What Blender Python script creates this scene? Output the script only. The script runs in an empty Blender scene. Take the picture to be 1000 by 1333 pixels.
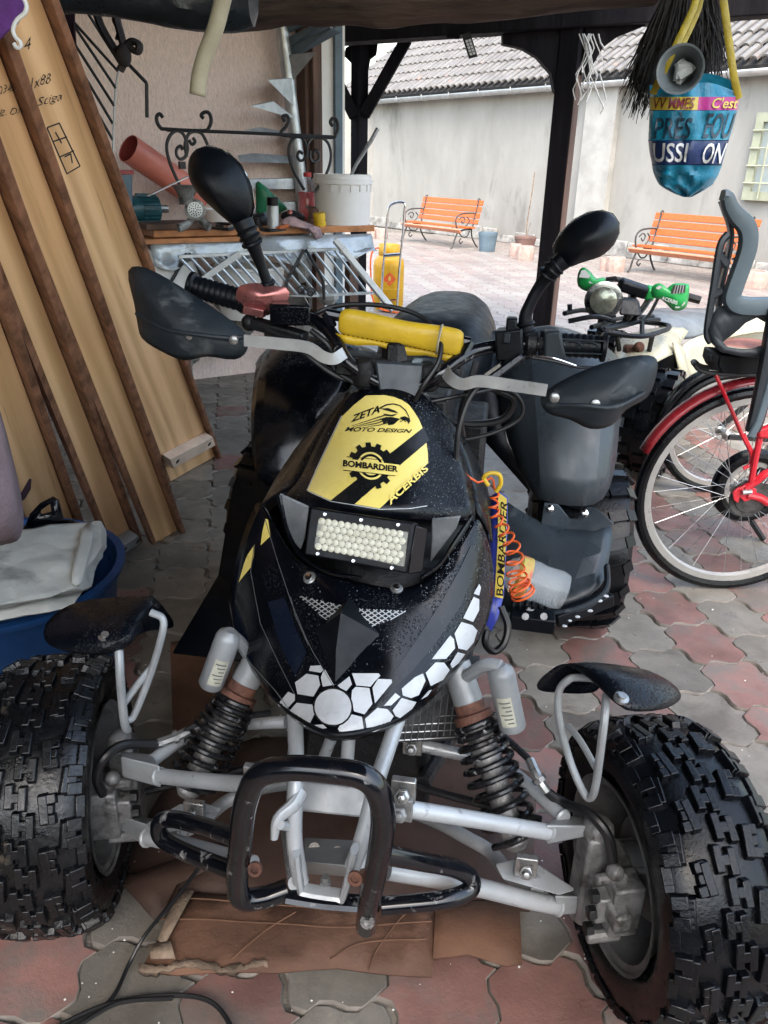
import bpy, bmesh, math, random
from mathutils import Vector, Matrix, noise
from mathutils.bvhtree import BVHTree
random.seed(7)
rad = math.radians
scn = bpy.context.scene
COL = scn.collection
# ------------------------------------------------------------ camera
CAM_F, CAM_P, CAM_R, CAM_H = 1020.0, rad(24.0), rad(1.3), 1.3
_r0 = Vector((1, 0, 0)); _u0 = Vector((0, math.sin(CAM_P), math.cos(CAM_P))); FW = Vector((0, math.cos(CAM_P), -math.sin(CAM_P)))
RT = math.cos(CAM_R)*_r0 + math.sin(CAM_R)*_u0
UP = -math.sin(CAM_R)*_r0 + math.cos(CAM_R)*_u0
EYE = Vector((0, 0, CAM_H))
cd = bpy.data.cameras.new('camera'); cam = bpy.data.objects.new('camera', cd); COL.objects.link(cam)
cd.sensor_fit = 'HORIZONTAL'; cd.sensor_width = 36.0; cd.lens = 36.0*CAM_F/1000.0
cd.clip_start = 0.02; cd.clip_end = 400
mw = Matrix((RT, UP, -FW)).transposed().to_4x4(); mw.translation = EYE
cam.matrix_world = mw
scn.camera = cam
# ------------------------------------------------------------ light
SUN_EL, SUN_AZ = rad(58), rad(178)       # azimuth clockwise from +Y
world = bpy.data.worlds.new('World'); scn.world = world; world.use_nodes = True
nt = world.node_tree; nt.nodes.clear()
sky = nt.nodes.new('ShaderNodeTexSky'); sky.sky_type = 'NISHITA'; sky.sun_disc = False
sky.sun_elevation = SUN_EL; sky.sun_rotation = SUN_AZ; sky.air_density = 1.6; sky.dust_density = 4.0; sky.ozone_density = 1.2
hs = nt.nodes.new('ShaderNodeHueSaturation'); hs.inputs['Saturation'].default_value = 0.92
bg = nt.nodes.new('ShaderNodeBackground'); bg.inputs['Strength'].default_value = 0.15
wo = nt.nodes.new('ShaderNodeOutputWorld')
nt.links.new(sky.outputs[0], hs.inputs['Color']); nt.links.new(hs.outputs[0], bg.inputs['Color']); nt.links.new(bg.outputs[0], wo.inputs['Surface'])
sl = bpy.data.lights.new('sun', 'SUN'); sl.energy = 0.5; sl.angle = rad(30); sl.color = (1.0, 0.96, 0.91)
so = bpy.data.objects.new('sun', sl); COL.objects.link(so)
sd = Vector((math.sin(SUN_AZ)*math.cos(SUN_EL), math.cos(SUN_AZ)*math.cos(SUN_EL), math.sin(SUN_EL)))
so.rotation_euler = sd.to_track_quat('Z', 'Y').to_euler(); so.location = sd*30
scn.view_settings.view_transform = 'Standard'; scn.view_settings.look = 'None'
scn.view_settings.exposure = 2.32; scn.view_settings.gamma = 1.0; scn.view_settings.use_curve_mapping = False

# ------------------------------------------------------------ measuring helpers: a pixel of the survey photo + one known coordinate = a point
def ray(x, y): return (x-500)/CAM_F*RT + (666.5-y)/CAM_F*UP + FW
def GZ(x, y, z=0.0):
    d = ray(x, y); return EYE + d*((z-CAM_H)/d.z)
def GY(x, y, Y):
    d = ray(x, y); return EYE + d*(Y/d.y)
def GP(x, y, p0, n):
    d = ray(x, y); return EYE + d*((p0-EYE).dot(n)/d.dot(n))
def PJ(p):
    q = Vector(p)-EYE; w = q.dot(FW); return (500+CAM_F*q.dot(RT)/w, 666.5-CAM_F*q.dot(UP)/w, w)
# quad bike frame: a = to its left (image right), b = towards its rear, z up
QO = Vector((-.055, .99, 0)); QY = rad(-9.03)
QA = Vector((math.cos(QY), math.sin(QY), 0)); QB = Vector((-math.sin(QY), math.cos(QY), 0)); QZ = Vector((0, 0, 1))
def W(a, b, z): return QO + a*QA + b*QB + Vector((0, 0, z))
def LB(x, y, b): return GP(x, y, QO+b*QB, QB)
def LA(x, y, a): return GP(x, y, QO+a*QA, QA)
def LZ(x, y, z): return GZ(x, y, z)
def LBs(pts): return [LB(*p) for p in pts]

# ------------------------------------------------------------ mesh builder (world coordinates)
def catmull(pts, sub, closed=False):
    pts = [Vector(p) for p in pts]; n = len(pts); out = []
    if n < 3 or sub <= 1: return pts
    rng = n if closed else n-1
    for i in range(rng):
        if closed: p0, p1, p2, p3 = pts[(i-1) % n], pts[i], pts[(i+1) % n], pts[(i+2) % n]
        else:
            p1, p2 = pts[i], pts[i+1]
            p0 = pts[i-1] if i > 0 else p1*2-p2
            p3 = pts[i+2] if i+2 < n else p2*2-p1
        for k in range(sub):
            t = k/sub; t2 = t*t; t3 = t2*t
            out.append(0.5*((2*p1) + (p2-p0)*t + (2*p0-5*p1+4*p2-p3)*t2 + (3*p1-p0-3*p2+p3)*t3))
    if not closed: out.append(pts[-1])
    return out

def frame(d):
    d = d.normalized(); u = Vector((0, 0, 1)) if abs(d.z) < .9 else Vector((1, 0, 0))
    x = u.cross(d).normalized(); return x, d.cross(x).normalized(), d

class MB:
    def __init__(s): s.V = []; s.F = []; s.mi = []; s.cur = 0
    def add(s, vs, fs):
        o = len(s.V); s.V += [Vector(v) for v in vs]; s.F += [tuple(i+o for i in f) for f in fs]; s.mi += [s.cur]*len(fs); return s
    def m(s, i): s.cur = i; return s
    def hexa(s, p):                       # 8 corners: bottom 4 ccw, top 4
        return s.add(p, [(3, 2, 1, 0), (4, 5, 6, 7), (0, 1, 5, 4), (1, 2, 6, 5), (2, 3, 7, 6), (3, 0, 4, 7)])
    def box(s, c, size, X=None, Y=None, Z=None):
        c = Vector(c); X = Vector(X or (1, 0, 0)); Y = Vector(Y or (0, 1, 0)); Z = Vector(Z or (0, 0, 1))
        hx, hy, hz = X*(size[0]/2), Y*(size[1]/2), Z*(size[2]/2)
        return s.hexa([c-hx-hy-hz, c+hx-hy-hz, c+hx+hy-hz, c-hx+hy-hz, c-hx-hy+hz, c+hx-hy+hz, c+hx+hy+hz, c-hx+hy+hz])
    def beam(s, a, b, w, h, up=(0, 0, 1)):  # rectangular bar from a to b
        a = Vector(a); b = Vector(b); d = (b-a); L = d.length; d = d/L
        x = d.cross(Vector(up)); 
        if x.length < 1e-4: x = Vector((1, 0, 0))
        x.normalize(); z = x.cross(d).normalized()
        return s.box((a+b)/2, (w, L, h), x, d, z)
    def tube(s, pts, r, n=10, sub=5, closed=False, caps=True, flat=1.0):
        P = catmull(pts, sub, closed)
        m = len(P)
        if isinstance(r, (list, tuple)):
            R = [];
            for i in range(m):
                t = i/(m-1)*(len(r)-1); k = min(int(t), len(r)-2); R.append(r[k]+(r[k+1]-r[k])*(t-k))
        else: R = [r]*m
        T = []
        for i in range(m):
            if closed: d = P[(i+1) % m]-P[i-1]
            else: d = P[min(i+1, m-1)]-P[max(i-1, 0)]
            T.append(d.normalized() if d.length > 1e-9 else Vector((0, 0, 1)))
        x, y, _ = frame(T[0]); vs = []
        for i in range(m):
            x = (x - T[i]*x.dot(T[i])).normalized(); y = T[i].cross(x)
            for k in range(n):
                a = 2*math.pi*k/n; vs.append(P[i] + (x*math.cos(a)*flat + y*math.sin(a))*R[i])
        fs = []
        for i in range(m if closed else m-1):
            j = (i+1) % m
            for k in range(n):
                l = (k+1) % n; fs.append((i*n+k, i*n+l, j*n+l, j*n+k))
        if caps and not closed:
            fs.append(tuple(range(n-1, -1, -1))); fs.append(tuple((m-1)*n+k for k in range(n)))
        return s.add(vs, fs)
    def rod(s, a, b, r, n=8, r2=None): return s.tube([a, b], [r, r if r2 is None else r2], n=n, sub=1)
    def lathe(s, prof, o, axis=(0, 0, 1), n=24, caps=True):     # prof: (radius, height)
        x, y, d = frame(Vector(axis)); o = Vector(o); vs = []; m = len(prof)
        for r, h in prof:
            for k in range(n):
                a = 2*math.pi*k/n; vs.append(o + d*h + (x*math.cos(a)+y*math.sin(a))*r)
        fs = [(i*n+k, i*n+(k+1) % n, (i+1)*n+(k+1) % n, (i+1)*n+k) for i in range(m-1) for k in range(n)]
        if caps:
            fs.append(tuple(range(n-1, -1, -1))); fs.append(tuple((m-1)*n+k for k in range(n)))
        return s.add(vs, fs)
    def grid(s, rows, closed=False):
        h = len(rows); w = len(rows[0]); vs = [p for r in rows for p in r]
        fs = []
        for i in range(h-1):
            for k in range(w if closed else w-1):
                l = (k+1) % w; fs.append((i*w+k, i*w+l, (i+1)*w+l, (i+1)*w+k))
        return s.add(vs, fs)
    def prism(s, poly, ext):
        n = len(poly); ext = Vector(ext); vs = [Vector(p) for p in poly]+[Vector(p)+ext for p in poly]
        fs = [tuple(range(n-1, -1, -1)), tuple(range(n, 2*n))]+[(k, (k+1) % n, n+(k+1) % n, n+k) for k in range(n)]
        return s.add(vs, fs)
    def ball(s, c, r, n=12, m=8, X=None, Y=None, Z=None):
        c = Vector(c); r = (r, r, r) if not isinstance(r, (tuple, list)) else r
        X = Vector(X or (1, 0, 0)); Y = Vector(Y or (0, 1, 0)); Z = Vector(Z or (0, 0, 1)); rows = []
        for i in range(m+1):
            ph = math.pi*i/m; ph = min(max(ph, .02), math.pi-.02)
            rows.append([c+X*(r[0]*math.sin(ph)*math.cos(2*math.pi*k/n))+Y*(r[1]*math.sin(ph)*math.sin(2*math.pi*k/n))-Z*(r[2]*math.cos(ph)) for k in range(n)])
        return s.grid(rows, True)
    def pillow(s, outline, bulge, rings=4, sub=3, th=.004, power=1.0):
        """closed outline filled by rings to the middle, swollen by the vector bulge; backed to a closed shell"""
        P = catmull(outline, sub, True); n = len(P); c = sum(P, Vector())/n; bulge = Vector(bulge); rows = []
        for i in range(rings):
            t = i/rings; rows.append([p.lerp(c, t)+bulge*(1-(1-t)**2)**power for p in P])
        o = len(s.V); s.grid(rows, True); s.add([c+bulge], [])
        last = (rings-1)*n+o; ci = len(s.V)-1
        for k in range(n): s.F.append((last+k, last+(k+1) % n, ci)); s.mi.append(s.cur)
        return s

WINV = {}
def link(o, name, parent):
    COL.objects.link(o)
    if parent is not None: o.parent = parent
    return o
def thing(name, label, cat, loc=(0, 0, 0), rotz=0.0, group=None):
    o = bpy.data.objects.new(name, None); COL.objects.link(o); o.empty_display_size = .1
    o.location = loc; o.rotation_euler = (0, 0, rotz); o['label'] = label; o['category'] = cat
    if group: o['group'] = group
    WINV[o.name] = (Matrix.Translation(Vector(loc)) @ Matrix.Rotation(rotz, 4, 'Z')).inverted()
    return o
def tag(o, label, cat, group=None):
    o['label'] = label; o['category'] = cat
    if group: o['group'] = group
    return o
def obj(name, mb, mats, parent=None, smooth=35, frm=None, bevel=0, solid=0, sub=0, base=None, label=None, kind=None, off=0):
    me = bpy.data.meshes.new(name)
    if frm is not None: M4 = frm.inverted()
    elif parent is not None: inv = WINV[parent.name]; M4 = inv
    else:
        if base is None:
            xs = [v.x for v in mb.V]; ys = [v.y for v in mb.V]; zs = [v.z for v in mb.V]
            base = Vector(((min(xs)+max(xs))/2, (min(ys)+max(ys))/2, min(zs)))
        M4 = Matrix.Translation(-Vector(base))
    me.from_pydata([M4 @ v for v in mb.V], [], mb.F)
    if not isinstance(mats, (list, tuple)): mats = [mats]
    for m in mats: me.materials.append(m)
    if any(mb.mi): me.polygons.foreach_set('material_index', mb.mi)
    bm = bmesh.new(); bm.from_mesh(me); bmesh.ops.remove_doubles(bm, verts=bm.verts, dist=1e-6)
    if not solid: bmesh.ops.recalc_face_normals(bm, faces=bm.faces)
    bm.to_mesh(me); bm.free()
    if smooth:
        me.polygons.foreach_set('use_smooth', [True]*len(me.polygons)); me.set_sharp_from_angle(angle=rad(smooth))
    o = bpy.data.objects.new(name, me); COL.objects.link(o)
    if frm is not None: o.parent = parent; o.matrix_local = WINV[parent.name] @ frm; WINV[o.name] = M4
    elif parent is not None: o.parent = parent; WINV[o.name] = WINV[parent.name]
    else:
        o.location = base; WINV[o.name] = Matrix.Translation(-Vector(base))
    if sub: md = o.modifiers.new('subsurf', 'SUBSURF'); md.levels = sub; md.render_levels = sub
    if solid: md = o.modifiers.new('solid', 'SOLIDIFY'); md.thickness = solid; md.offset = off
    if bevel: md = o.modifiers.new('bevel', 'BEVEL'); md.width = bevel; md.segments = 2; md.limit_method = 'ANGLE'; md.angle_limit = rad(40)
    if label: o['label'] = label
    if kind: o['kind'] = kind
    return o
def clone(root, loc, rotz, label=None):
    r = root.copy(); COL.objects.link(r); r.location = loc; r.rotation_euler = (0, 0, rotz)
    if label: r['label'] = label
    for ch in list(root.children):
        c = ch.copy(); COL.objects.link(c); c.parent = r
        for g in ch.children:
            d = g.copy(); COL.objects.link(d); d.parent = c
    return r
def text_mesh(txt, size=1.0, shear=0.0, bold=0.0):
    cu = bpy.data.curves.new('t', 'FONT'); cu.body = txt; cu.size = size; cu.shear = shear; cu.offset = bold; cu.resolution_u = 3
    o = bpy.data.objects.new('t', cu); COL.objects.link(o)
    dg = bpy.context.evaluated_depsgraph_get(); me = bpy.data.meshes.new_from_object(o.evaluated_get(dg))
    vs = [v.co.copy() for v in me.vertices]; fs = [tuple(p.vertices) for p in me.polygons]
    bpy.data.objects.remove(o); bpy.data.curves.remove(cu); bpy.data.meshes.remove(me)
    x0 = min(v.x for v in vs); x1 = max(v.x for v in vs); y0 = min(v.y for v in vs); y1 = max(v.y for v in vs)
    return [((v.x-x0)/(x1-x0), (v.y-y0)/(y1-y0)) for v in vs], fs
def fine_text(txt, size=1.0, shear=0.0, bold=0.0, step=.05):
    vs, fs = text_mesh(txt, size, shear, bold); bm = bmesh.new(); V = [bm.verts.new((u, v, 0)) for u, v in vs]
    for f in fs:
        try: bm.faces.new([V[i] for i in f])
        except ValueError: pass
    bmesh.ops.triangulate(bm, faces=bm.faces[:])
    for _ in range(5):
        lg = [e for e in bm.edges if e.calc_length() > step]
        if not lg: break
        bmesh.ops.subdivide_edges(bm, edges=lg, cuts=1); bmesh.ops.triangulate(bm, faces=[f for f in bm.faces if len(f.verts) > 3])
    bm.verts.index_update(); r = [(v.co.x, v.co.y) for v in bm.verts], [tuple(v.index for v in f.verts) for f in bm.faces]; bm.free(); return r
def quad_map(q, u, v):            # bilinear: q = bottom-left, bottom-right, top-right, top-left
    q = [Vector(p) for p in q]
    return q[0]*(1-u)*(1-v)+q[1]*u*(1-v)+q[2]*u*v+q[3]*(1-u)*v

# ------------------------------------------------------------ materials
def mat(name, col, rough=.5, metal=0.0, col2=None, var=.25, scale=6.0, bump=.0, bscale=80.0, spec=.5, coat=0.0, dirt=None, dirt_amt=.5, dirt_scale=5.0, stretch=None, trans=0.0, rvar=.15, detail=6.0, drops=0.0, emis=None, ior=1.45, alpha=1.0, wave=None, orand=0.0):
    m = bpy.data.materials.new(name); m.use_nodes = True; t = m.node_tree; N = t.nodes; Lk = t.links
    b = N['Principled BSDF']; b.inputs['Metallic'].default_value = metal; b.inputs['Specular IOR Level'].default_value = spec
    b.inputs['Coat Weight'].default_value = coat; b.inputs['Coat Roughness'].default_value = .12
    b.inputs['Transmission Weight'].default_value = trans; b.inputs['IOR'].default_value = ior; b.inputs['Alpha'].default_value = alpha
    tc = N.new('ShaderNodeTexCoord'); oi = N.new('ShaderNodeObjectInfo')
    mp = N.new('ShaderNodeMapping'); Lk.new(tc.outputs['Object'], mp.inputs['Vector'])
    if stretch: mp.inputs['Scale'].default_value = stretch
    ml = N.new('ShaderNodeVectorMath'); ml.operation = 'ADD'; sc = N.new('ShaderNodeVectorMath'); sc.operation = 'SCALE'; sc.inputs['Scale'].default_value = 37.0
    cb = N.new('ShaderNodeCombineXYZ')
    for k in range(3): Lk.new(oi.outputs['Random'], cb.inputs[k])
    Lk.new(cb.outputs[0], sc.inputs[0]); Lk.new(mp.outputs[0], ml.inputs[0]); Lk.new(sc.outputs[0], ml.inputs[1])
    def nz(s, d=detail, dist=0.0):
        n = N.new('ShaderNodeTexNoise'); n.inputs['Scale'].default_value = s; n.inputs['Detail'].default_value = d; n.inputs['Roughness'].default_value = .62
        n.inputs['Distortion'].default_value = dist; Lk.new(ml.outputs[0], n.inputs['Vector']); return n.outputs['Fac']
    c2 = col2 or tuple(max(0, c*(1-var*2)) for c in col)
    c1 = col if col2 else tuple(min(1, c*(1+var)) for c in col)
    mx = N.new('ShaderNodeMix'); mx.data_type = 'RGBA'
    mx.inputs['A'].default_value = (*c2, 1); mx.inputs['B'].default_value = (*c1, 1)
    rp = N.new('ShaderNodeMapRange'); rp.inputs['From Min'].default_value = .32; rp.inputs['From Max'].default_value = .68
    if wave:
        wv = N.new('ShaderNodeTexWave'); wv.wave_type = 'BANDS'; wv.bands_direction = wave[0]; wv.inputs['Scale'].default_value = wave[1]; wv.inputs['Distortion'].default_value = wave[2]
        wv.inputs['Detail'].default_value = 3; wv.inputs['Detail Scale'].default_value = wave[3]; Lk.new(ml.outputs[0], wv.inputs['Vector'])
        ad = N.new('ShaderNodeMix'); ad.data_type = 'FLOAT'; ad.inputs['Factor'].default_value = .5
        Lk.new(wv.outputs['Fac'], ad.inputs['A']); Lk.new(nz(scale), ad.inputs['B']); Lk.new(ad.outputs[0], rp.inputs['Value'])
        rp.inputs['From Min'].default_value = .2; rp.inputs['From Max'].default_value = .8
    else: Lk.new(nz(scale), rp.inputs['Value'])
    Lk.new(rp.outputs[0], mx.inputs['Factor']); out = mx.outputs['Result']
    if dirt:
        dm = N.new('ShaderNodeMix'); dm.data_type = 'RGBA'; dm.inputs['B'].default_value = (*dirt, 1)
        dr = N.new('ShaderNodeMapRange'); dr.inputs['From Min'].default_value = .72-.42*dirt_amt; dr.inputs['From Max'].default_value = .86-.4*dirt_amt
        Lk.new(nz(dirt_scale, 8, .4), dr.inputs['Value']); Lk.new(dr.outputs[0], dm.inputs['Factor']); Lk.new(out, dm.inputs['A']); out = dm.outputs['Result']
    if orand:
        og = N.new('ShaderNodeMapRange'); og.inputs['To Min'].default_value = 1-orand; og.inputs['To Max'].default_value = 1+orand
        Lk.new(oi.outputs['Random'], og.inputs['Value']); ov = N.new('ShaderNodeVectorMath'); ov.operation = 'SCALE'
        Lk.new(out, ov.inputs[0]); Lk.new(og.outputs[0], ov.inputs['Scale']); out = ov.outputs['Vector']
    Lk.new(out, b.inputs['Base Color'])
    rr = N.new('ShaderNodeMapRange'); rr.inputs['To Min'].default_value = max(.02, rough-rvar); rr.inputs['To Max'].default_value = min(1, rough+rvar)
    rr.inputs['From Min'].default_value = .3; rr.inputs['From Max'].default_value = .7
    Lk.new(nz(scale*2.3), rr.inputs['Value']); Lk.new(rr.outputs[0], b.inputs['Roughness'])
    last = None
    if bump:
        bp = N.new('ShaderNodeBump'); bp.inputs['Strength'].default_value = bump; bp.inputs['Distance'].default_value = .01
        Lk.new(nz(bscale, 5), bp.inputs['Height']); last = bp
    if drops:
        vo = N.new('ShaderNodeTexVoronoi'); vo.inputs['Scale'].default_value = drops; Lk.new(ml.outputs[0], vo.inputs['Vector'])
        vr = N.new('ShaderNodeMapRange'); vr.inputs['From Min'].default_value = .42; vr.inputs['From Max'].default_value = .1; vr.interpolation_type = 'SMOOTHSTEP'
        Lk.new(vo.outputs['Distance'], vr.inputs['Value'])
        wm = N.new('ShaderNodeMath'); wm.operation = 'MULTIPLY'; wr = N.new('ShaderNodeMapRange'); wr.inputs['From Min'].default_value = .45; wr.inputs['From Max'].default_value = .6
        Lk.new(nz(9), wr.inputs['Value']); Lk.new(vr.outputs[0], wm.inputs[0]); Lk.new(wr.outputs[0], wm.inputs[1])
        b2 = N.new('ShaderNodeBump'); b2.inputs['Strength'].default_value = .9; b2.inputs['Distance'].default_value = .002
        Lk.new(wm.outputs[0], b2.inputs['Height'])
        if last: Lk.new(last.outputs[0], b2.inputs['Normal'])
        last = b2
    if last: Lk.new(last.outputs[0], b.inputs['Normal'])
    if emis: b.inputs['Emission Color'].default_value = (*emis[0], 1); b.inputs['Emission Strength'].default_value = emis[1]
    return m
M = {}
M['paver_red'] = mat('paver red', (.230, .122, .104), .46, var=.2, scale=5, bump=.25, bscale=140, dirt=(.145, .125, .11), dirt_amt=.55, dirt_scale=5, orand=.22, rvar=.22)
M['paver_grey'] = mat('paver grey', (.19, .174, .148), .45, var=.2, scale=5, bump=.25, bscale=140, dirt=(.115, .10, .085), dirt_amt=.45, dirt_scale=5, orand=.2, rvar=.22)
M['far_red'] = mat('yard lit red paver', (.215, .178, .163), .42, var=.12, scale=2, bump=.2, bscale=120, dirt=(.225, .195, .175), dirt_amt=.5, dirt_scale=1.2)  # paler red copy: the open yard's sky reflection painted into the colour
M['far_grey'] = mat('yard lit grey paver', (.235, .21, .188), .42, var=.12, scale=2, bump=.2, bscale=120, dirt=(.26, .24, .22), dirt_amt=.3, dirt_scale=1.2)  # paler grey copy, yard brightness likewise put into the colour
M['paver_edge'] = mat('dusty paver edge', (.27, .24, .205), .8, col2=(.15, .135, .12), scale=9, bump=.3, bscale=120)
M['sand'] = mat('joint sand', (.20, .18, .155), .9, var=.35, scale=14, bump=.5, bscale=160)
M['render_grey'] = mat('grey render', (.325, .315, .29), .85, col2=(.24, .232, .212), scale=1.6, bump=.3, bscale=35, dirt=(.155, .15, .135), dirt_amt=.36, dirt_scale=1.3, stretch=(1, 1, .4))
M['pilaster'] = mat('pilaster render', (.36, .35, .325), .85, var=.12, scale=2.5, bump=.3, bscale=40)
M['render_pink'] = mat('pink roughcast', (.84, .68, .615), .9, var=.08, scale=60, bump=.8, bscale=90, stretch=(1.6, 1.6, .6), dirt=(.55, .44, .40), dirt_amt=.3, dirt_scale=40)
M['white_wall'] = mat('white paint', (.74, .73, .70), .7, var=.05, scale=6, bump=.1)
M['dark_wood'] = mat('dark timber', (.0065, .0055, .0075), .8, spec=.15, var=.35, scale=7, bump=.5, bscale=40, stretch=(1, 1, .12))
M['brown_wood'] = mat('brown timber', (.12, .066, .047), .75, var=.3, scale=8, bump=.5, bscale=40, stretch=(1, 1, .15))
M['log'] = mat('rough log', (.085, .055, .042), .85, var=.4, scale=9, bump=.9, bscale=30, stretch=(.15, 1, 1))
M['oak'] = mat('oak veneer', (.84, .53, .28), .46, col2=(.60, .35, .165), scale=11, stretch=(9.0, .30, 1), bump=.08, bscale=40, wave=('X', .5, 10.0, 1.2), dirt=(.34, .19, .09), dirt_amt=.2, dirt_scale=6)
M['oak_edge'] = mat('oak edge', (.24, .115, .066), .5, var=.3, scale=8, stretch=(4, 4, .4), bump=.1)
M['beech'] = mat('raw cleat wood', (.62, .47, .36), .7, var=.12, scale=9, stretch=(1, 1, 1))
M['bench'] = mat('orange varnish', (.50, .115, .020), .42, col2=(.37, .08, .014), scale=9, stretch=(.4, 3, 3), bump=.1, bscale=40)
M['bench_pale'] = mat('worn orange varnish', (.52, .20, .11), .5, var=.1, scale=9)
M['iron'] = mat('black wrought iron', (.018, .018, .02), .5, var=.3, scale=30, bump=.15)
M['iron_grey'] = mat('dull cast iron', (.07, .068, .066), .55, metal=.4, var=.3, scale=30, bump=.15)
M['zinc'] = mat('zinc', (.46, .47, .47), .45, metal=.5, var=.12, scale=6)
M['galv'] = mat('galvanised steel', (.50, .53, .55), .42, metal=.65, var=.15, scale=12, bump=.05)
M['white_metal'] = mat('white painted steel', (.70, .70, .69), .4, var=.08, scale=12)
M['tile'] = mat('weathered roof tile', (.165, .157, .147), .5, col2=(.10, .093, .086), scale=3, bump=.3, bscale=50, dirt=(.33, .17, .12), dirt_amt=.2, dirt_scale=2.0)
M['tile_dark'] = mat('roof underlay', (.03, .028, .027), .9)
M['green_paint'] = mat('pale green paint', (.33, .345, .25), .5, var=.08, scale=8)
M['pane'] = mat('window pane', (.35, .40, .40), .12, var=.1, scale=2, spec=.8)
M['rubber'] = mat('tyre rubber', (.0030, .0037, .0052), .22, var=.3, scale=18, bump=.12, bscale=150, rvar=.10, spec=.30)
M['rubber_mud'] = mat('muddy tyre rubber', (.0034, .0040, .0052), .32, var=.3, scale=18, bump=.18, bscale=90, dirt=(.13, .105, .078), dirt_amt=.24, dirt_scale=14)
M['black_gloss'] = mat('black gloss plastic', (.0022, .0030, .0050), .18, var=.2, scale=9, spec=.34, coat=.1, rvar=.08, drops=260)
M['black_body'] = mat('black body plastic', (.0026, .0036, .0060), .28, spec=.27, var=.2, scale=9, rvar=.1, drops=230)
M['black_matt'] = mat('black matt plastic', (.0040, .0055, .0080), .40, spec=.24, var=.3, scale=14, bump=.1, bscale=200, rvar=.1)
M['scuffed'] = mat('scuffed grey plastic', (.022, .029, .035), .48, col2=(.010, .0135, .0175), spec=.35, scale=8, bump=.12, bscale=120, dirt=(.085, .092, .095), dirt_amt=.33, dirt_scale=16, rvar=.12)
M['fender_grey'] = mat('wet grey fender plastic', (.040, .050, .058), .33, col2=(.018, .023, .028), scale=7, stretch=(1, 1, .45), dirt=(.095, .105, .11), dirt_amt=.32, dirt_scale=9, rvar=.16)
M['black_paint'] = mat('black tube paint', (.0035, .0042, .0065), .2, var=.2, scale=12, dirt=(.42, .42, .41), dirt_amt=.25, dirt_scale=30, coat=.2)
M['silver_paint'] = mat('silver frame paint', (.40, .42, .43), .38, metal=.25, var=.1, scale=9, dirt=(.05, .045, .04), dirt_amt=.27, dirt_scale=34, bump=.05)
M['silver_dull'] = mat('dull silver paint', (.30, .315, .32), .45, metal=.25, var=.15, scale=9, dirt=(.06, .05, .045), dirt_amt=.08, dirt_scale=30, bump=.06)
M['alu'] = mat('brushed aluminium', (.55, .55, .54), .34, metal=.9, var=.1, scale=12, stretch=(1, 1, 8))
M['cast_alu'] = mat('cast aluminium', (.25, .25, .245), .52, metal=.5, var=.25, scale=25, bump=.3, dirt=(.05, .045, .04), dirt_amt=.45, dirt_scale=24)
M['rim'] = mat('grimy rim', (.13, .13, .128), .5, metal=.3, var=.25, scale=16, dirt=(.08, .075, .07), dirt_amt=.4, dirt_scale=12)
M['chrome'] = mat('chrome', (.62, .63, .64), .16, metal=1, var=.06, scale=8)
M['bolt'] = mat('bolt steel', (.36, .36, .35), .35, metal=.8, var=.15, scale=40)
M['rust'] = mat('rusty steel', (.13, .055, .035), .75, var=.4, scale=30, bump=.3)
M['spring'] = mat('chipped spring paint', (.008, .008, .009), .26, var=.3, scale=30, dirt=(.50, .50, .49), dirt_amt=.3, dirt_scale=48)
M['yellow'] = mat('yellow sticker', (.66, .50, .105), .3, col2=(.60, .42, .055), scale=5, rvar=.06, coat=.15)
M['yellow_pale'] = mat('pale yellow sticker', (.86, .72, .25), .3, col2=(.78, .61, .14), scale=4, rvar=.06, coat=.15, dirt=(.50, .33, .07), dirt_amt=.1, dirt_scale=5)
M['yellow_vinyl'] = mat('yellow vinyl', (.60, .385, .02), .42, var=.12, scale=6, bump=.25, bscale=24)
M['ink'] = mat('black print', (.008, .0085, .009), .3, var=.1)
M['white_sticker'] = mat('white sticker', (.49, .505, .515), .35, var=.08, scale=14, dirt=(.30, .31, .31), dirt_amt=.22, dirt_scale=30)
M['grey_line'] = mat('grey sticker edge', (.10, .105, .11), .4, var=.1)
M['blue_sticker'] = mat('blue sticker', (.035, .05, .30), .35, var=.1)
M['lens'] = mat('led reflectors', (.66, .64, .50), .28, metal=.0, col2=(.48, .45, .32), scale=60, rvar=.08)
M['lens_base'] = mat('led lens base', (.10, .095, .065), .3, metal=.3, var=.3, scale=40)
M['water'] = mat('water drops', (.30, .34, .38), .05, trans=.6, ior=1.33, var=.02, rvar=.02)  # grey base colour imitates sky glints on the beads
M['copper'] = mat('pink anodised metal', (.44, .17, .16), .3, metal=.75, var=.15, scale=10)
M['orange_cord'] = mat('orange coil lead', (.72, .115, .022), .35, var=.1, scale=10)
M['clear'] = mat('clear plastic', (.72, .76, .77), .1, alpha=.24, var=.05, rvar=.03, spec=.9)
M['bottle_label'] = mat('bottle label', (.55, .06, .06), .4, col2=(.45, .5, .08), scale=26)
M['red_cap'] = mat('red plastic', (.55, .035, .04), .4, var=.1)
M['cola_pink'] = mat('pink liquid', (.82, .05, .10), .15, var=.1, spec=.6)
M['cardboard'] = mat('brown cardboard', (.165, .082, .047), .75, col2=(.06, .031, .021), scale=3.2, bump=.4, bscale=40, dirt=(.30, .155, .07), dirt_amt=.22, dirt_scale=3)
M['cardboard_dark'] = mat('shade darkened cardboard', (.075, .038, .025), .7, col2=(.035, .020, .015), scale=4, bump=.3, bscale=30)  # darker cardboard copy; shade under the quad painted into the colour
M['cardboard_pale'] = mat('torn cardboard', (.25, .18, .125), .9, var=.3, scale=16, bump=.6, bscale=60)
M['cable'] = mat('black cable', (.009, .009, .01), .4, var=.2)
M['blue_tub'] = mat('blue tub plastic', (.010, .055, .17), .42, var=.25, scale=4)
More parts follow.
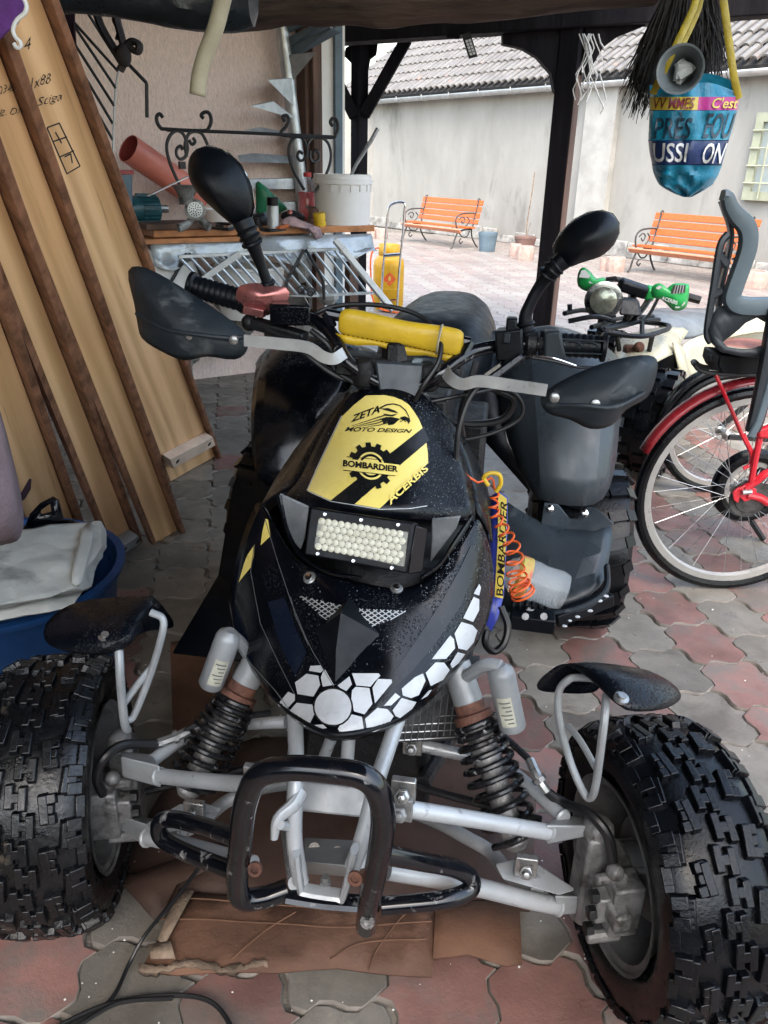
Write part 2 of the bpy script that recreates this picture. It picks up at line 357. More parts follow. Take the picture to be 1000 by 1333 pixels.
M['tarp'] = mat('grimy tarpaulin', (.44, .44, .40), .6, col2=(.27, .28, .26), scale=5, bump=.8, bscale=9, dirt=(.15, .15, .14), dirt_amt=.28, dirt_scale=7)
M['mauve'] = mat('mauve fleece', (.27, .19, .205), .95, var=.12, scale=12, bump=.6, bscale=120)
M['purple'] = mat('purple cloth', (.10, .03, .17), .9, var=.2, scale=14, bump=.3)
M['plum'] = mat('dark plum cloth', (.028, .012, .022), .9, var=.3, scale=8, bump=.3)
M['cream'] = mat('cream fairing', (.42, .39, .28), .35, var=.06, scale=6, coat=.1)
M['green_plastic'] = mat('green plastic', (.012, .27, .06), .35, var=.12, scale=8, coat=.1)
M['green_dark'] = mat('green bag plastic', (.015, .16, .075), .35, var=.2, scale=8)
M['seat_grey'] = mat('grey vinyl seat', (.16, .175, .185), .4, col2=(.05, .055, .06), scale=4, bump=.1)
M['red_paint'] = mat('red bicycle paint', (.52, .016, .03), .25, var=.1, scale=8, coat=.3)
M['fender_red'] = mat('dark red mudguard', (.27, .018, .025), .3, var=.15, scale=8, coat=.2)
M['rim_silver'] = mat('bicycle rim alloy', (.36, .35, .33), .4, metal=.35, var=.08, scale=10, dirt=(.3, .29, .27), dirt_amt=.2, dirt_scale=12)
M['spoke'] = mat('spoke steel', (.45, .45, .45), .3, metal=.8, var=.2)
M['child_seat'] = mat('blue grey seat plastic', (.085, .115, .135), .4, var=.1, scale=7, bump=.04)
M['child_seat_dark'] = mat('dark seat shell', (.022, .028, .034), .45, var=.15, scale=7)
M['salmon'] = mat('salmon cushion', (.60, .26, .20), .9, var=.15, scale=14, bump=.3)
M['bag_teal'] = mat('teal bag print', (.014, .23, .36), .38, col2=(.008, .14, .24), scale=9, bump=.9, bscale=14)
M['bag_navy'] = mat('navy bag print', (.010, .030, .115), .38, var=.15, scale=9, bump=.5, bscale=14)
M['bag_yellow'] = mat('yellow bag print', (.52, .40, .045), .4, var=.12, scale=9, bump=.4, bscale=14)
M['bag_strap'] = mat('yellow strap', (.30, .225, .012), .55, var=.15, scale=20, bump=.3)
M['bag_magenta'] = mat('magenta bag print', (.34, .02, .16), .4, var=.1)
M['bag_white'] = mat('white bag print', (.66, .67, .67), .4, var=.08, scale=20)
M['bag_dark_ink'] = mat('dark bag lettering', (.012, .035, .06), .4, var=.1)
M['maroon_ink'] = mat('maroon bag lettering', (.16, .02, .03), .4, var=.1)
M['megaphone'] = mat('grey loudhailer', (.17, .20, .215), .4, var=.15, scale=9)
M['paper'] = mat('crumpled paper', (.5, .53, .54), .8, var=.15, scale=12)
M['twig'] = mat('dark broom twigs', (.011, .009, .008), .8, var=.4, scale=30)
M['string'] = mat('white netting', (.60, .60, .58), .7, var=.1)
M['pipe_orange'] = mat('orange drain pipe', (.62, .20, .155), .42, var=.08, scale=6)
M['pipe_inner'] = mat('pipe bore', (.30, .05, .045), .6, var=.1)
M['motor'] = mat('teal motor', (.018, .075, .095), .35, var=.2, scale=10)
M['worktop'] = mat('varnished worktop', (.42, .17, .06), .4, var=.2, scale=8, stretch=(.4, 3, 3))
M['foil'] = mat('clear sheeting', (.44, .47, .49), .16, col2=(.27, .30, .33), scale=7, bump=.7, bscale=14, metal=.25)
M['bucket'] = mat('white bucket plastic', (.72, .70, .68), .45, var=.05, scale=5)
M['hose'] = mat('beige hose', (.38, .34, .235), .5, var=.12, scale=9)
M['tarp_dark'] = mat('dark rolled sheeting', (.018, .024, .030), .36, var=.3, scale=6, bump=.6, bscale=14)
M['gas_yellow'] = mat('gas bottle paint', (.62, .33, .010), .38, var=.08, scale=6, dirt=(.42, .22, .02), dirt_amt=.12, dirt_scale=6)
M['gas_red'] = mat('flammable sign red', (.68, .10, .02), .5, var=.08)
M['pot_blue'] = mat('blue grey pot', (.10, .145, .18), .6, var=.12)
M['pot_brown'] = mat('brown pot', (.17, .10, .085), .7, var=.15)
M['planter'] = mat('pink concrete planter', (.40, .29, .25), .85, var=.15, scale=20, bump=.4)
M['stone'] = mat('rubble stone', (.30, .29, .27), .85, var=.35, scale=5, bump=.6, bscale=20)
M['strap_dark'] = mat('dark strap cloth', (.035, .030, .030), .9, var=.2, scale=20)
M['wood_raw'] = mat('torn strip', (.40, .30, .20), .85, var=.2)
M['radiator'] = mat('radiator mesh', (.06, .062, .065), .5, metal=.5, var=.3, scale=40)
M['under_black'] = mat('oily black metal', (.0045, .005, .006), .5, var=.4, scale=14, bump=.3)
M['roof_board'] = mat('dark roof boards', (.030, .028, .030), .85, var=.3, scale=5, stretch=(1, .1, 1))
# ============================================================ ground and pavers
gb = MB(); gb.add([(-60, -60, -.012), (60, -60, -.012), (60, 60, -.012), (-60, 60, -.012)], [(0, 1, 2, 3)])
ground = obj('ground', gb, M['sand'], base=(0, 0, -.012), kind='structure')
E1 = Vector((.038, -.203)); E2 = Vector((-.150, -.148)); P00 = Vector((.974, 2.005))
def wavy(A, B, amp, n=4):
    d = B-A; nrm = Vector((-d.y, d.x)).normalized()
    return [A+d*(k/n)+nrm*(amp*math.sin(2*math.pi*k/n)) for k in range(n)]
J = [Vector(GZ(780+x/4.545, 740+y/4.545).xy) for x, y in ((400, 345), (610, 320), (815, 415), (855, 545), (640, 575), (425, 470))]
cen = sum(J, Vector((0, 0)))/6
h0 = [j-cen for j in J]; hs_ = [(h0[i]-h0[(i+3) % 6])/2 for i in range(3)]; hexv = hs_+[-v for v in hs_]
# make the six corners exact for the lattice so the joints are even
amp = (.013, -.013, .015, .013, -.013, .015)
amp = (.015, .015, -.0165, .015, .015, -.0165)
def paver_outline(n, shrink):
    out = []
    for i in range(6): out += wavy(hexv[i], hexv[(i+1) % 6], amp[i], n)
    return [p*shrink for p in out]
def paver_mb(n, mb, c, h, zt=0.0, tilt=(0, 0)):
    o1 = paver_outline(n, .94); o0 = paver_outline(n, .97); k = len(o1); base = len(mb.V)
    f = lambda p, z: Vector((c.x+p.x, c.y+p.y, z+zt+tilt[0]*p.x+tilt[1]*p.y))
    mb.V += [f(p, h) for p in o1]+[f(p, h-.006) for p in o0]+[f(p, -.012) for p in o0]
    mb.F.append(tuple(base+i for i in range(k))[::-1]); mb.mi.append(mb.cur)
    for r in range(2):
        for i in range(k):
            j = (i+1) % k; mb.F.append((base+r*k+i, base+r*k+j, base+(r+1)*k+j, base+(r+1)*k+i)); mb.mi.append(2)
meshes = []
for m_ in ('paver_grey', 'paver_red'):
    t = MB(); paver_mb(5, t, Vector((0, 0)), 0.0); me = bpy.data.meshes.new('paver')
    me.from_pydata(t.V, [], t.F); [me.materials.append(M[q]) for q in (m_, m_, 'paver_edge')]; me.polygons.foreach_set('material_index', t.mi); bm = bmesh.new(); bm.from_mesh(me); bmesh.ops.recalc_face_normals(bm, faces=bm.faces); bm.to_mesh(me); bm.free()
    me.polygons.foreach_set('use_smooth', [True]*len(me.polygons)); me.set_sharp_from_angle(angle=rad(50)); meshes.append(me)
cells = []
for j in range(-90, 90):
    for i in range(-90, 90):
        c = P00+E1*i+E2*j
        if not (-6 < c.x < 10 and -1.2 < c.y < 17): continue
        q = PJ((c.x, c.y, 0)); vis = q[2] > .3 and -60 < q[0] < 1060 and 215 < q[1] < 1400
        if not vis and c.y > 6 and (c.x < -3.5 or c.x > .75*c.y+2): continue
        hid = (q[0] < 230 and 250 < q[1] < 720) or (q[0] < 130 and q[1] < 1230) or (230 < q[0] < 660 and 470 < q[1] < 850 and q[0] > 330)
        cells.append((0 if (vis and not hid) else 1, (c-Vector((0, 0))).length, c, i, j))
cells.sort(key=lambda t: t[:2])
rest = MB()
for n_, (v, d, c, i, j) in enumerate(cells):
    red = (j % 2 == 0); r = noise.random() if False else random.random()
    if r < .10: red = not red
    if c.x < .05 and c.y > 1.25 and random.random() < .85: red = False
    if n_ < 300:
        o = bpy.data.objects.new('paver', meshes[1 if red else 0]); COL.objects.link(o); o.parent = ground
        o.location = (c.x, c.y, .012+random.uniform(-.0015, .0015)); o.rotation_euler = (random.uniform(-.006, .006), random.uniform(-.006, .006), random.uniform(-.01, .01))
    else:
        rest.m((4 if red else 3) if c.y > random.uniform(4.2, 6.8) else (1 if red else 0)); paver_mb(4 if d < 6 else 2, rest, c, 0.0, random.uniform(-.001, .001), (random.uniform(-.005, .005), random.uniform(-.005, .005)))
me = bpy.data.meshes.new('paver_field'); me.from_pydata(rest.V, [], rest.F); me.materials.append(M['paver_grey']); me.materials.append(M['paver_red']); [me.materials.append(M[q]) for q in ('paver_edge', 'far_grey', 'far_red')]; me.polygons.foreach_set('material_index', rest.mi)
pf = bpy.data.objects.new('paver_field', me); COL.objects.link(pf); pf.parent = ground; pf.location = (0, 0, .012); pf['kind'] = 'stuff'

# ============================================================ outbuilding across the yard
W0 = GZ(813, 335); WD = (W0-GZ(560, 303)).normalized(); WN = Vector((WD.y, -WD.x, 0))
def WP(x, y, off=0.0): return GP(x, y, W0+WN*off, WN)
def WS(s, z, off=0.0): return W0+WD*s+WN*off+Vector((0, 0, z))
def ws(p): return (p-W0).dot(WD)
ZG = WP(760, 112).z
ob = thing('outbuilding', 'grey rendered outbuilding with tiled roof across the paved yard', 'building', WS(0, 0))
sL, sR = ws(WP(484, 200)), 6.0
b = MB(); b.hexa([WS(sL, 0), WS(sR, 0), WS(sR, 0, -.3), WS(sL, 0, -.3), WS(sL, ZG, 0), WS(sR, ZG), WS(sR, ZG, -.3), WS(sL, ZG, -.3)])
obj('wall', b, M['render_grey'], ob)
b = MB(); c = WS(sL, 0)   # return wall to the left of the corner
LN = Vector((-.9, .3, 0)).normalized()
b.beam(c+Vector((0, 0, ZG/2))-WN*.1, c+LN*6+Vector((0, 0, ZG/2))-WN*.1, .25, ZG)
obj('side_wall', b, M['render_grey'], ob)
pL, pR = ws(WP(757, 250)), ws(WP(795, 250))
b = MB(); b.hexa([WS(pL, 0, .12), WS(pR, 0, .12), WS(pR, 0, .002), WS(pL, 0, .002), WS(pL, ZG-.02, .12), WS(pR, ZG-.02, .12), WS(pR, ZG-.02, .002), WS(pL, ZG-.02, .002)])
obj('pilaster', b, M['pilaster'], ob)
b = MB(); r_ = random.Random(3)
for (s0, s1) in ((sL, pL), (pR, sR)):      # rough plinth of crumbled render
    s = s0
    while s < s1:
        L_ = r_.uniform(.25, .6); h_ = r_.uniform(.12, .26); b.hexa([WS(s, 0, .06), WS(s+L_, 0, .06), WS(s+L_, 0, .002), WS(s, 0, .002), WS(s+.02, h_, .04), WS(s+L_-.02, h_, .04), WS(s+L_-.02, h_, .002), WS(s+.02, h_, .002)]); s += L_-.01
obj('plinth', b, M['stone'], ob, bevel=.015)
# roof slab, tiles
SL = rad(33); US = -WN*math.cos(SL)+Vector((0, 0, math.sin(SL))); NS = WN*math.sin(SL)+Vector((0, 0, math.cos(SL)))
EV = WS(0, ZG+.10, .18)
b = MB(); a0 = EV+WD*(sL-1.5); a1 = EV+WD*sR; b.hexa([a0-NS*.12, a1-NS*.12, a1+US*4-NS*.12, a0+US*4-NS*.12, a0-NS*.03, a1-NS*.03, a1+US*4-NS*.03, a0+US*4-NS*.03])
roof = obj('roof', b, M['tile_dark'], ob)
TW, TE = .17, .36
def tile_mb(mb, o):
    xs = [0.02, .03, .1, .2, .34, .46, .56, .60, .61, .62, .63]; hh = [.0, .03, .05, .058, .06, .055, .044, .03, .02, .01, .0]
    for t0, dz in ((0, .028), (1, .0)): pass
    r0 = [o+WD*(x*TW*.985)+NS*(h+.03) for x, h in zip(xs, hh)]; r1 = [o+WD*(x*TW*.985)+US*(TE*1.12)+NS*(h+.002) for x, h in zip(xs, hh)]
    r00 = [p-NS*.022 for p in r0]
    mb.grid([r00, r0, r1])
# tile mesh shared by all pieces
tm = MB(); tile_mb(tm, Vector((0, 0, 0))); tme = bpy.data.meshes.new('roof_tile'); tme.from_pydata(tm.V, [], tm.F); tme.materials.append(M['tile'])
tme.polygons.foreach_set('use_smooth', [True]*len(tme.polygons)); tme.set_sharp_from_angle(angle=rad(60))
tl = []
for rw in range(0, 11):
    k0 = int((sL-1.4)/TW)
    for k in range(k0, int(sR/TW)):
        o_ = EV+WD*(k*TW+random.uniform(-.004, .004))+US*(rw*TE)+NS*random.uniform(-.004, .004)
        q = PJ(o_+WD*.1+US*.15); vis = 470 < q[0] < 1010 and 0 < q[1] < 135
        tl.append((not vis, q[2], o_))
tl.sort(key=lambda t: t[:2]); rest = MB(); inv = WINV[ob.name]
for n_, (v, d, o_) in enumerate(tl):
    if n_ < 290 and not v:
        o = bpy.data.objects.new('roof_tile', tme); COL.objects.link(o); o.parent = roof; o.location = inv @ o_; o.rotation_euler = (random.uniform(-.01, .01), random.uniform(-.01, .01), 0)
    else: tile_mb(rest, o_)
t_ = obj('tile_field', rest, M['tile'], roof, kind='stuff')
# gutter
b = MB(); g0 = WS(sL-.6, ZG+.02, .20); g1 = WS(sR, ZG+.02, .20); rows = []
for p in (g0, g1): rows.append([p+WN*(.075*math.cos(a))+Vector((0, 0, .075*math.sin(a))) for a in [math.pi+math.pi*k/10 for k in range(11)]])
b.grid(rows); gut = obj('gutter', b, M['zinc'], ob, solid=.006)
for k in range(13):
    s = sL-.4+k*.82; b = MB(); p = WS(s, ZG+.02, .20)
    b.tube([p+WN*(.082*math.cos(a))+Vector((0, 0, .082*math.sin(a))) for a in [math.pi*.8+math.pi*1.3*i/8 for i in range(9)]], .010, n=6, sub=1)
    obj('gutter_bracket', b, M['zinc'], gut)
# window with green frame and grille
wl = ws(WP(968, 262)); zb, zt = WP(970, 260).z, WP(985, 147).z; wr = wl+1.15
wt = obj('window', MB().hexa([WS(wl, zb, .003), WS(wr, zb, .003), WS(wr, zb, .02), WS(wl, zb, .02), WS(wl, zt, .003), WS(wr, zt, .003), WS(wr, zt, .02), WS(wl, zt, .02)]), M['pane'], ob)
b = MB()
for (s0, s1, z0, z1) in ((wl, wl+.11, zb, zt), (wr-.11, wr, zb, zt), (wl+.11, wr-.11, zb, zb+.11), (wl+.11, wr-.11, zt-.11, zt)):
    b.hexa([WS(s0, z0, .022), WS(s1, z0, .022), WS(s1, z0, .07), WS(s0, z0, .07), WS(s0, z1, .022), WS(s1, z1, .022), WS(s1, z1, .07), WS(s0, z1, .07)])
obj('window_frame', b, M['green_paint'], wt)
for k in range(1, 5):
    z = zb+(zt-zb)*k/5; b = MB(); b.rod(WS(wl, z, .09), WS(wr, z, .09), .014, 6); obj('window_bar', b, M['green_paint'], wt)
for k in range(1, 5):
    s = wl+.02+(wr-wl)*k/5; b = MB(); b.rod(WS(s, zb+.02, .10), WS(s, zt-.02, .10), .012, 6); obj('window_bar', b, M['green_paint'], wt)

# ============================================================ house wall at left and shed timbers
TA = Vector((-1.213, 4.109, 0)); TD = Vector((.839, .545, 0)).normalized(); TN = Vector((-TD.y, TD.x, 0))      # workbench front edge, along and away
def TP(x, y, off): return GP(x, y, TA+TN*off, TN)
hw = thing('house_wall', 'pinkish roughcast house wall behind the workbench', 'wall', (-1.5, 4.9, 0))
WO = .72
def wallpiece(sx0, sx1, o0, o1, z0=0, z1=3.0):
    b = MB(); return b.hexa([TA+TD*sx0+TN*o0+QZ*z0, TA+TD*sx1+TN*o0+QZ*z0, TA+TD*sx1+TN*o1+QZ*z0, TA+TD*sx0+TN*o1+QZ*z0, TA+TD*sx0+TN*o0+QZ*z1, TA+TD*sx1+TN*o0+QZ*z1, TA+TD*sx1+TN*o1+QZ*z1, TA+TD*sx0+TN*o1+QZ*z1])
def tsx(x, y, off): return (TP(x, y, off)-TA).dot(TD)
e1 = tsx(400, 200, WO)
obj('wall', wallpiece(-3, e1, WO, WO+.3), M['render_pink'], hw)
e2 = tsx(434, 160, WO+.06); e3 = tsx(444, 160, WO+.05); e4 = tsx(449, 160, WO+.06)
obj('white_return', wallpiece(e1+.003, e4, WO+.06, WO+.4), M['white_wall'], hw)
obj('window_jamb', wallpiece(e2, e3, WO+.03, WO+.058, .3, 2.7), M['pot_blue'], hw)
b = MB(); b.hexa([(-2.6, -2.5, 0), (-2.45, -2.5, 0), (-2.45, 5.19, 0), (-2.6, 5.19, 0), (-2.6, -2.5, 2.9), (-2.45, -2.5, 2.9), (-2.45, 5.19, 2.9), (-2.6, 5.19, 2.9)])
lw = obj('shed_side_wall', b, M['roof_board']); tag(lw, 'dark boarded side wall of the shed behind the leaning door frames', 'wall')

def post(label, p, w, d, ztop, rz, wood='dark_wood', braces=(), grp=None, light_side=True):
    t = thing('timber_post', label, 'post', p, 0)
    X = Vector((math.cos(rz), math.sin(rz), 0)); Y = Vector((-X.y, X.x, 0))
    b = MB(); b.box(p+Vector((0, 0, ztop/2)), (w, d, ztop), X, Y); obj('shaft', b, M[wood], t, bevel=.008)
    return t, X, Y
# front post with shaped corbels
pA = GY(707, 425, 5.9); pA.z = 0
zA = GY(745, 52, 5.9).z
tA, XA, YA = post('dark timber post with curved corbels between the two orange benches', pA, .135, .16, zA+.15, rad(-24))
b = MB(); b.box(pA+XA*.069+Vector((0, 0, zA/2-.1)), (.004, .158, zA-.2), XA, YA); obj('side_face', b, M['brown_wood'], tA)
for sg, pts in ((-1, [(731, 60), (728, 125), (722, 118), (718, 95), (700, 74), (680, 62), (655, 57), (655, 35), (731, 35)]), (1, [(762, 50), (764, 100), (772, 85), (785, 62), (805, 47), (840, 33), (840, 15), (762, 25)])):
    b = MB(); poly = [GY(x, y, 5.86) for x, y in pts]; b.prism(poly, (0, .10, 0)); obj('corbel', b, M['dark_wood'], tA, bevel=.004)
# long beam and second beam
bm_ = MB(); y0 = 5.78
bm_.hexa([GY(395, 58, y0), GY(1080, 14, y0), GY(1080, 14, y0)+Vector((0, .2, 0)), GY(395, 58, y0)+Vector((0, .2, 0)), GY(395, -30, y0), GY(1080, -60, y0), GY(1080, -60, y0)+Vector((0, .2, 0)), GY(395, -30, y0)+Vector((0, .2, 0))])
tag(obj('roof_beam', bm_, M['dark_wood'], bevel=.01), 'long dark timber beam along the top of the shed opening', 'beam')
# rear post with V braces
pB = GY(466, 432, 6.7); pB.z = 0; zB = GY(466, 40, 6.7).z
tB, XB, YB = post('slender dark timber post with V braces left of the yard', pB, .085, .11, zB, rad(-40), braces=True)
for (xa, ya, xb, yb) in ((462, 152, 418, 62), (474, 150, 530, 50)):
    b = MB(); b.beam(GY(xa, ya, 6.7), GY(xb, yb, 6.7), .085, .15, (0, 1, 0)); obj('brace', b, M['dark_wood'], tB, bevel=.006)
b = MB(); b.prism([GY(x, y, 6.75) for x, y in ((455, 50), (462, 55), (450, 62), (448, 72), (456, 80), (462, 90), (480, 88), (482, 76), (490, 70), (492, 55))], (0, .08, 0)); obj('corbel', b, M['dark_wood'], tB, bevel=.004)
b = MB(); b.hexa([GY(380, 62, 6.6), GY(640, 42, 6.6), GY(640, 42, 6.75), GY(380, 62, 6.75), GY(380, 10, 6.6), GY(640, 0, 6.6), GY(640, 0, 6.75), GY(380, 10, 6.75)])
tag(obj('roof_beam', b, M['dark_wood']), 'shorter dark timber beam above the slender braced post', 'beam')
c0, c1 = tsx(396, 150, WO-.1), tsx(418, 150, WO-.1)
b = wallpiece(c0, c1, WO-.12, WO-.003, 0, 2.7); b.box(TA+TD*((c0+c1)/2-.005)+TN*(WO-.14)+QZ*1.35, (.05, .05, 2.7), TD, TN)
tag(obj('timber_post', b, M['brown_wood'], bevel=.006), 'weathered brown timber post at the end of the pink wall', 'post')
# rough log overhead
b = MB(); P = [GY(300, -2, 2.9), GY(400, -12, 2.9), GY(500, -10, 2.9), GY(580, -16, 2.9), GY(700, -26, 2.9), GY(860, -40, 2.9)]
rows = []
for i, p in enumerate(catmull(P, 6)):
    rows.append([p+Vector((0, math.cos(a), math.sin(a)))*(.095+.012*noise.noise(Vector((i*.35, math.cos(a)*1.5, math.sin(a)*1.5)))) for a in [2*math.pi*k/14 for k in range(14)]])
b.grid(rows, True); tag(obj('rough_log', b, M['log']), 'rough brown log lying overhead across the shed roof', 'log')
# shed roof: boards on rafters
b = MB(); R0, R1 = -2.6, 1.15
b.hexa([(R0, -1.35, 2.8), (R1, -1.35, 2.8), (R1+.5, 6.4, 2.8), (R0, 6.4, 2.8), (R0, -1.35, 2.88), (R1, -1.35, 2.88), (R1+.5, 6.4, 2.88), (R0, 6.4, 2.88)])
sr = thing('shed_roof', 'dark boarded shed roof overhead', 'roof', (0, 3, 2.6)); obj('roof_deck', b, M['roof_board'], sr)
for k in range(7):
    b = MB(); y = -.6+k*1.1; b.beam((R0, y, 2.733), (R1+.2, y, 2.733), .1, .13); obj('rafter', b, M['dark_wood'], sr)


bw = MB(); bw.hexa([(-2.6, -2.35, 0), (3.0, -2.35, 0), (3.0, -2.2, 0), (-2.6, -2.2, 0), (-2.6, -2.35, 1.4), (3.0, -2.35, 1.4), (3.0, -2.2, 1.4), (-2.6, -2.2, 1.4)])  # unseen screen added behind the camera to hold light back from the shed
tag(obj('light_blocker', bw, M['roof_board']), 'added unseen fence at the back of the shed behind the camera', 'blocker')
# ============================================================ the quad bike in front
QB_ = thing('quad_bike', 'large black and yellow quad bike with two mirrors parked nose forward under the shed', 'quad bike', QO, QY)
Q = QB_
def qpart(name, mb, m, parent=None, **k): return obj(name, mb, m, parent or Q, **k)
def bez_row(L, C, R, bc, be, n=13, pw=2.0):
    L, C, R = Vector(L), Vector(C), Vector(R); K = 2*C-(L+R)/2; out = []
    for i in range(n):
        u = i/(n-1); p = L*(1-u)**2+K*2*u*(1-u)+R*u*u; t = abs(2*u-1)
        out.append(LB(p.x, p.y, bc+(be-bc)*t**pw))
    return out
M['cover_glass'] = mat('clear lamp cover', (.7, .72, .70), .08, alpha=.13, var=.05, rvar=.05, spec=.9)
M['dark_band'] = mat('deep blue band', (.006, .010, .022), .25, var=.1)
M['label_pale'] = mat('worn label', (.46, .45, .36), .5, var=.15, scale=30)
M['pocket'] = mat('grey pocket trim', (.20, .21, .215), .4, var=.2, scale=20, dirt=(.06, .06, .06), dirt_amt=.2, dirt_scale=20)
# ---- front tyres and wheels
def front_wheel(side):
    ci = Vector((.378, .930, .256)) if side > 0 else Vector((-.488, 1.098, .255))
    ax = Vector((math.cos(rad(8.5)), math.sin(rad(8.5)), 0))*side; c = ci+ax*.084
    fw_ = Vector((0, 0, 1)).cross(ax); up = Vector((0, 0, 1))
    hub_r = .145
    SC = .965
    prof = [(hub_r-.004, -.080), (hub_r+.006, -.092), (.175, -.104), (.205, -.106), (.230, -.100), (.244, -.086), (.2505, -.06), (.2535, -.03), (.2545, 0), (.2535, .03), (.2505, .06), (.244, .086), (.230, .100), (.205, .106), (.175, .104), (hub_r+.006, .092), (hub_r-.004, .080)]
    b = MB(); prof = [(r if r < .16 else .16+(r-.16)*.76, h*.82) for r, h in prof]; b.lathe(prof, c, ax, 56, caps=False)
    def rr(w):
        w = abs(w)
        v = .2545-.0040*(w/.06)**2 if w < .06 else .2505-(w-.06)/.026*.0065 if w < .086 else .244-(w-.086)/.014*.014
        return .16+(v-.16)*.76
    def blk(w, th, sw, st, h=.0125, tilt=0.0):
        sw *= 1.22; st *= 1.13; h *= .85
        er = fw_*math.cos(th)+up*math.sin(th); et = -fw_*math.sin(th)+up*math.cos(th)
        r0 = rr(w)-.005; n = er+ax*(0 if abs(w) < .07 else .55*math.copysign(1, w)); n.normalize()
        x = (ax-n*ax.dot(n)).normalized(); y = et
        if tilt: x, y = x*math.cos(tilt)+y*math.sin(tilt), y*math.cos(tilt)-x*math.sin(tilt)
        p = c+ax*w*.82+er*r0; H = h+.004; g = .86
        P = [p+x*(sw/2*i)+y*(st/2*j) for i, j in ((-1, -1), (1, -1), (1, 1), (-1, 1))]
        b.hexa(P+[p+n*H+x*(sw/2*i*g)+y*(st/2*j*g) for i, j in ((-1, -1), (1, -1), (1, 1), (-1, 1))])
    N = 18
    for k in range(2*N):
        th = math.pi*k/N; z = .007*(-1)**k; dt = .19/N
        for s in (-1, 1): blk(z+s*.0120, th+.010*s, .0115, .036, .0125)
        blk(z, th, .020, .015, .0120)
    for k in range(N):
        for s in (-1, 1):
            th = 2*math.pi*(k+(.25 if s > 0 else .75))/N
            blk(s*.043, th, .0130, .044, .0130, .12*s); blk(s*.054, th-.064, .016, .015, .0125, .12*s); blk(s*.054, th+.064, .016, .015, .0125, .12*s); blk(s*.053, th, .012, .014, .0115)
            th += math.pi/N
            blk(s*.074, th, .0130, .040, .0130, -.1*s); blk(s*.088, th-.058, .022, .019, .0130, 0); blk(s*.088, th+.058, .022, .019, .0130, 0); blk(s*.083, th, .014, .018, .011)
            blk(s*.098, th-.03+math.pi/N, .014, .026, .008); blk(s*.098, th+.03+math.pi/N, .014, .018, .008)
    w = thing_sub('front_wheel', c)
    obj('tyre', b, M['rubber'] if side > 0 else M['rubber_mud'], w, smooth=32, bevel=.0016)
    b = MB(); rp = [(hub_r+.002, -.082), (hub_r+.007, -.0855), (hub_r+.003, -.079), (hub_r-.010, -.077), (hub_r-.016, -.055), (hub_r-.026, -.045), (hub_r-.026, .02), (hub_r-.012, .045), (hub_r-.01, .075), (hub_r+.006, .083)]
    b.lathe(rp, c, ax, 48, caps=False); b.lathe([(.118, .018), (.118, .024), (.06, .030), (.02, .030)], c, ax, 40)
    obj('rim', b, M['rim'], w, smooth=50)
    # brake disc, knuckle, caliper on the inner side
    b = MB(); b.lathe([(.080, -.028), (.080, -.024)], c, ax, 32); b.lathe([(.045, -.06), (.040, .02)], c, ax, 20); obj('brake_disc', b, M['rim'], w)
    b = MB()
    jt, jb = c-ax*.115+up*.095, c-ax*.115-up*.085
    b.beam(jb, jt, .05, .045, ax); b.ball(jt, (.026, .026, .022)); b.ball(jb, (.026, .026, .022)); b.beam(c-ax*.10, c-ax*.03, .07, .07)
    b.beam(c-ax*.11-fw_*.0, c-ax*.10-fw_*.10*1, .03, .035)
    obj('steering_knuckle', b, M['cast_alu'], w, bevel=.006)
    b = MB(); f = Vector((0, -1, 0)); f = fw_ if fw_.y < 0 else -fw_; q = c-ax*.085+f*.055
    b.beam(q-up*.055, q+up*.045, .046, .05, ax); b.beam(q-ax*.03-up*.03, q-ax*.03+up*.02, .03, .034, ax)
    b.lathe([(.021, 0), (.021, .035), (.016, .036)], q-up*.03+ax*.01, -ax, 14); b.lathe([(.019, 0), (.019, .035), (.014, .036)], q+up*.018+ax*.01, -ax, 14)
    b.rod(q-up*.06+f*.012, q-up*.06+f*.012-ax*.055, .010, 10); b.rod(q+up*.05, q+up*.05-ax*.05, .009, 10); b.ball(q+up*.062-ax*.02, .014)
    obj('brake_caliper', b, M['cast_alu'], w, bevel=.004)
    b = MB()
    for k in range(3): b.lathe([(.011, 0), (.011, .012), (.007, .013)], q-ax*.048+up*(.03-.035*k)+f*.012, -ax, 6)
    obj('caliper_bolt', b, M['under_black'], w)
    return c, ax, fw_, jt, jb
def thing_sub(name, loc):       # a part that only groups its sub-parts
    o = bpy.data.objects.new(name, None); COL.objects.link(o); o.empty_display_size = .05; o.parent = Q
    o.location = WINV[Q.name] @ Vector(loc); WINV[o.name] = Matrix.Translation(-o.location) @ WINV[Q.name]
    return o
wR = front_wheel(1); wL = front_wheel(-1)
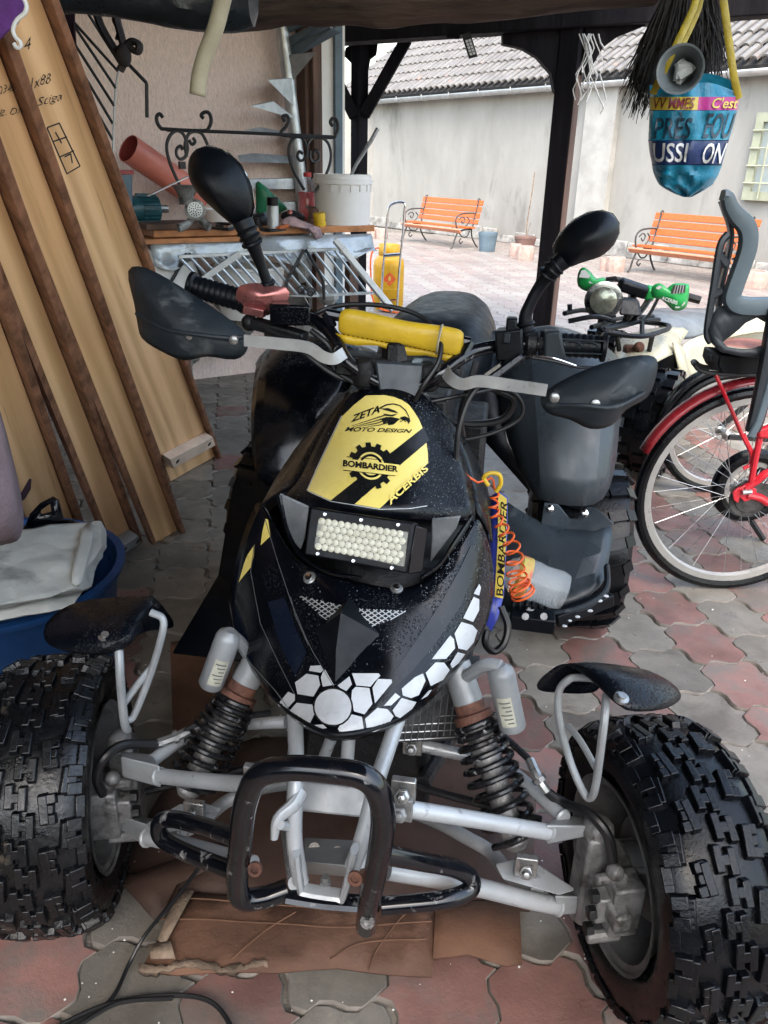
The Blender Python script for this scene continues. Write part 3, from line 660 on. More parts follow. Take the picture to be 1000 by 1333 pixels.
def rear_wheel(side):
    c = QO+QA*(.445*side)+QB*1.25; c.z = .256; ax = QA*side; fw_ = QB; up = QZ
    prof = [(.125, -.10), (.135, -.118), (.18, -.138), (.215, -.140), (.235, -.125), (.243, -.09), (.246, 0), (.243, .09), (.235, .125), (.215, .140), (.18, .138), (.135, .118), (.125, .10)]
    b = MB(); b.lathe(prof, c, ax, 48, caps=False)
    N = 20
    for k in range(N):
        for s in (-1, 1):
            th = 2*math.pi*(k+(.5 if s > 0 else 0))/N
            for (w0, w1, dth, wd) in ((.008, .062, .10, .028), (.066, .112, .05, .030), (.110, .134, .0, .026)):
                e0 = fw_*math.cos(th+dth*1.0)+up*math.sin(th+dth*1.0); e1 = fw_*math.cos(th+dth-.06)+up*math.sin(th+dth-.06)
                r0 = .246 if w0 < .06 else .243 if w0 < .1 else .238; r1 = .243 if w1 < .1 else .236 if w1 < .13 else .214
                p0 = c+ax*(s*w0)+e0*r0; p1 = c+ax*(s*w1)+e1*r1
                b.beam(p0, p1, .030, wd, (e0+ax*s*(.0 if w0 < .1 else .5)))
    w = thing_sub('rear_wheel', c); obj('tyre', b, M['rubber'], w, smooth=30)
    b = MB(); b.lathe([(.128, -.118), (.12, -.09), (.105, -.08), (.105, .06), (.12, .09), (.128, .118)], c, ax, 32, caps=False); b.lathe([(.105, .0), (.03, .02)], c, ax, 32); obj('rim', b, M['rim'], w)
rear_wheel(1); rear_wheel(-1)

# ---- body: hood cover and nose fairing
rows = [bez_row(*r) for r in (
    ((462, 512), (508, 505), (548, 514), .43, .44), ((452, 519), (506, 512), (556, 521), .405, .425), ((430, 550), (503, 542), (581, 547), .37, .42), ((409, 592), (496, 587), (601, 592), .315, .40),
    ((394, 627), (488, 627), (613, 637), .255, .345), ((379, 642), (480, 657), (617, 666), .215, .29), ((372, 650), (478, 668), (616, 676), .208, .285), ((376, 654), (478, 672), (612, 680), .235, .30))]
b = MB(); b.grid(rows); cover = qpart('hood_cover', b, M['black_body'], solid=.006, sub=1, off=-1)
FR = [
    ([(340, 650), (362, 690), (385, 728), (425, 750), (472, 762), (520, 770), (560, 755), (592, 715), (618, 672)], .135, .27),
    ([(334, 660), (358, 700), (382, 740), (424, 758), (471, 770), (520, 778), (565, 764), (598, 724), (624, 682)], .120, .265),
    ([(316, 705), (342, 748), (375, 778), (420, 787), (470, 797), (520, 805), (570, 797), (612, 760), (637, 715)], .088, .265),
    ([(302, 768), (330, 810), (368, 836), (415, 841), (465, 847), (520, 850), (575, 842), (615, 810), (641, 765)], .042, .25),
    ([(303, 812), (325, 852), (362, 882), (410, 892), (455, 896), (510, 893), (560, 878), (600, 850), (633, 805)], -.005, .22),
    ([(314, 842), (340, 882), (370, 911), (405, 927), (440, 932), (490, 925), (540, 905), (580, 875), (620, 832)], -.045, .19),
    ([(322, 857), (346, 894), (374, 923), (405, 945), (437, 956), (480, 950), (525, 931), (566, 900), (608, 851)], -.072, .172),
    ([(325, 860), (350, 897), (378, 927), (408, 949), (438, 960), (480, 954), (523, 935), (563, 904), (605, 855)], -.06, .18)]
def fr_row(pts, bc, be):
    P = catmull([(x, y, 0) for x, y in pts], 2); n = len(P)
    return [LB(p.x, p.y, bc+(be-bc)*abs(2*i/(n-1)-1)**1.8) for i, p in enumerate(P)]
FRr = [fr_row(*r) for r in FR]
b = MB(); b.grid(FRr); fairing = qpart('nose_fairing', b, M['black_gloss'], solid=.006, sub=1, off=-1)
# nose edge bead
b = MB(); b.tube(FRr[-2], .0042, n=8, sub=2); qpart('edge_trim', b, M['black_matt'])
# shoulders behind the cover
b = MB(); b.grid([[LB(462, 512, .43), LB(452, 519, .43), LB(430, 550, .43), LB(409, 592, .42), LB(394, 627, .36), LB(379, 642, .30)], [LB(456, 508, .50), LB(440, 520, .50), LB(412, 552, .50), LB(385, 592, .49), LB(358, 628, .44), LB(339, 651, .28)], [LB(450, 510, .62), LB(430, 530, .62), LB(400, 565, .62), LB(370, 605, .62), LB(345, 650, .60), LB(325, 690, .5)]])
qpart('shoulder_panel', b, M['black_body'], solid=.005, sub=1)
b = MB(); b.grid([[LB(548, 514, .44), LB(556, 521, .43), LB(581, 547, .42), LB(601, 592, .405), LB(613, 637, .35), LB(617, 666, .29)], [LB(556, 510, .50), LB(572, 522, .49), LB(598, 552, .48), LB(619, 596, .46), LB(632, 640, .40), LB(638, 690, .30)], [LB(560, 512, .62), LB(580, 530, .62), LB(606, 565, .62), LB(628, 610, .60), LB(640, 660, .55), LB(641, 720, .45)]])
qpart('shoulder_panel', b, M['black_body'], solid=.005, sub=1)
for pts in (([(318, 705), (303, 768), (304, 812), (322, 857)], .265), ([(637, 715), (641, 765), (633, 805), (608, 851)], .265)):
    sgn = -1 if pts[0][0][0] < 400 else 1
    e = [LB(x, y, bb) for (x, y), bb in zip(pts[0], (.265, .25, .22, .172))]
    b = MB(); b.grid([e, [p+QB*.12-QA*sgn*.01 for p in e], [p+QB*.34-QA*sgn*.03+QZ*.03 for p in e]]); qpart('side_panel', b, M['black_body'], solid=.005, sub=1)
# light recess
b = MB(); b.grid([[LB(360, 650, .29), LB(480, 662, .27), LB(622, 672, .31)], [LB(385, 720, .27), LB(480, 725, .25), LB(600, 730, .28)], [LB(400, 765, .20), LB(480, 775, .18), LB(575, 775, .2)]])
qpart('light_recess', b, M['under_black'], solid=.004)
for pts in (([(364, 643), (402, 660), (396, 702), (391, 716), (372, 692)], .235), ([(562, 676), (600, 672), (594, 688), (560, 733), (562, 700)], .235)):
    b = MB(); b.prism(LBs([(x, y, pts[1]-.0004*abs(x-480)*0) for x, y in pts[0]]), QB*.006); qpart('light_pocket', b, M['pocket'], bevel=.002)
for line in ([(364, 645, .20), (374, 690, .185), (392, 722, .165), (428, 745, .145), (470, 752, .135)], [(614, 672, .235), (592, 705, .195), (572, 735, .17), (548, 752, .15)]):
    b = MB(); b.tube(LBs(line), .004, n=6, sub=6); qpart('recess_lip', b, M['black_gloss'])
# light bar
lb = MB(); tl, tr, br_, bl = LB(404, 660, .150), LB(540, 681, .140), LB(530, 747, .108), LB(396, 722, .118)
fn = (br_-tl).cross(tr-bl).normalized(); fn = -fn if fn.dot(EYE-tl) < 0 else fn
lb.hexa([bl-fn*.05, br_-fn*.05, tr-fn*.05, tl-fn*.05, bl, br_, tr, tl]); bar = qpart('light_bar', lb, M['black_matt'], bevel=.003)
def lbp(u, v, o=0.0): return quad_map([bl, br_, tr, tl], u, v)+fn*o
b = MB(); b.hexa([lbp(.095, .19, -.001), lbp(.965, .13, -.001), lbp(.955, .81, -.001), lbp(.10, .77, -.001), lbp(.095, .19, .0015), lbp(.965, .13, .0015), lbp(.955, .81, .0015), lbp(.10, .77, .0015)])
obj('lens', b, M['lens_base'], bar)
b = MB(); 
for r in range(5):
    for k in range(13):
        u = .13+.80*(k+.5*(r % 2))/12.8; v = .225+.52*r/4
        if u < .95: b.lathe([(.0060, .0), (.0056, .0012), (.0042, .0021), (.0020, .0026), (.0006, .0027)], lbp(u, v, .001), fn, 9, caps=True)
obj('led_reflector', b, M['lens'], bar)
b = MB(); b.add([lbp(.095, .19, .0055), lbp(.965, .13, .0055), lbp(.955, .81, .0055), lbp(.10, .77, .0055)], [(0, 1, 2, 3)]); obj('lens_cover', b, M['cover_glass'], bar)
for u, v in ((.15, .90), (.50, .90), (.85, .92), (.13, .07), (.48, .06), (.85, .06)):
    b = MB(); b.lathe([(.0034, 0), (.0034, .0016), (.0022, .0028)], lbp(u, v), fn, 10); obj('light_bolt', b, M['chrome'], bar)
b = MB(); b.hexa([LB(541, 684, .16), LB(556, 690, .19), LB(549, 742, .17), LB(531, 746, .13), LB(541, 684, .145), LB(556, 688, .17), LB(549, 745, .14), LB(531, 748, .112)]); obj('end_cap', b, M['black_gloss'], bar, bevel=.002)

# ---- decals draped on the body
bpy.context.view_layer.update()
dg = bpy.context.evaluated_depsgraph_get()
def bvh_of(objs):
    vs = []; fs = []
    for o in objs:
        e = o.evaluated_get(dg); me = e.to_mesh(); k = len(vs); mwx = Matrix.Translation(QO) @ Matrix.Rotation(QY, 4, 'Z')
        vs += [mwx @ v.co for v in me.vertices]; fs += [tuple(i+k for i in p.vertices) for p in me.polygons]; e.to_mesh_clear()
    return BVHTree.FromPolygons(vs, fs)
BV = bvh_of([cover, fairing])
def drape(x, y, off):
    d = ray(x, y).normalized(); h = BV.ray_cast(EYE, d)
    if h[0] is None: return None
    n = h[1] if h[1].dot(d) < 0 else -h[1]
    return h[0]+n*off
def decal(name, polys, m, off, cuts=2, label=None, parent=None):       # polys: lists of photo points
    bm = bmesh.new()
    for P in polys:
        try: bm.faces.new([bm.verts.new((x, y, 0)) for x, y in P])
        except ValueError: pass
    bmesh.ops.triangulate(bm, faces=bm.faces)
    for _ in range(7):
        lg = [e for e in bm.edges if e.calc_length() > 7.0]
        if not lg: break
        bmesh.ops.subdivide_edges(bm, edges=lg, cuts=1); bmesh.ops.triangulate(bm, faces=[f for f in bm.faces if len(f.verts) > 3])
    bm.verts.ensure_lookup_table(); bm.verts.index_update()
    pos = [drape(v.co.x, v.co.y, off) for v in bm.verts]
    b = MB(); idx = {}
    for f in bm.faces:
        if any(pos[v.index] is None for v in f.verts): continue
        q = []
        for v in f.verts:
            if v.index not in idx: idx[v.index] = len(b.V); b.V.append(pos[v.index])
            q.append(idx[v.index])
        b.F.append(tuple(q)); b.mi.append(0)
    bm.free()
    if b.F: return obj(name, b, m, parent or cover, smooth=80, label=label)
def text_polys(txt, q, shear=0.0, bold=0.0):
    vs, fs = text_mesh(txt, 1, shear, bold); P = [quad_map([(x, y, 0) for x, y in q], u, v) for u, v in vs]
    return [[(P[i].x, P[i].y) for i in f] for f in fs]
def stroke(pts, w, w2=None):
    out = []; w2 = w if w2 is None else w2; n = len(pts)
    L = []; R_ = []
    for i, (x, y) in enumerate(pts):
        x0, y0 = pts[max(i-1, 0)]; x1, y1 = pts[min(i+1, n-1)]; dx, dy = x1-x0, y1-y0; l = math.hypot(dx, dy) or 1
        ww = (w+(w2-w)*i/max(1, n-1))/2; L.append((x-dy/l*ww, y+dx/l*ww)); R_.append((x+dy/l*ww, y-dx/l*ww))
    for i in range(n-1): out.append([L[i], L[i+1], R_[i+1], R_[i]])
    return out
c7 = lambda pts: [(380+x/4.545, 480+y/4.545) for x, y in pts]
yel = c7([(440, 160), (545, 158), (600, 168), (650, 187), (690, 213), (722, 255), (750, 300), (772, 352), (795, 440), (803, 500), (805, 560), (520, 828), (370, 802), (232, 781), (96, 722), (170, 560), (240, 410), (302, 282), (370, 215)])
decal('hood_sticker', [yel], M['yellow_pale'], .0012, cuts=5)
decal('sticker_border', stroke(c7([(92, 724), (166, 558), (236, 408), (298, 280)]), 1.3)+stroke(c7([(96, 726), (232, 786), (372, 808), (520, 833), (700, 828), (800, 812)]), 1.0), M['white_sticker'], .0012)
decal('sticker_stripe', [c7([(232, 783), (372, 804), (812, 425), (776, 350)])], M['ink'], .0019, cuts=4)
decal('sticker_lettering', text_polys('ZETA', c7([(352, 322), (522, 262), (522, 218), (356, 282)]), .25, .03), M['ink'], .0024, 1)
decal('sticker_lettering', text_polys('MOTO DESIGN', c7([(318, 374), (706, 384), (712, 362), (324, 346)]), .3, .025), M['ink'], .0024, 1)
eg = stroke(c7([(518, 240), (560, 218), (600, 212), (640, 222), (672, 250), (690, 285), (698, 318)]), 2.0, 1.0)
eg += [c7([(640, 292), (668, 284), (690, 296), (697, 312), (691, 332), (680, 314), (660, 306), (642, 304)]), c7([(525, 240), (570, 236), (612, 252), (632, 268), (600, 262), (560, 252)]), c7([(540, 268), (590, 276), (625, 270), (600, 286), (560, 284)]),
       c7([(520, 300), (585, 288), (640, 300), (602, 334), (596, 312), (572, 338), (566, 316), (542, 330), (540, 312)])]
for p in ([(358, 342), (470, 306), (560, 276)], [(372, 346), (480, 318), (566, 292)], [(404, 344), (500, 328), (560, 306)], [(450, 346), (520, 338), (580, 318)]): eg += stroke(c7(p), .5, 1.9)
eg += stroke(c7([(640, 318), (660, 306), (672, 318)]), 1.2)
decal('eagle_emblem', eg, M['ink'], .0024, 1)
gear = []; gx, gy_, T = 470, 580, 13
def gp(a, r): return (gx+r*math.cos(a)*.97, gy_-r*math.sin(a)*1.0+.06*r*math.cos(a))
for k in range(64):
    a0, a1 = 2*math.pi*k/64, 2*math.pi*(k+1)/64
    gear.append(c7([gp(a0, 82), gp(a1, 82), gp(a1, 116), gp(a0, 116)]))
for k in range(T):
    a = 2*math.pi*(k+.5)/T; gear.append(c7([gp(a-.155, 114), gp(a+.155, 114), gp(a+.105, 140), gp(a-.105, 140)]))
for k in range(32):
    a0, a1 = 2*math.pi*k/32, 2*math.pi*(k+1)/32; gear.append(c7([gp(a0, 56), gp(a1, 56), gp(a1, 70), gp(a0, 70)]))
decal('gear_emblem', gear, M['ink'], .0027, 0)
decal('emblem_halo', [c7([gp(2*math.pi*k/40, 83) for k in range(40)])], M['yellow_pale'], .0023, 3)
decal('emblem_band', [c7([(306, 536), (634, 574), (632, 640), (308, 604)])], M['yellow_pale'], .0032, 3)
decal('emblem_rule', stroke(c7([(330, 527), (632, 556)]), .8)+stroke(c7([(310, 608), (610, 640)]), .8), M['ink'], .0036)
decal('sticker_lettering', text_polys('BOMBARDIER', c7([(308, 586), (626, 620), (628, 584), (312, 546)]), 0, .042), M['ink'], .0040, 1)
decal('sticker_lettering', text_polys('ACERBIS', c7([(582, 812), (808, 602), (778, 574), (556, 772)]), .1, .03), M['yellow_pale'], .0040, 1)
c5 = lambda pts: [(280+x/2.5, 480+y/2.5) for x, y in pts]
decal('yellow_chip', [c5([(166, 488), (174, 492), (182, 545), (150, 575), (156, 530)])], M['yellow_pale'], .0012, 2, parent=fairing)
decal('yellow_chip', [c5([(131, 572), (127, 610), (119, 645), (79, 695), (96, 635), (108, 605)])], M['yellow_pale'], .0012, 2, parent=fairing)
hexes = [[(312, 968), (345, 966), (354, 982), (345, 990), (308, 984)], [(262, 1022), (300, 993), (338, 1000), (344, 1030), (322, 1068), (270, 1060)], [(352, 988), (360, 980), (388, 1030), (352, 1036), (346, 1006)], [(206, 1093), (240, 1052), (262, 1062), (262, 1080), (236, 1108), (210, 1098)], [(246, 1112), (268, 1088), (318, 1094), (328, 1120), (306, 1165), (276, 1160), (246, 1140)], [(326, 1160), (352, 1158), (366, 1170), (340, 1174)],
         [(400, 1032), (438, 1002), (446, 1028), (428, 1050), (408, 1040)], [(446, 992), (532, 992), (538, 1000), (520, 1018), (506, 1036), (460, 1032)], [(446, 1048), (458, 1036), (502, 1040), (512, 1092), (486, 1126), (452, 1116), (444, 1074)], [(512, 1040), (530, 1010), (574, 1012), (576, 1022), (520, 1090)], [(400, 1172), (414, 1150), (446, 1126), (478, 1134), (484, 1176), (460, 1186), (408, 1184)],
         [(488, 1140), (528, 1104), (560, 1108), (580, 1130), (562, 1158), (520, 1180), (494, 1180)], [(548, 1098), (586, 1056), (602, 1068), (572, 1096)], [(576, 1112), (606, 1072), (654, 1084), (640, 1106), (600, 1136), (586, 1130)], [(610, 1064), (606, 1042), (650, 1004), (676, 992), (684, 1016), (662, 1062), (636, 1072)], [(668, 1076), (694, 1046), (704, 1044), (690, 1064)], [(684, 990), (716, 956), (744, 956), (762, 980), (740, 1012), (700, 1032)], [(704, 946), (764, 868), (776, 880), (780, 910), (750, 944)], [(770, 974), (764, 960), (788, 922), (812, 928), (790, 958)], [(778, 862), (800, 824), (836, 834), (852, 852), (840, 890), (818, 916), (790, 910)], [(806, 812), (840, 742), (858, 750), (858, 786), (838, 824)], [(840, 732), (858, 700), (864, 712), (858, 738)]]
def shrink(P, s=.995):
    cx = sum(p[0] for p in P)/len(P); cy = sum(p[1] for p in P)/len(P); return [(cx+(x-cx)*s, cy+(y-cy)*s) for x, y in P]
for h in hexes: decal('hexagon_sticker', [c5(shrink(h))], M['white_sticker'], .0013, 2, parent=fairing)
decal('round_badge', [c5([(385+59*math.cos(2*math.pi*k/28), 1102+58*math.sin(2*math.pi*k/28)) for k in range(28)])], M['white_sticker'], .0018, 2, parent=fairing)
decal('badge_ring', sum([stroke(c5([(385+62*math.cos(a), 1102+61*math.sin(a)), (385+62*math.cos(a+.21), 1102+61*math.sin(a+.21))]), 2.2) for a in [2*math.pi*k/30 for k in range(30)]], []), M['ink'], .0016, 0, parent=fairing)
for L_ in ([(165, 490), (182, 548), (210, 640), (250, 760), (300, 880), (322, 925), (388, 1036)], [(48, 752), (70, 880), (120, 960), (200, 1050), (250, 1120)], [(130, 572), (118, 660), (150, 830), (210, 960), (262, 1062)], [(248, 742), (262, 800), (306, 900)]):
    decal('panel_edge', stroke(c5(L_), .9), M['grey_line'], .0015, 1, parent=fairing)
# centre beak and vents
b = MB(); tip = drape(438, 889, .004); top = drape(455, 779, .004); pk = drape(451, 805, .030); bL = drape(412, 822, .002); bR = drape(494, 826, .002); mid = drape(444, 850, .020)
b.add([top, bL, pk, bR, tip, mid], [(0, 1, 2), (0, 2, 3), (1, 4, 5), (1, 5, 2), (3, 2, 5), (3, 5, 4)]); obj('beak', b, M['black_matt'], fairing, smooth=0)
def clip_line(P, px, py, dx, dy):
    ts = []; n = len(P)
    for i in range(n):
        (x0, y0), (x1, y1) = P[i], P[(i+1) % n]; ex, ey = x1-x0, y1-y0; den = dx*ey-dy*ex
        if abs(den) < 1e-6: continue
        t = ((x0-px)*ey-(y0-py)*ex)/den; u = ((x0-px)*dy-(y0-py)*dx)/den
        if 0 <= u <= 1: ts.append(t)
    return None if len(ts) < 2 else ((px+dx*min(ts), py+dy*min(ts)), (px+dx*max(ts), py+dy*max(ts)))
for tri in ([(388, 775), (446, 789), (438, 801), (426, 808)], [(461, 793), (528, 796), (512, 806), (486, 816), (474, 815)]):
    decal('vent', [tri], M['ink'], .0012, 1, parent=fairing); st = []; cx = sum(p[0] for p in tri)/len(tri); cy = sum(p[1] for p in tri)/len(tri)
    for dx, dy in ((.8, .6), (.86, -.5)):
        for k in range(-9, 10):
            sg = clip_line(tri, cx-dy*5.0*k, cy+dx*5.0*k, dx, dy)
            if sg: st += stroke([sg[0], ((sg[0][0]+sg[1][0])/2, (sg[0][1]+sg[1][1])/2), sg[1]], 1.25)
    decal('vent_mesh', st, M['zinc'], .0024, 0, parent=fairing)
decal('facet_band', [c5([(832, 575), (852, 600), (846, 650), (800, 770), (720, 890), (640, 985), (560, 1060), (520, 1088), (560, 1020), (650, 890), (730, 770), (792, 660)])], M['ink'], .0011, 1, parent=fairing)  # dark band painted on to suggest a darker facet of the nose
decal('facet_band', [c5([(172, 760), (228, 745), (262, 840), (300, 925), (262, 1000), (215, 900)])], M['dark_band'], .0011, 1, parent=fairing)
for x, y in ((403, 752), (516, 766)):
    p = drape(x, y, 0); d = (drape(x, y, .01)-p).normalized(); b = MB(); b.lathe([(.011, -.001), (.011, .0015), (.008, .003)], p, d, 18); w_ = obj('fairing_screw', b, M['bolt'], fairing); b = MB(); b.lathe([(.006, .002), (.006, .005), (.003, .0055)], p, d, 10); obj('screw_head', b, M['chrome'], w_) if False else obj('fairing_screw', b, M['chrome'], fairing)

# ---- frame tubes, arms, shocks, bumper
fr = MB()
for pts, r in (([(383, 915, .02), (385, 960, -.03), (385, 1010, -.09), (383, 1090, -.13), (392, 1148, -.145)], .0125), ([(520, 930, .03), (505, 975, -.03), (490, 1020, -.08), (472, 1090, -.12), (458, 1130, -.14)], .0125), ([(455, 950, .02), (451, 1005, .0)], .011), ([(432, 960, .06), (414, 1005, .05)], .010), ([(385, 1150, -.14), (375, 1090, .05), (370, 1060, .3)], .012), ([(470, 1120, -.12), (480, 1080, .1), (490, 1040, .4)], .012)):
    fr.tube(LBs(pts), r, n=12, sub=4)
frame_ = qpart('frame', fr, M['silver_paint'])
b = MB(); b.hexa([LB(392, 1056, -.06), LB(490, 1066, -.06), LB(490, 1066, 0), LB(392, 1056, 0), LB(392, 1016, -.03), LB(490, 1027, -.03), LB(490, 1027, .03), LB(392, 1016, .03)]); obj('cross_member', b, M['silver_dull'], frame_, bevel=.003)
b = MB(); b.hexa([LB(398, 1138, -.07), LB(462, 1142, -.07), LB(468, 1120, 0), LB(396, 1112, 0), LB(397, 1122, -.08), LB(463, 1128, -.08), LB(466, 1094, 0), LB(396, 1090, 0)]); obj('skid_plate', b, M['silver_dull'], frame_, bevel=.002)
for x, y in ((409, 1105), (439, 1110)):
    b = MB(); p = LB(x, y, -.03); b.lathe([(.010, .0), (.010, .006)], p, (LB(x, y, -.04)-p), 14); obj('skid_hole', b, M['ink'], frame_)
b = MB(); b.tube(LBs([(386, 1110, -.15), (391, 1150, -.155), (396, 1158, -.155), (440, 1165, -.155), (448, 1163, -.155), (462, 1105, -.15)]), .006, n=8, sub=3, flat=2.2); obj('tow_bracket', b, M['silver_paint'], frame_)
b = MB(); b.rod(LB(424, 1160, -.14), LB(424, 1141, -.14), .006, 8); b.lathe([(.009, 0), (.009, .01)], LB(424, 1152, -.14), (0, 0, 1), 6); obj('bolt', b, M['bolt'], frame_)
b = MB(); b.tube(LBs([(392, 1030, -.10), (382, 1048, -.12), (362, 1066, -.14), (357, 1092, -.15)]), [.012, .013, .010, .006], n=10, sub=4, flat=.8); b.rod(LB(365, 1074, -.15), LB(375, 1076, -.13), .007, 8); obj('tow_hook', b, M['silver_paint'], frame_)
b = MB(); b.tube(LBs([(477, 1206, -.15), (482, 1170, -.18), (494, 1110, -.205), (499, 1065, -.215), (492, 1030, -.22), (470, 1010, -.22), (430, 1003, -.22), (375, 1000, -.22), (338, 1010, -.22), (320, 1045, -.215), (313, 1100, -.205), (309, 1150, -.18), (316, 1170, -.17), (345, 1168, -.155), (375, 1158, -.14)]), .0165, n=16, sub=7)
bump_ = qpart('bumper', b, M['black_paint'])
for pts in ([(497, 1112, -.19), (545, 1121, -.155), (590, 1130, -.12), (613, 1143, -.11), (610, 1160, -.12), (575, 1172, -.145), (496, 1180, -.17)], [(309, 1092, -.19), (265, 1076, -.155), (222, 1066, -.115), (207, 1074, -.11), (213, 1093, -.11), (250, 1113, -.14), (308, 1135, -.18)]):
    b = MB(); b.tube(LBs(pts), .0135, n=12, sub=6); obj('bumper_loop', b, M['black_paint'], bump_)
b = MB(); b.tube(LBs([(375, 1165, -.15), (420, 1172, -.15), (468, 1176, -.15)]), .008, n=8, sub=3, flat=2); obj('bumper_strut', b, M['black_paint'], bump_)
for x, y, bb in ((479, 1198, -.185), (333, 1130, -.20), (463, 1142, -.19)):
    p = LB(x, y, bb); b = MB(); b.lathe([(.0105, 0), (.0105, .006), (.006, .006), (.006, .002)], p, -QB+QZ*.4, 14); obj('bumper_bolt', b, M['rust'] if x < 470 else M['bolt'], bump_)
def aarm(name, tubes, box, extra=()):
    b = MB()
    for pts, r in tubes: b.tube(LBs(pts), r, n=14, sub=5)
    o = qpart(name, b, M['silver_paint']); b = MB(); b.hexa([LB(*p) for p in box]); obj('arm_end', b, M['silver_dull'], o, bevel=.003)
    for pts, r in tubes:
        q_ = LBs(pts); d_ = q_[-1]-q_[-2]; b = MB(); b.lathe([(r, -.004), (r+.0025, -.002), (r+.003, .001), (r, .004)], q_[-1]-d_.normalized()*.004, d_, 12, caps=False); obj('weld_bead', b, M['silver_dull'], o)
    for e in extra:
        b = MB(); b.prism(LBs(e), QB*.008-QZ*.002); obj('gusset', b, M['silver_paint'], o, bevel=.002)
    return o
aR = aarm('upper_arm', [([(524, 1052, -.12), (600, 1064, -.085), (718, 1084, -.025)], .0125), ([(535, 968, .15), (600, 982, .15), (648, 992, .14), (676, 1012, .10), (735, 1066, .005)], .0115)], [(712, 1100, -.04), (772, 1088, 0), (780, 1078, .03), (730, 1080, .03), (710, 1074, -.035), (772, 1076, -.005), (776, 1066, .03), (728, 1060, .03)])
lR = aarm('lower_arm', [([(505, 1133, -.12), (600, 1150, -.08), (690, 1172, -.04), (730, 1180, -.025)], .0145), ([(505, 1048, .28), (560, 1066, .22), (610, 1092, .15), (640, 1110, .12), (665, 1140, .04), (700, 1165, -.02)], .013)], [(725, 1192, -.04), (772, 1188, -.01), (775, 1180, .03), (730, 1180, .03), (722, 1166, -.035), (770, 1168, -.012), (770, 1158, .03), (728, 1154, .03)],
          [[(645, 1128, -.03), (678, 1120, -.01), (700, 1128, -.015), (748, 1160, -.035), (728, 1166, -.05), (690, 1155, -.055), (655, 1145, -.055)]])
aL = aarm('upper_arm', [([(334, 1022, -.12), (280, 1018, -.08), (205, 1010, -.03)], .0125), ([(372, 940, .15), (320, 942, .15), (272, 942, .14), (248, 955, .1), (190, 996, .005)], .0115)], [(210, 1026, -.04), (160, 1012, -.01), (158, 1002, .03), (200, 1005, .03), (208, 997, -.035), (157, 985, -.012), (158, 978, .03), (198, 982, .03)])
lL = aarm('lower_arm', [([(330, 1126, -.12), (260, 1106, -.08), (205, 1092, -.04), (190, 1090, -.03)], .0145), ([(380, 1020, .28), (340, 1026, .2), (310, 1036, .14), (288, 1048, .12), (262, 1070, .04), (225, 1088, -.02)], .013)], [(205, 1106, -.04), (155, 1086, -.01), (152, 1076, .03), (198, 1085, .03), (206, 1078, -.035), (152, 1060, -.012), (152, 1054, .03), (200, 1066, .03)],
          [[(286, 1056, -.01), (262, 1048, -.01), (232, 1050, -.015), (190, 1074, -.035), (205, 1086, -.05), (240, 1080, -.055), (275, 1072, -.055)]])
for o, x, y, bb in ((aR, 524, 1036, -.13), (aR, 520, 1060, -.14), (aR, 536, 975, .12), (lR, 685, 1135, -.05), (lL, 250, 1062, -.05), (aL, 330, 1018, -.13)):
    p = LB(x, y, bb); b = MB(); b.box(p+QB*.012, (.035, .012, .04), QA, QB, QZ); b.lathe([(.012, 0), (.012, .008), (.007, .009), (.007, .018), (.004, .019)], p, -QB*.8+QZ*.45, 6); obj('pivot_bolt', b, M['bolt'] if x != 520 else M['cast_alu'], o, bevel=.002)
for q0_, q1_ in (((520, 1018, .10), (705, 1068, .05)), ((362, 990, .10), (190, 1030, .05))): b = MB(); b.rod(LB(*q0_), LB(*q1_), .007, 8); qpart('tie_rod', b, M['under_black'])
def shock(T, B, res0, res1, neck, sign):
    T, B = LB(*T), LB(*B); ax = (B-T); L = ax.length; d = ax.normalized(); x, y, _ = frame(d)
    b = MB(); b.lathe([(.024, 0), (.024, L*.42), (.026, L*.43), (.026, L*.5), (.020, L*.52), (.022, L), (.014, L+.01)], T, d, 16); o = qpart('shock_absorber', b, M['cast_alu'])
    b = MB(); b.lathe([(.025, -.035), (.026, .03), (.025, .033)], T, d, 20); obj('shock_body', b, M['silver_dull'], o)
    b = MB(); b.lathe([(.026, .034), (.026, .05), (.034, .052), (.034, .066)], T, d, 20); obj('preload_ring', b, M['rust'], o)
    P = []; turns = 9.5; n = int(turns*14)
    for i in range(n+1):
        t = i/n; tt = t*t*.35+t*.65; a = 2*math.pi*turns*t; r = .034+.009*min(1, t*2.0)
        P.append(T+d*(.065+(L-.075)*tt)+(x*math.cos(a)+y*math.sin(a))*r)
    b = MB(); b.tube(P, .0056, n=8, sub=1); obj('spring', b, M['spring'], o)
    r0, r1 = LB(*res0), LB(*res1); rd = (r1-r0); b = MB(); b.lathe([(.010, -.012), (.020, -.004), (.0225, .004), (.0225, rd.length-.004), (.020, rd.length)], r0, rd, 24); rs_ = obj('reservoir', b, M['silver_dull'], o)
    e_ = (EYE-r0).normalized(); e_ = (e_-rd.normalized()*e_.dot(rd.normalized())).normalized(); f_ = rd.normalized().cross(e_); rn = rd.normalized()
    b = MB(); b.grid([[r0+rn*h+(e_*math.cos(a)+f_*math.sin(a))*.0230 for a in [sign*.25-.55+1.1*k/6 for k in range(7)]] for h in (rd.length*.35, rd.length*.85)]); lb_ = obj('reservoir_label', b, M['label_pale'], rs_)
    b = MB()
    for k in range(6):
        h = rd.length*(.42+.07*k); b.grid([[r0+rn*hh+(e_*math.cos(a)+f_*math.sin(a))*.0234 for a in [sign*.25-.42+(.84-.2*(k % 3))*j/4 for j in range(5)]] for hh in (h, h+rd.length*.022)])
    obj('label_print', b, M['grey_line'], rs_, kind='stuff')
    nk = LBs(neck); b = MB(); b.tube(nk, .0115, n=10, sub=3); obj('reservoir_neck', b, M['silver_dull'], o)
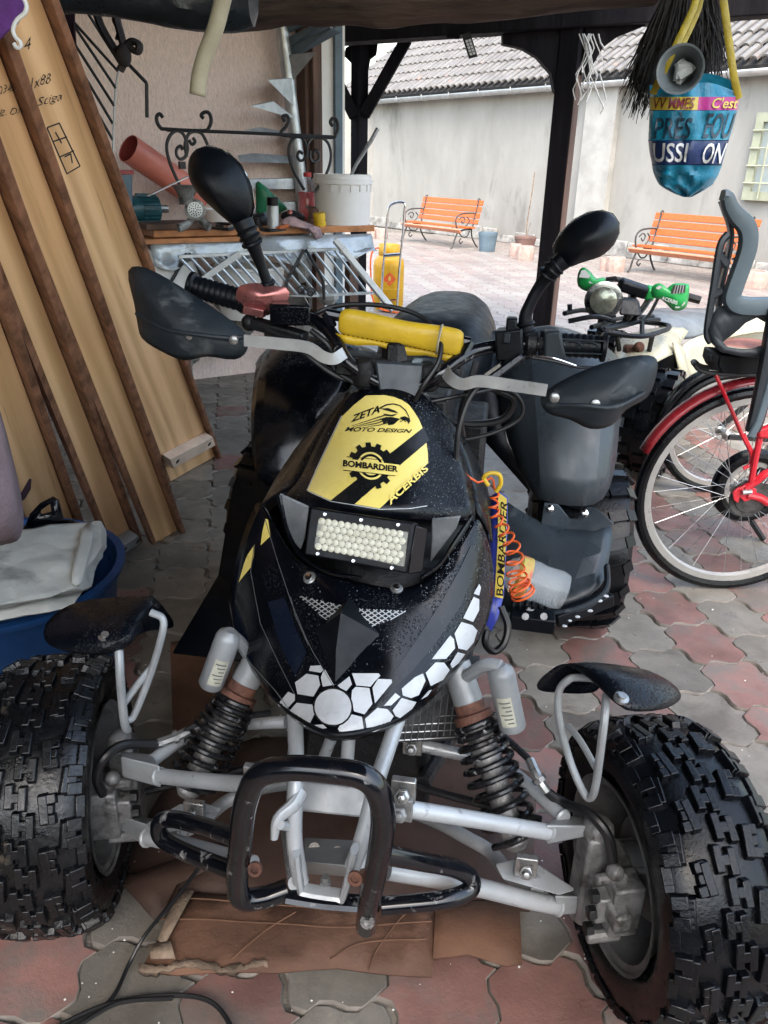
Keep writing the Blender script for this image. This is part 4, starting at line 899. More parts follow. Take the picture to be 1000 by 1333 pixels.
shock((602, 890, .15), (672, 1098, .02), (652, 874, .11), (668, 948, .10), [(608, 880, .14), (632, 866, .12), (652, 868, .11)], 1)
shock((330, 868, .15), (244, 1030, .02), (298, 828, .12), (274, 892, .11), [(322, 850, .15), (312, 836, .13), (299, 826, .12)], -1)
for pts in ([(640, 945, .14), (690, 990, .08), (700, 1012, .05), (712, 1030, .04), (735, 1046, .03), (768, 1060, -.01), (792, 1090, -.03), (798, 1130, -.04), (797, 1148, -.03)], [(352, 928, .14), (268, 940, .08), (232, 958, .06), (205, 968, .04), (160, 970, -.0), (135, 988, -.03), (126, 1012, -.04), (134, 1034, -.03)]):
    b = MB(); b.tube(LBs(pts), [.006, .006, .0065, .0085, .0085, .0085, .0085, .008], n=10, sub=6); h_ = qpart('brake_hose', b, M['cable'])
    b = MB(); b.tube(LBs(pts[1:4]), .0085, n=8, sub=3); b.lathe([(.012, 0), (.012, .008)], LB(*pts[2]), LB(*pts[3])-LB(*pts[2]), 8); obj('hose_fitting', b, M['bolt'], h_)
# engine mass and lower frame below the body
b = MB(); b.hexa([W(-.13, .12, .2), W(.13, .12, .2), W(.16, 1.1, .2), W(-.16, 1.1, .2), W(-.10, .2, .55), W(.10, .2, .55), W(.14, 1.1, .62), W(-.14, 1.1, .62)]); qpart('engine', b, M['under_black'], bevel=.02)
b = MB(); b.hexa([W(.05, .10, .38), W(.20, .16, .36), W(.20, .2, .36), W(.05, .14, .38), W(.05, .14, .50), W(.20, .18, .50), W(.20, .22, .50), W(.05, .18, .50)]); rd_ = qpart('radiator', b, M['radiator'])
b = MB()
for k in range(14): b.rod(W(.05+.011*k, .097+.0044*k, .38), W(.055+.011*k, .136+.003*k, .50), .0012, 4)
for k in range(9): b.rod(W(.05, .098+.0045*k, .385+.013*k), W(.20, .158+.0025*k, .37+.014*k), .0012, 4)
obj('radiator_grille', b, M['bolt'], rd_)
for s in (-1, 1):
    b = MB(); b.tube([W(s*.12, .1, .30), W(s*.16, .4, .22), W(s*.17, .95, .22), W(s*.2, 1.2, .27)], .014, n=8, sub=4); qpart('frame_rail', b, M['under_black'])
b = MB(); b.rod(W(-.42, 1.25, .256), W(.42, 1.25, .256), .022, 10); qpart('rear_axle', b, M['under_black'])

# ---- seat and tank, rear fenders
rows = []
for bb, wd, zt, zs in ((.50, .06, .86, .6), (.58, .11, .90, .6), (.75, .13, .88, .6), (.95, .12, .86, .62), (1.05, .14, .895, .66), (1.12, .155, .926, .70), (1.25, .164, .932, .72), (1.5, .16, .92, .74), (1.72, .12, .93, .76), (1.76, .05, .88, .78)):
    rows.append([W(wd*1.05*math.copysign(abs(math.cos(a))**.6, math.cos(a)), bb, zs+(zt-zs)*max(0, math.sin(a))**.55) for a in [math.pi*k/16 for k in range(17)]])
b = MB(); b.grid(rows); b.F.append(tuple(range(17))); b.mi.append(0); qpart('seat', b, M['black_matt'], sub=1)
def rowf(pts): return [LB(*p) for p in pts]
b = MB(); b.grid([rowf(r) for r in (
    [(652, 470, 1.55), (690, 425, 1.55), (740, 432, 1.55), (790, 450, 1.55), (818, 480, 1.55)], [(646, 440, 1.25), (690, 411, 1.25), (740, 418, 1.25), (785, 440, 1.25), (808, 472, 1.25)], [(648, 480, 1.13), (690, 460, 1.1), (740, 462, 1.1), (788, 472, 1.1), (808, 500, 1.12)], [(652, 530, 1.05), (698, 520, .99), (742, 522, .985), (788, 528, .99), (806, 545, 1.02)], [(660, 575, 1.0), (703, 580, .93), (742, 582, .925), (784, 585, .93), (803, 592, .97)], [(690, 635, .98), (700, 652, .885), (740, 659, .88), (776, 660, .885), (794, 640, .93)])])
rf = qpart('rear_fender', b, M['fender_grey'], solid=.005, sub=1, smooth=30)
b = MB(); b.grid([rowf(r) for r in ([(648, 430, 1.3), (646, 440, 1.26), (648, 480, 1.14), (652, 530, 1.06), (660, 575, 1.01), (690, 635, .985)], [(600, 440, 1.3), (600, 450, 1.2), (606, 490, 1.1), (618, 540, 1.05), (632, 575, 1.03), (690, 640, 1.0)])]); obj('inner_flap', b, M['black_matt'], rf, solid=.005)
b = MB(); b.grid([rowf(r) for r in (
    [(500, 470, 1.55), (440, 445, 1.55), (390, 440, 1.55), (345, 450, 1.55), (330, 480, 1.55)], [(480, 445, 1.3), (430, 428, 1.25), (385, 430, 1.25), (352, 445, 1.25), (336, 470, 1.27)], [(470, 480, 1.15), (425, 475, 1.1), (380, 475, 1.1), (345, 480, 1.1), (331, 495, 1.12)], [(450, 530, 1.06), (415, 530, 1.0), (375, 530, .99), (338, 532, 1.0), (327, 540, 1.02)], [(430, 570, 1.0), (405, 578, .95), (370, 582, .94), (338, 582, .94), (328, 578, .97)], [(410, 620, .98), (390, 635, .90), (365, 640, .9), (342, 630, .9), (332, 615, .93)])])
qpart('rear_fender', b, M['black_gloss'], solid=.005, sub=1)
# footwell, heel guard and peg on the lit side, a plain one on the other
b = MB(); b.prism(LBs([(703, 690, .80), (709, 655, .84), (727, 657, .85), (742, 676, .83), (752, 676, .83), (764, 660, .84), (776, 662, .83), (800, 682, .80), (770, 694, .80)]), QB*.006); fwl = qpart('heel_guard', b, M['fender_grey'], bevel=.002)
for x, y in ((716, 662), (761, 668)):
    b = MB(); p = LB(x, y, .83); b.lathe([(.009, 0), (.009, .006), (.005, .008)], p-QB*.0, -QB+QZ*.5, 12); obj('guard_bolt', b, M['chrome'], fwl)
b = MB(); b.grid([rowf(r) for r in ([(618, 640, .95), (660, 648, .88), (703, 688, .80), (770, 692, .80), (801, 676, .84)], [(625, 690, .85), (664, 700, .78), (701, 735, .72), (768, 735, .72), (795, 715, .76)], [(630, 740, .78), (664, 750, .72), (700, 765, .67), (745, 752, .69), (790, 742, .73)], [(634, 790, .72), (668, 800, .66), (700, 802, .62), (750, 790, .63), (788, 760, .67)])])
obj('footwell', b, M['fender_grey'], fwl, solid=.005, sub=1, smooth=30)
b = MB(); b.tube(LBs([(790, 738, .70), (790, 765, .64), (775, 783, .60), (740, 797, .57), (700, 802, .56), (672, 800, .56)]), .012, n=10, sub=5, flat=.6); obj('footwell_rim', b, M['scuffed'], fwl)
b = MB(); b.beam(LB(664, 803, .53), LB(722, 810, .53), .05, .034); b.beam(LB(722, 806, .56), LB(795, 778, .63), .03, .030)
r_ = random.Random(2)
for k in range(7): b.box(LB(668+k*8.5, 786, .54)+QZ*.0, (.008, .03, .014), QA, QB, QZ)
obj('footpeg', b, M['black_matt'], fwl, bevel=.003)
b = MB()
for x, y, s in ((690, 793, .016), (676, 818, .010), (700, 818, .012), (735, 815, .010), (752, 803, .010), (768, 795, .012), (780, 782, .013), (789, 776, .011), (713, 806, .008), (742, 808, .008)): b.ball(LB(x, y, .535 if x < 722 else .56+.09*(x-722)/75-.03), (s*.62, .004, s*.3), 7, 4, QA, QB, QZ)
obj('paint_splash', b, M['white_sticker'], fwl)
for x in (684, 708):
    b = MB(); b.lathe([(.008, 0), (.008, .006)], LB(x, 802, .505), -QB+QZ*.4, 8); obj('peg_bolt', b, M['bolt'], fwl)
b = MB(); b.grid([[W(-.17, .9, .5), W(-.5, .9, .5)], [W(-.17, .75, .3), W(-.5, .75, .3)], [W(-.17, .45, .26), W(-.5, .45, .26)]]); qpart('footwell', b, M['black_matt'], solid=.006)
# side strip with lettering
b = MB(); b.grid([rowf(r) for r in ([(641, 645, .52), (650, 640, .52), (661, 648, .52)], [(637, 700, .44), (648, 700, .44), (660, 702, .44)], [(634, 770, .34), (646, 772, .34), (656, 775, .34)], [(632, 812, .29), (640, 822, .29), (648, 805, .30)])]); ss = qpart('side_strip', b, M['blue_sticker'], solid=.003)
b = MB(); b.prism(LBs([(649, 641, .512), (660, 649, .512), (659, 705, .43), (655, 778, .33), (644, 776, .33), (648, 705, .43)]), -QB*.003); obj('strip_band', b, M['yellow'], ss)
vs, fs = text_mesh('BOMBARDIER', 1, .1, .01); q = [(655.5, 776, 0), (661, 655, 0), (652, 650, 0), (646, 776, 0)]
b = MB(); P = [quad_map(q, u, v) for u, v in vs]; b.add([LB(p.x, p.y, .325+(776-p.y)/(776-645)*.178-.004) for p in P], fs); obj('strip_lettering', b, M['ink'], ss, smooth=0)
# bottle lying in the footwell with the coiled lead around it
p0, p1 = LB(655, 742, .50), LB(738, 772, .50)
bt = MB(); dd = (p0-p1); L_ = dd.length; bt.lathe([(.02, 0), (.038, .006), (.042, .02), (.040, L_*.4), (.043, L_*.5), (.043, L_*.75), (.03, L_*.92), (.014, L_), (.014, L_+.02)], p1, dd, 20)
bo = obj('plastic_bottle', bt, M['clear']); tag(bo, 'clear plastic bottle lying in the footwell of the black quad bike', 'bottle')
b = MB(); b.lathe([(.0435, L_*.62), (.0445, L_*.64), (.0445, L_*.78), (.040, L_*.82)], p1, dd, 20, caps=False); obj('bottle_label', b, M['bottle_label'], bo)
b = MB(); b.lathe([(.016, L_+.006), (.016, L_+.022)], p1, dd, 14); obj('bottle_cap', b, M['red_cap'], bo)
P = LBs([(600, 612, .36), (622, 628, .36), (640, 622, .38), (643, 632, .38)])
def coil(path, r0, r1, turns):
    C_ = catmull(path, 12); n = int(turns*12); out = []
    for i in range(n+1):
        t = i/n; k = t*(len(C_)-1); j = min(int(k), len(C_)-2); c = C_[j].lerp(C_[j+1], k-j); d = (C_[j+1]-C_[j]); x, y, _ = frame(d); a = 2*math.pi*turns*t; r = r0+(r1-r0)*t
        out.append(c+(x*math.cos(a)+y*math.sin(a))*r)
    return out
P = P+coil(LBs([(645, 640, .38), (643, 665, .38), (655, 690, .38), (668, 715, .38), (672, 745, .38), (678, 765, .38), (682, 775, .38)]), .006, .024, 13)
b = MB(); b.tube(P, .0022, n=7, sub=2); oc = obj('coiled_lead', b, M['orange_cord']); tag(oc, 'orange coiled safety lead hanging beside the quad hood', 'cord')
b = MB(); b.tube(LBs([(636, 632, .37), (630, 622, .37), (638, 616, .37), (650, 618, .37), (652, 630, .37), (646, 640, .37)]), .004, n=8, sub=5); obj('lead_clip', b, M['yellow_vinyl'], oc)

R_ = random.Random(77); b = MB()
for k in range(7000):
    x, y = R_.uniform(380, 645), R_.uniform(515, 900)
    w_ = 1.0 if x > 540+.12*(y-700) else .05
    if 395 < x < 565 and 655 < y < 760: continue
    if R_.random() > w_: continue
    p = drape(x, y, 0.0)
    if p is None: continue
    n = (drape(x, y, .01)-p).normalized(); s = R_.uniform(.0004, .0011)*(1.4 if R_.random() < .1 else 1); X_, Y_, _ = frame(n)
    b.ball(p+n*s*.15, (s, s*R_.uniform(.8, 1.2), s*.65), 6, 4, X_, Y_, n)
obj('water_drops', b, M['water'], cover, smooth=80, kind='stuff')
M['bracket'] = mat('bracket alloy', (.40, .40, .39), .38, metal=.35, var=.12, scale=14)
# ---- handlebar group
hb = MB()
hb.tube(LBs([(250, 372, .50), (330, 395, .50), (395, 412, .49), (430, 432, .46), (452, 470, .43), (490, 497, .43), (520, 503, .43), (552, 500, .43), (575, 485, .43), (598, 468, .45), (625, 455, .48), (680, 448, .50), (788, 452, .50)]), .0125, n=12, sub=5)
bars = qpart('handlebar', hb, M['black_paint'])
b = MB(); b.rod(LB(425, 408, .47), LB(612, 446, .47), .010, 10); b.rod(LB(432, 425, .46), LB(425, 408, .47), .010, 8); b.rod(LB(600, 468, .45), LB(612, 446, .47), .010, 8); obj('crossbar', b, M['black_paint'], bars)
rows = []
A, B_ = LB(440, 417, .455), LB(604, 448, .455); d = (B_-A).normalized(); x = d.cross(QB).normalized(); x = x if x.z > 0 else -x; y = QB
for i in range(13):
    t = i/12; c = A.lerp(B_, t); s = 1.0+.08*math.sin(t*9)
    rows.append([c+(x*(.024*s*math.copysign(abs(math.sin(a))**.7, math.sin(a)))+y*(-.015*math.copysign(abs(math.cos(a))**.7, math.cos(a))))*(.93 if i in (0, 12) else 1) for a in [2*math.pi*k/14 for k in range(14)]]+[])
b = MB(); b.grid(rows, True); b.F += [tuple(range(14)), tuple(12*14+k for k in range(14))]; b.mi += [0, 0]
pad = obj('bar_pad', b, M['yellow_vinyl'], bars, sub=1, smooth=60)
b = MB(); b.grid([[A.lerp(B_, t)-x*.022-y*.008 for t in [k/12 for k in range(13)]], [A.lerp(B_, .03+.94*t)-x*(.034+.004*math.sin(t*14))-y*.008 for t in [k/12 for k in range(13)]]]); obj('pad_hem', b, M['yellow_vinyl'], bars, solid=.004)
b = MB()
for k in range(26): t = .03+.94*k/25; p = A.lerp(B_, t)-x*.0195-y*.0165; b.rod(p, p+d*.003, .0009, 4)
obj('pad_stitch', b, M['ink'], bars)
b = MB(); b.tube([A.lerp(B_, .81)+x*(.026*math.sin(a))-y*(.030*math.cos(a)) for a in [2*math.pi*k/12 for k in range(12)]], .0022, n=5, sub=2, closed=True); obj('cable_tie', b, M['hose'], bars)
def grip(p0, p1, nm):
    p0, p1 = LB(*p0), LB(*p1); d = p1-p0; L = d.length
    prof = [(.018, 0), (.027, .002), (.027, .009), (.021, .012)]
    for k in range(9):
        h = .014+(L-.03)*k/8; prof += [(.0205, h), (.0222, h+.004), (.0205, h+.008)]
    prof += [(.024, L-.008), (.024, L)]
    b = MB(); b.lathe(prof, p0, d, 20); g = obj('grip', b, M['black_matt'], bars, smooth=50)
    return g
grip((246, 371, .50), (322, 393, .50), 'l'); gR = grip((790, 452, .50), (702, 447, .50), 'r')
b = MB(); 
for k in range(3):
    c_ = LB(722+k*22, 449+k*1.2, .478); b.tube([c_+QA*(.018*math.cos(a))+QZ*(.009*math.sin(a))-QB*.001 for a in [math.pi*j/8 for j in range(9)]], .0016, n=5, sub=1)
b.tube([LB(704, 440, .477), LB(788, 444, .477), LB(788, 461, .477), LB(704, 458, .477), LB(704, 440, .477)], .0015, n=5, sub=1); obj('grip_pattern', b, M['scuffed'], bars)
# brake master cylinder on the left, switch block on the right
b = MB(); b.pillow(LBs([(312, 372, .48), (335, 368, .48), (345, 372, .48), (372, 374, .48), (376, 388, .48), (360, 402, .48), (335, 405, .48), (314, 400, .48), (307, 388, .48)]), -QB*.014, 3, 2); b.lathe([(.020, 0), (.020, .05), (.016, .052)], LB(318, 392, .50), QA*.98-QZ*.1, 14); b.beam(LB(318, 402, .47), LB(345, 408, .47), .02, .016); obj('lever_perch', b, M['copper'], bars, bevel=.002)
b = MB(); b.hexa([LB(352, 424, .44), LB(404, 424, .44), LB(406, 420, .52), LB(352, 420, .52), LB(350, 396, .44), LB(405, 398, .44), LB(398, 386, .52), (LB(360, 384, .52))]); obj('brake_reservoir', b, M['black_gloss'], bars, bevel=.004)
b = MB(); b.beam(LB(330, 420, .47), LB(398, 440, .45), .03, .02); b.ball(LB(325, 420, .47), .016); b.ball(LB(352, 435, .46), .012); b.tube(LBs([(340, 425, .46), (375, 440, .44), (400, 448, .43)]), .009, n=8); obj('bar_clamp', b, M['under_black'], bars, bevel=.003)
b = MB(); b.hexa([LB(646, 470, .46), LB(682, 472, .46), LB(682, 466, .53), LB(646, 464, .53), LB(644, 432, .46), LB(680, 428, .46), LB(682, 424, .53), LB(648, 426, .53)]); b.box(LB(666, 424, .49), (.02, .03, .03), QA, QB, QZ); sw = obj('switch_block', b, M['black_matt'], bars, bevel=.004)
b = MB(); b.box(LB(660, 440, .455), (.012, .008, .018), QA, QB, QZ); obj('switch_button', b, M['scuffed'], bars, bevel=.002)
b = MB(); b.hexa([LB(708, 468, .462), LB(738, 470, .462), LB(738, 464, .53), LB(708, 462, .53), LB(708, 432, .462), LB(730, 430, .462), LB(730, 428, .53), LB(708, 428, .53)]); obj('throttle_housing', b, M['scuffed'], bars, bevel=.005)
b = MB(); b.lathe([(.020, 0), (.024, .005), (.024, .02), (.018, .022)], LB(684, 447, .50), QA, 16); b.lathe([(.022, .026), (.022, .034)], LB(684, 447, .50), QA, 16); b.lathe([(.022, .038), (.022, .044)], LB(684, 447, .50), QA, 16); obj('bar_collar', b, M['under_black'], bars)
b = MB(); b.hexa([LB(632, 492, .41), LB(640, 500, .41), LB(684, 466, .44), LB(676, 460, .44), LB(628, 488, .45), LB(640, 492, .45), LB(686, 458, .48), LB(676, 455, .48)]); obj('thumb_lever', b, M['black_gloss'], bars, bevel=.003)
b = MB(); b.hexa([LB(494, 514, .41), LB(546, 520, .41), LB(548, 512, .47), LB(496, 506, .47), LB(488, 470, .43), LB(552, 474, .43), LB(552, 466, .48), LB(488, 462, .48)]); obj('instrument_box', b, M['fender_grey'], bars, bevel=.004)
b = MB(); b.lathe([(.022, 0), (.024, .02), (.015, .05)], LB(475, 500, .44), QZ-QB*.2, 12); b.lathe([(.022, 0), (.024, .02), (.015, .05)], LB(556, 505, .45), QZ-QB*.2, 12); b.beam(LB(440, 470, .46), LB(600, 490, .46), .05, .04); obj('steering_clamp', b, M['under_black'], bars, bevel=.004)
# handguards
def guard(outline, b0, bulge, bracket, screws, rib):
    P = LBs([(x, y, bb) for x, y, bb in outline]); b = MB(); b.pillow(P, bulge, 5, 3); o = qpart('handguard', b, M['scuffed'], solid=.004, smooth=60)
    b = MB(); b.tube(LBs(rib), .0045, n=8, sub=5); obj('guard_rib', b, M['scuffed'], o)
    for p in screws:
        c = LB(*p); b = MB(); b.lathe([(.0085, -.006), (.0085, .002), (.005, .004)], c, -QB, 14); obj('guard_screw', b, M['bolt'], o)
    b = MB(); n = len(bracket); C_ = catmull(LBs(bracket), 6); rows = []
    for i, p in enumerate(C_):
        dd = (C_[min(i+1, len(C_)-1)]-C_[max(i-1, 0)]).normalized(); u = dd.cross(QB).normalized(); u = u if u.z > 0 else -u
        rows.append([p+u*.0105-QB*.002, p+u*.0105+QB*.002, p-u*.0105+QB*.002, p-u*.0105-QB*.002])
    b.grid(rows, True); b.F += [(0, 1, 2, 3), tuple(len(b.V)-4+k for k in range(4))]; b.mi += [0, 0]; obj('guard_bracket', b, M['bracket'], o, smooth=30)
guard([(168, 353, .44), (192, 350, .44), (245, 380, .43), (290, 410, .42), (319, 434, .41), (322, 455, .40), (306, 467, .40), (270, 463, .40), (240, 468, .40), (210, 456, .41), (186, 440, .42), (180, 420, .43), (176, 395, .43)], .44, -QB*.035, [(318, 443, .385), (360, 447, .385), (400, 452, .385), (420, 464, .39), (435, 467, .40), (449, 459, .42)], [(230, 434, .385), (247, 437, .382), (304, 443, .378)], [(178, 408, .42), (215, 428, .385), (260, 436, .372), (300, 440, .382), (318, 438, .395)])
guard([(706, 515, .41), (740, 492, .42), (790, 472, .43), (835, 463, .44), (854, 468, .45), (853, 490, .44), (842, 516, .43), (815, 532, .42), (795, 553, .41), (768, 557, .40), (742, 545, .40), (712, 536, .40)], .43, -QB*.035, [(712, 508, .385), (670, 502, .385), (625, 496, .385), (602, 500, .39), (586, 492, .40), (578, 480, .43)], [(722, 518, .382), (775, 526, .378)], [(712, 528, .395), (760, 528, .372), (800, 530, .375), (838, 512, .41)])
# mirrors
def mirror(outline, b0, bulge, stem, radii):
    P = LBs([(x, y, b0) for x, y in outline]); b = MB(); b.pillow(P, bulge, 7, 3, power=1.0)
    n = len(catmull(P, 3, True)); b.F.append(tuple(range(n))); b.mi.append(0)
    o = qpart('mirror', b, M['black_matt'], smooth=60, sub=1)
    c = sum(P, Vector())/len(P); b = MB(); b.prism([p.lerp(c, .07)+QB*.001 for p in P], QB*.003); obj('mirror_glass', b, M['chrome'], o)
    b = MB(); b.tube(LBs(stem), radii, n=14, sub=5); s_ = obj('mirror_stem', b, M['black_matt'], o)
    C_ = catmull(LBs(stem), 6)
    for k in (3, 5, 7, len(C_)-6, len(C_)-4):
        b = MB(); b.lathe([(radii[0]*1.02 if k < 9 else radii[-1]*1.08, 0), (radii[0]*1.1 if k < 9 else radii[-1]*1.2, .003), (radii[0]*1.02 if k < 9 else radii[-1]*1.08, .006)], C_[k], C_[k+1]-C_[k], 14)
        obj('stem_boot', b, M['black_matt'], o)
mirror([(243, 205), (252, 190), (270, 184), (295, 192), (316, 212), (331, 243), (335, 272), (329, 292), (316, 302), (300, 293), (278, 274), (256, 252), (244, 230)], .50, -QB*.062, [(316, 288, .47), (326, 310, .47), (336, 335, .48), (346, 362, .49), (356, 390, .50)], [.019, .017, .0125, .0095, .0105, .013])
mirror([(719, 343), (716, 322), (726, 302), (744, 284), (766, 273), (786, 270), (801, 275), (810, 288), (810, 303), (802, 320), (784, 336), (756, 345), (736, 352)], .52, -QB*.055, [(734, 338, .49), (718, 352, .49), (702, 374, .50), (690, 396, .50), (684, 415, .50), (688, 442, .50)], [.017, .0135, .011, .0105, .0125, .0145])
# cables
for nm, pts, r in (('control_cable', [(398, 414, .49), (440, 398, .5), (500, 398, .50), (548, 412, .49), (572, 440, .45), (571, 470, .42), (552, 500, .40), (540, 522, .40)], .0045), ('control_cable', [(632, 492, .42), (610, 520, .40), (597, 560, .38), (594, 600, .37), (594, 618, .36)], .005),
                   ('control_cable', [(556, 524, .44), (605, 514, .46), (655, 506, .5), (678, 522, .52), (676, 545, .52), (640, 564, .50), (590, 575, .48)], .004), ('control_cable', [(640, 505, .50), (668, 520, .52), (655, 545, .52), (615, 552, .5), (575, 545, .48)], .007), ('control_cable', [(684, 464, .46), (720, 470, .46), (755, 478, .47), (790, 478, .5)], .003),
                   ('control_cable', [(378, 442, .46), (410, 470, .45), (440, 490, .45), (470, 498, .45)], .006), ('breather_hose', [(652, 790, .32), (661, 815, .30), (656, 838, .28), (643, 848, .27), (632, 838, .26), (634, 820, .27)], .007), ('control_cable', [(405, 430, .46), (430, 452, .45), (436, 480, .45), (470, 505, .44), (480, 530, .42)], .0055), ('control_cable', [(620, 470, .47), (612, 500, .46), (600, 540, .48), (606, 590, .5)], .006)):
    b = MB(); b.tube(LBs(pts), r, n=8, sub=6); qpart(nm, b, M['cable'])
b = MB(); b.rod(LB(684, 466, .455), LB(692, 464, .455), .004, 6); b.tube(LBs([(694, 463, .455), (720, 466, .455), (750, 476, .465)]), .0018, n=6); qpart('cable_core', b, M['chrome'])
# dark filler pieces between tank and bars
b = MB(); b.tube([W(0, .42, .80), W(0, .46, .95), W(0, .47, 1.0)], .03, n=10); b.box(W(0, .55, .80), (.20, .2, .2), QA, QB, QZ); b.box(W(.12, .62, .72), (.10, .18, .22), QA, QB, QZ); b.box(W(-.12, .62, .72), (.10, .18, .22), QA, QB, QZ); qpart('steering_column', b, M['under_black'], bevel=.01)
# ---- front mudguards on their brackets
def mudguard(rows, brk, bolts, paint=None):
    b = MB(); b.grid([[GZ(*p) for p in r] for r in rows]); o = qpart('front_fender', b, M['black_body'], solid=.004, sub=2)
    b = MB()
    for pts, r in brk: b.tube([GP(x, y, QO+QB*bb, QB) for x, y, bb in pts], r, n=10, sub=5)
    obj('fender_bracket', b, M['silver_dull'], o)
    for x, y, z in bolts:
        b = MB(); b.lathe([(.011, -.002), (.011, .002), (.006, .003), (.006, .007)], GZ(x, y, z), (0.1, -.2, 1), 14); obj('fender_bolt', b, M['bolt'], o)
    return o
mudguard([[(697, 898, .545), (700, 886, .565), (733, 857, .60), (768, 882, .612), (800, 912, .600)], [(716, 900, .54), (718, 886, .565), (738, 855, .612), (785, 884, .622), (812, 926, .598)], [(742, 902, .53), (742, 880, .57), (762, 854, .614), (820, 884, .622), (845, 926, .595)], [(766, 902, .52), (768, 880, .56), (790, 858, .60), (850, 882, .61), (872, 922, .585)], [(780, 898, .52), (785, 880, .555), (820, 864, .585), (870, 884, .59), (893, 908, .570)]],
         [([(778, 884, .075), (752, 882, .065), (740, 885, .06), (728, 900, .06), (728, 935, .05), (742, 990, .03), (760, 1032, .0), (770, 1038, -.01), (776, 1020, -.02), (784, 960, -.03), (788, 925, -.015), (789, 905, .015)], .006), ([(740, 945, .05), (756, 965, .02), (776, 1000, -.02)], .005)], [(809, 909, .612)])
mudguard([[(57, 822, .585), (62, 808, .590), (90, 786, .60), (130, 780, .605), (170, 778, .61)], [(58, 838, .585), (85, 820, .60), (120, 805, .612), (160, 795, .618), (195, 776, .612)], [(80, 848, .58), (112, 836, .60), (145, 820, .612), (172, 806, .620), (205, 782, .605)], [(118, 852, .58), (138, 846, .592), (160, 834, .604), (176, 822, .61), (215, 795, .58)], [(150, 850, .575), (160, 844, .585), (172, 836, .595), (182, 818, .60), (235, 822, .53)]],
         [([(196, 797, .05), (212, 806, .05), (210, 830, .04), (195, 880, .03), (175, 930, .01), (166, 938, .0)], .0062), ([(152, 826, .03), (155, 850, -.0), (157, 890, -.015), (162, 940, -.01), (166, 950, .0)], .007), ([(200, 865, .04), (180, 890, .02), (162, 915, .0)], .006)], [(137, 829, .603)])
# ============================================================ benches, pots and gas bottle in the yard
def bench(p, L, label):
    """p: ground point under the left end of the seat front; along WD"""
    t = thing('garden_bench', label, 'bench', p, 0, 'slatted garden benches')
    def at(s, n, z): return p+WD*s-WN*n+QZ*z
    sl = [(0.0, .285, .085, -.75), (.10, .335, .085, -.12), (.20, .338, .085, .0), (.30, .33, .085, .0)]
    bk = [(.385, .42, .075, 1.25), (.415, .515, .085, 1.3), (.445, .615, .085, 1.3), (.472, .715, .085, 1.3)]
    for k, (n, z, w, a) in enumerate(sl+bk):
        Yd = (-WN*math.cos(a)+QZ*math.sin(a)); Zd = WD.cross(Yd).normalized()
        b = MB(); b.box(at(L/2, n, z), (L, w, .026), WD, Yd, Zd); o = obj('slat', b, M['bench_pale'] if k == 0 else M['bench'], t, bevel=.004)
    for s in (.10, L-.10):
        b = MB(); b.tube([at(s, .46, .74), at(s, .43, .60), at(s, .38, .42), at(s, .34, .31), at(s, .2, .30), at(s, .02, .26)], .014, n=6)
        b.tube([at(s, .04, .27), at(s, -.02, .15), at(s, -.05, .04), at(s, -.10, .0)], .014, n=6); b.tube([at(s, .34, .31), at(s, .36, .18), at(s, .44, .06), at(s, .50, 0)], .014, n=6)
        b.tube([at(s, .05, .26), at(s, .16, .18), at(s, .26, .20), at(s, .30, .28)], .010, n=6); b.tube([at(s, .12, .16), at(s, .08, .12), at(s, .12, .08), at(s, .16, .11)], .010, n=6)
        obj('leg', b, M['iron_grey'], t)
        b = MB(); b.tube([at(s, .42, .55), at(s, .3, .56), at(s, .1, .55), at(s, .0, .50), at(s, -.02, .42), at(s, .02, .30)], .013, n=6)
        b.tube([at(s, .05, .46), at(s, .12, .50), at(s, .18, .46), at(s, .14, .40), at(s, .10, .44)], .009, n=6); b.tube([at(s, .22, .50), at(s, .28, .44), at(s, .24, .38), at(s, .18, .34)], .009, n=6)
        obj('armrest', b, M['iron_grey'], t)
        b = MB(); c = at(s, .47, .76); b.tube([c+(-WN*math.cos(a)+QZ*math.sin(a))*.025 for a in [2*math.pi*k/8 for k in range(8)]], .009, n=5, sub=1, closed=True); obj('scroll', b, M['iron_grey'], t)
    return t
pl = GZ(523, 313.5); pr = GZ(594, 322.5)
bench(pl, 1.62, 'orange slatted bench beside the blue grey plant pot')
pl = GZ(815, 353); bench(pl, 1.55, 'orange slatted bench with a paler front slat, behind the child seat')
def pot(name, x, y, z_top_y, wpx, m, label, taper=.8, rim=.06, cat='plant pot'):
    p = GZ(x, y); d = (p-EYE).dot(FW); r = wpx/2*d/CAM_F; h = abs(z_top_y-y)*d/CAM_F*1.02
    t = thing(name, label, cat, p); b = MB(); b.lathe([(r*taper, 0), (r*.97, h*.84), (r, h*.85), (r, h), (r*.9, h), (r*.85, h*.85), (.01, h*.84)], p, QZ, 22); obj('body', b, M[m], t)
    b = MB(); b.lathe([(r*.86, 0), (r*.3, .01)], p+QZ*h*.86, QZ, 16); obj('soil', b, M['sand'], t); return t, p, r, h
pot('plant_pot', 634, 327, 304, 25, 'pot_blue', 'blue grey plant pot on the paving by the bench')
t, p, r, h = pot('plant_pot', 683, 325, 309, 28, 'pot_brown', 'shallow brown plant pot with one bare stick')
b = MB(); b.tube([p+QZ*h*.8, p+QZ*(h+.3)+WD*.01, p+QZ*(h+.65)+WD*.05, p+QZ*(h+1.0)+WD*.07], .009, n=5); b.tube([p+QZ*h*.8, p+WD*.05+QZ*(h+.12), p+WD*.09+QZ*(h+.22)], .005, n=5); obj('dry_stem', b, M['cardboard_pale'], t)
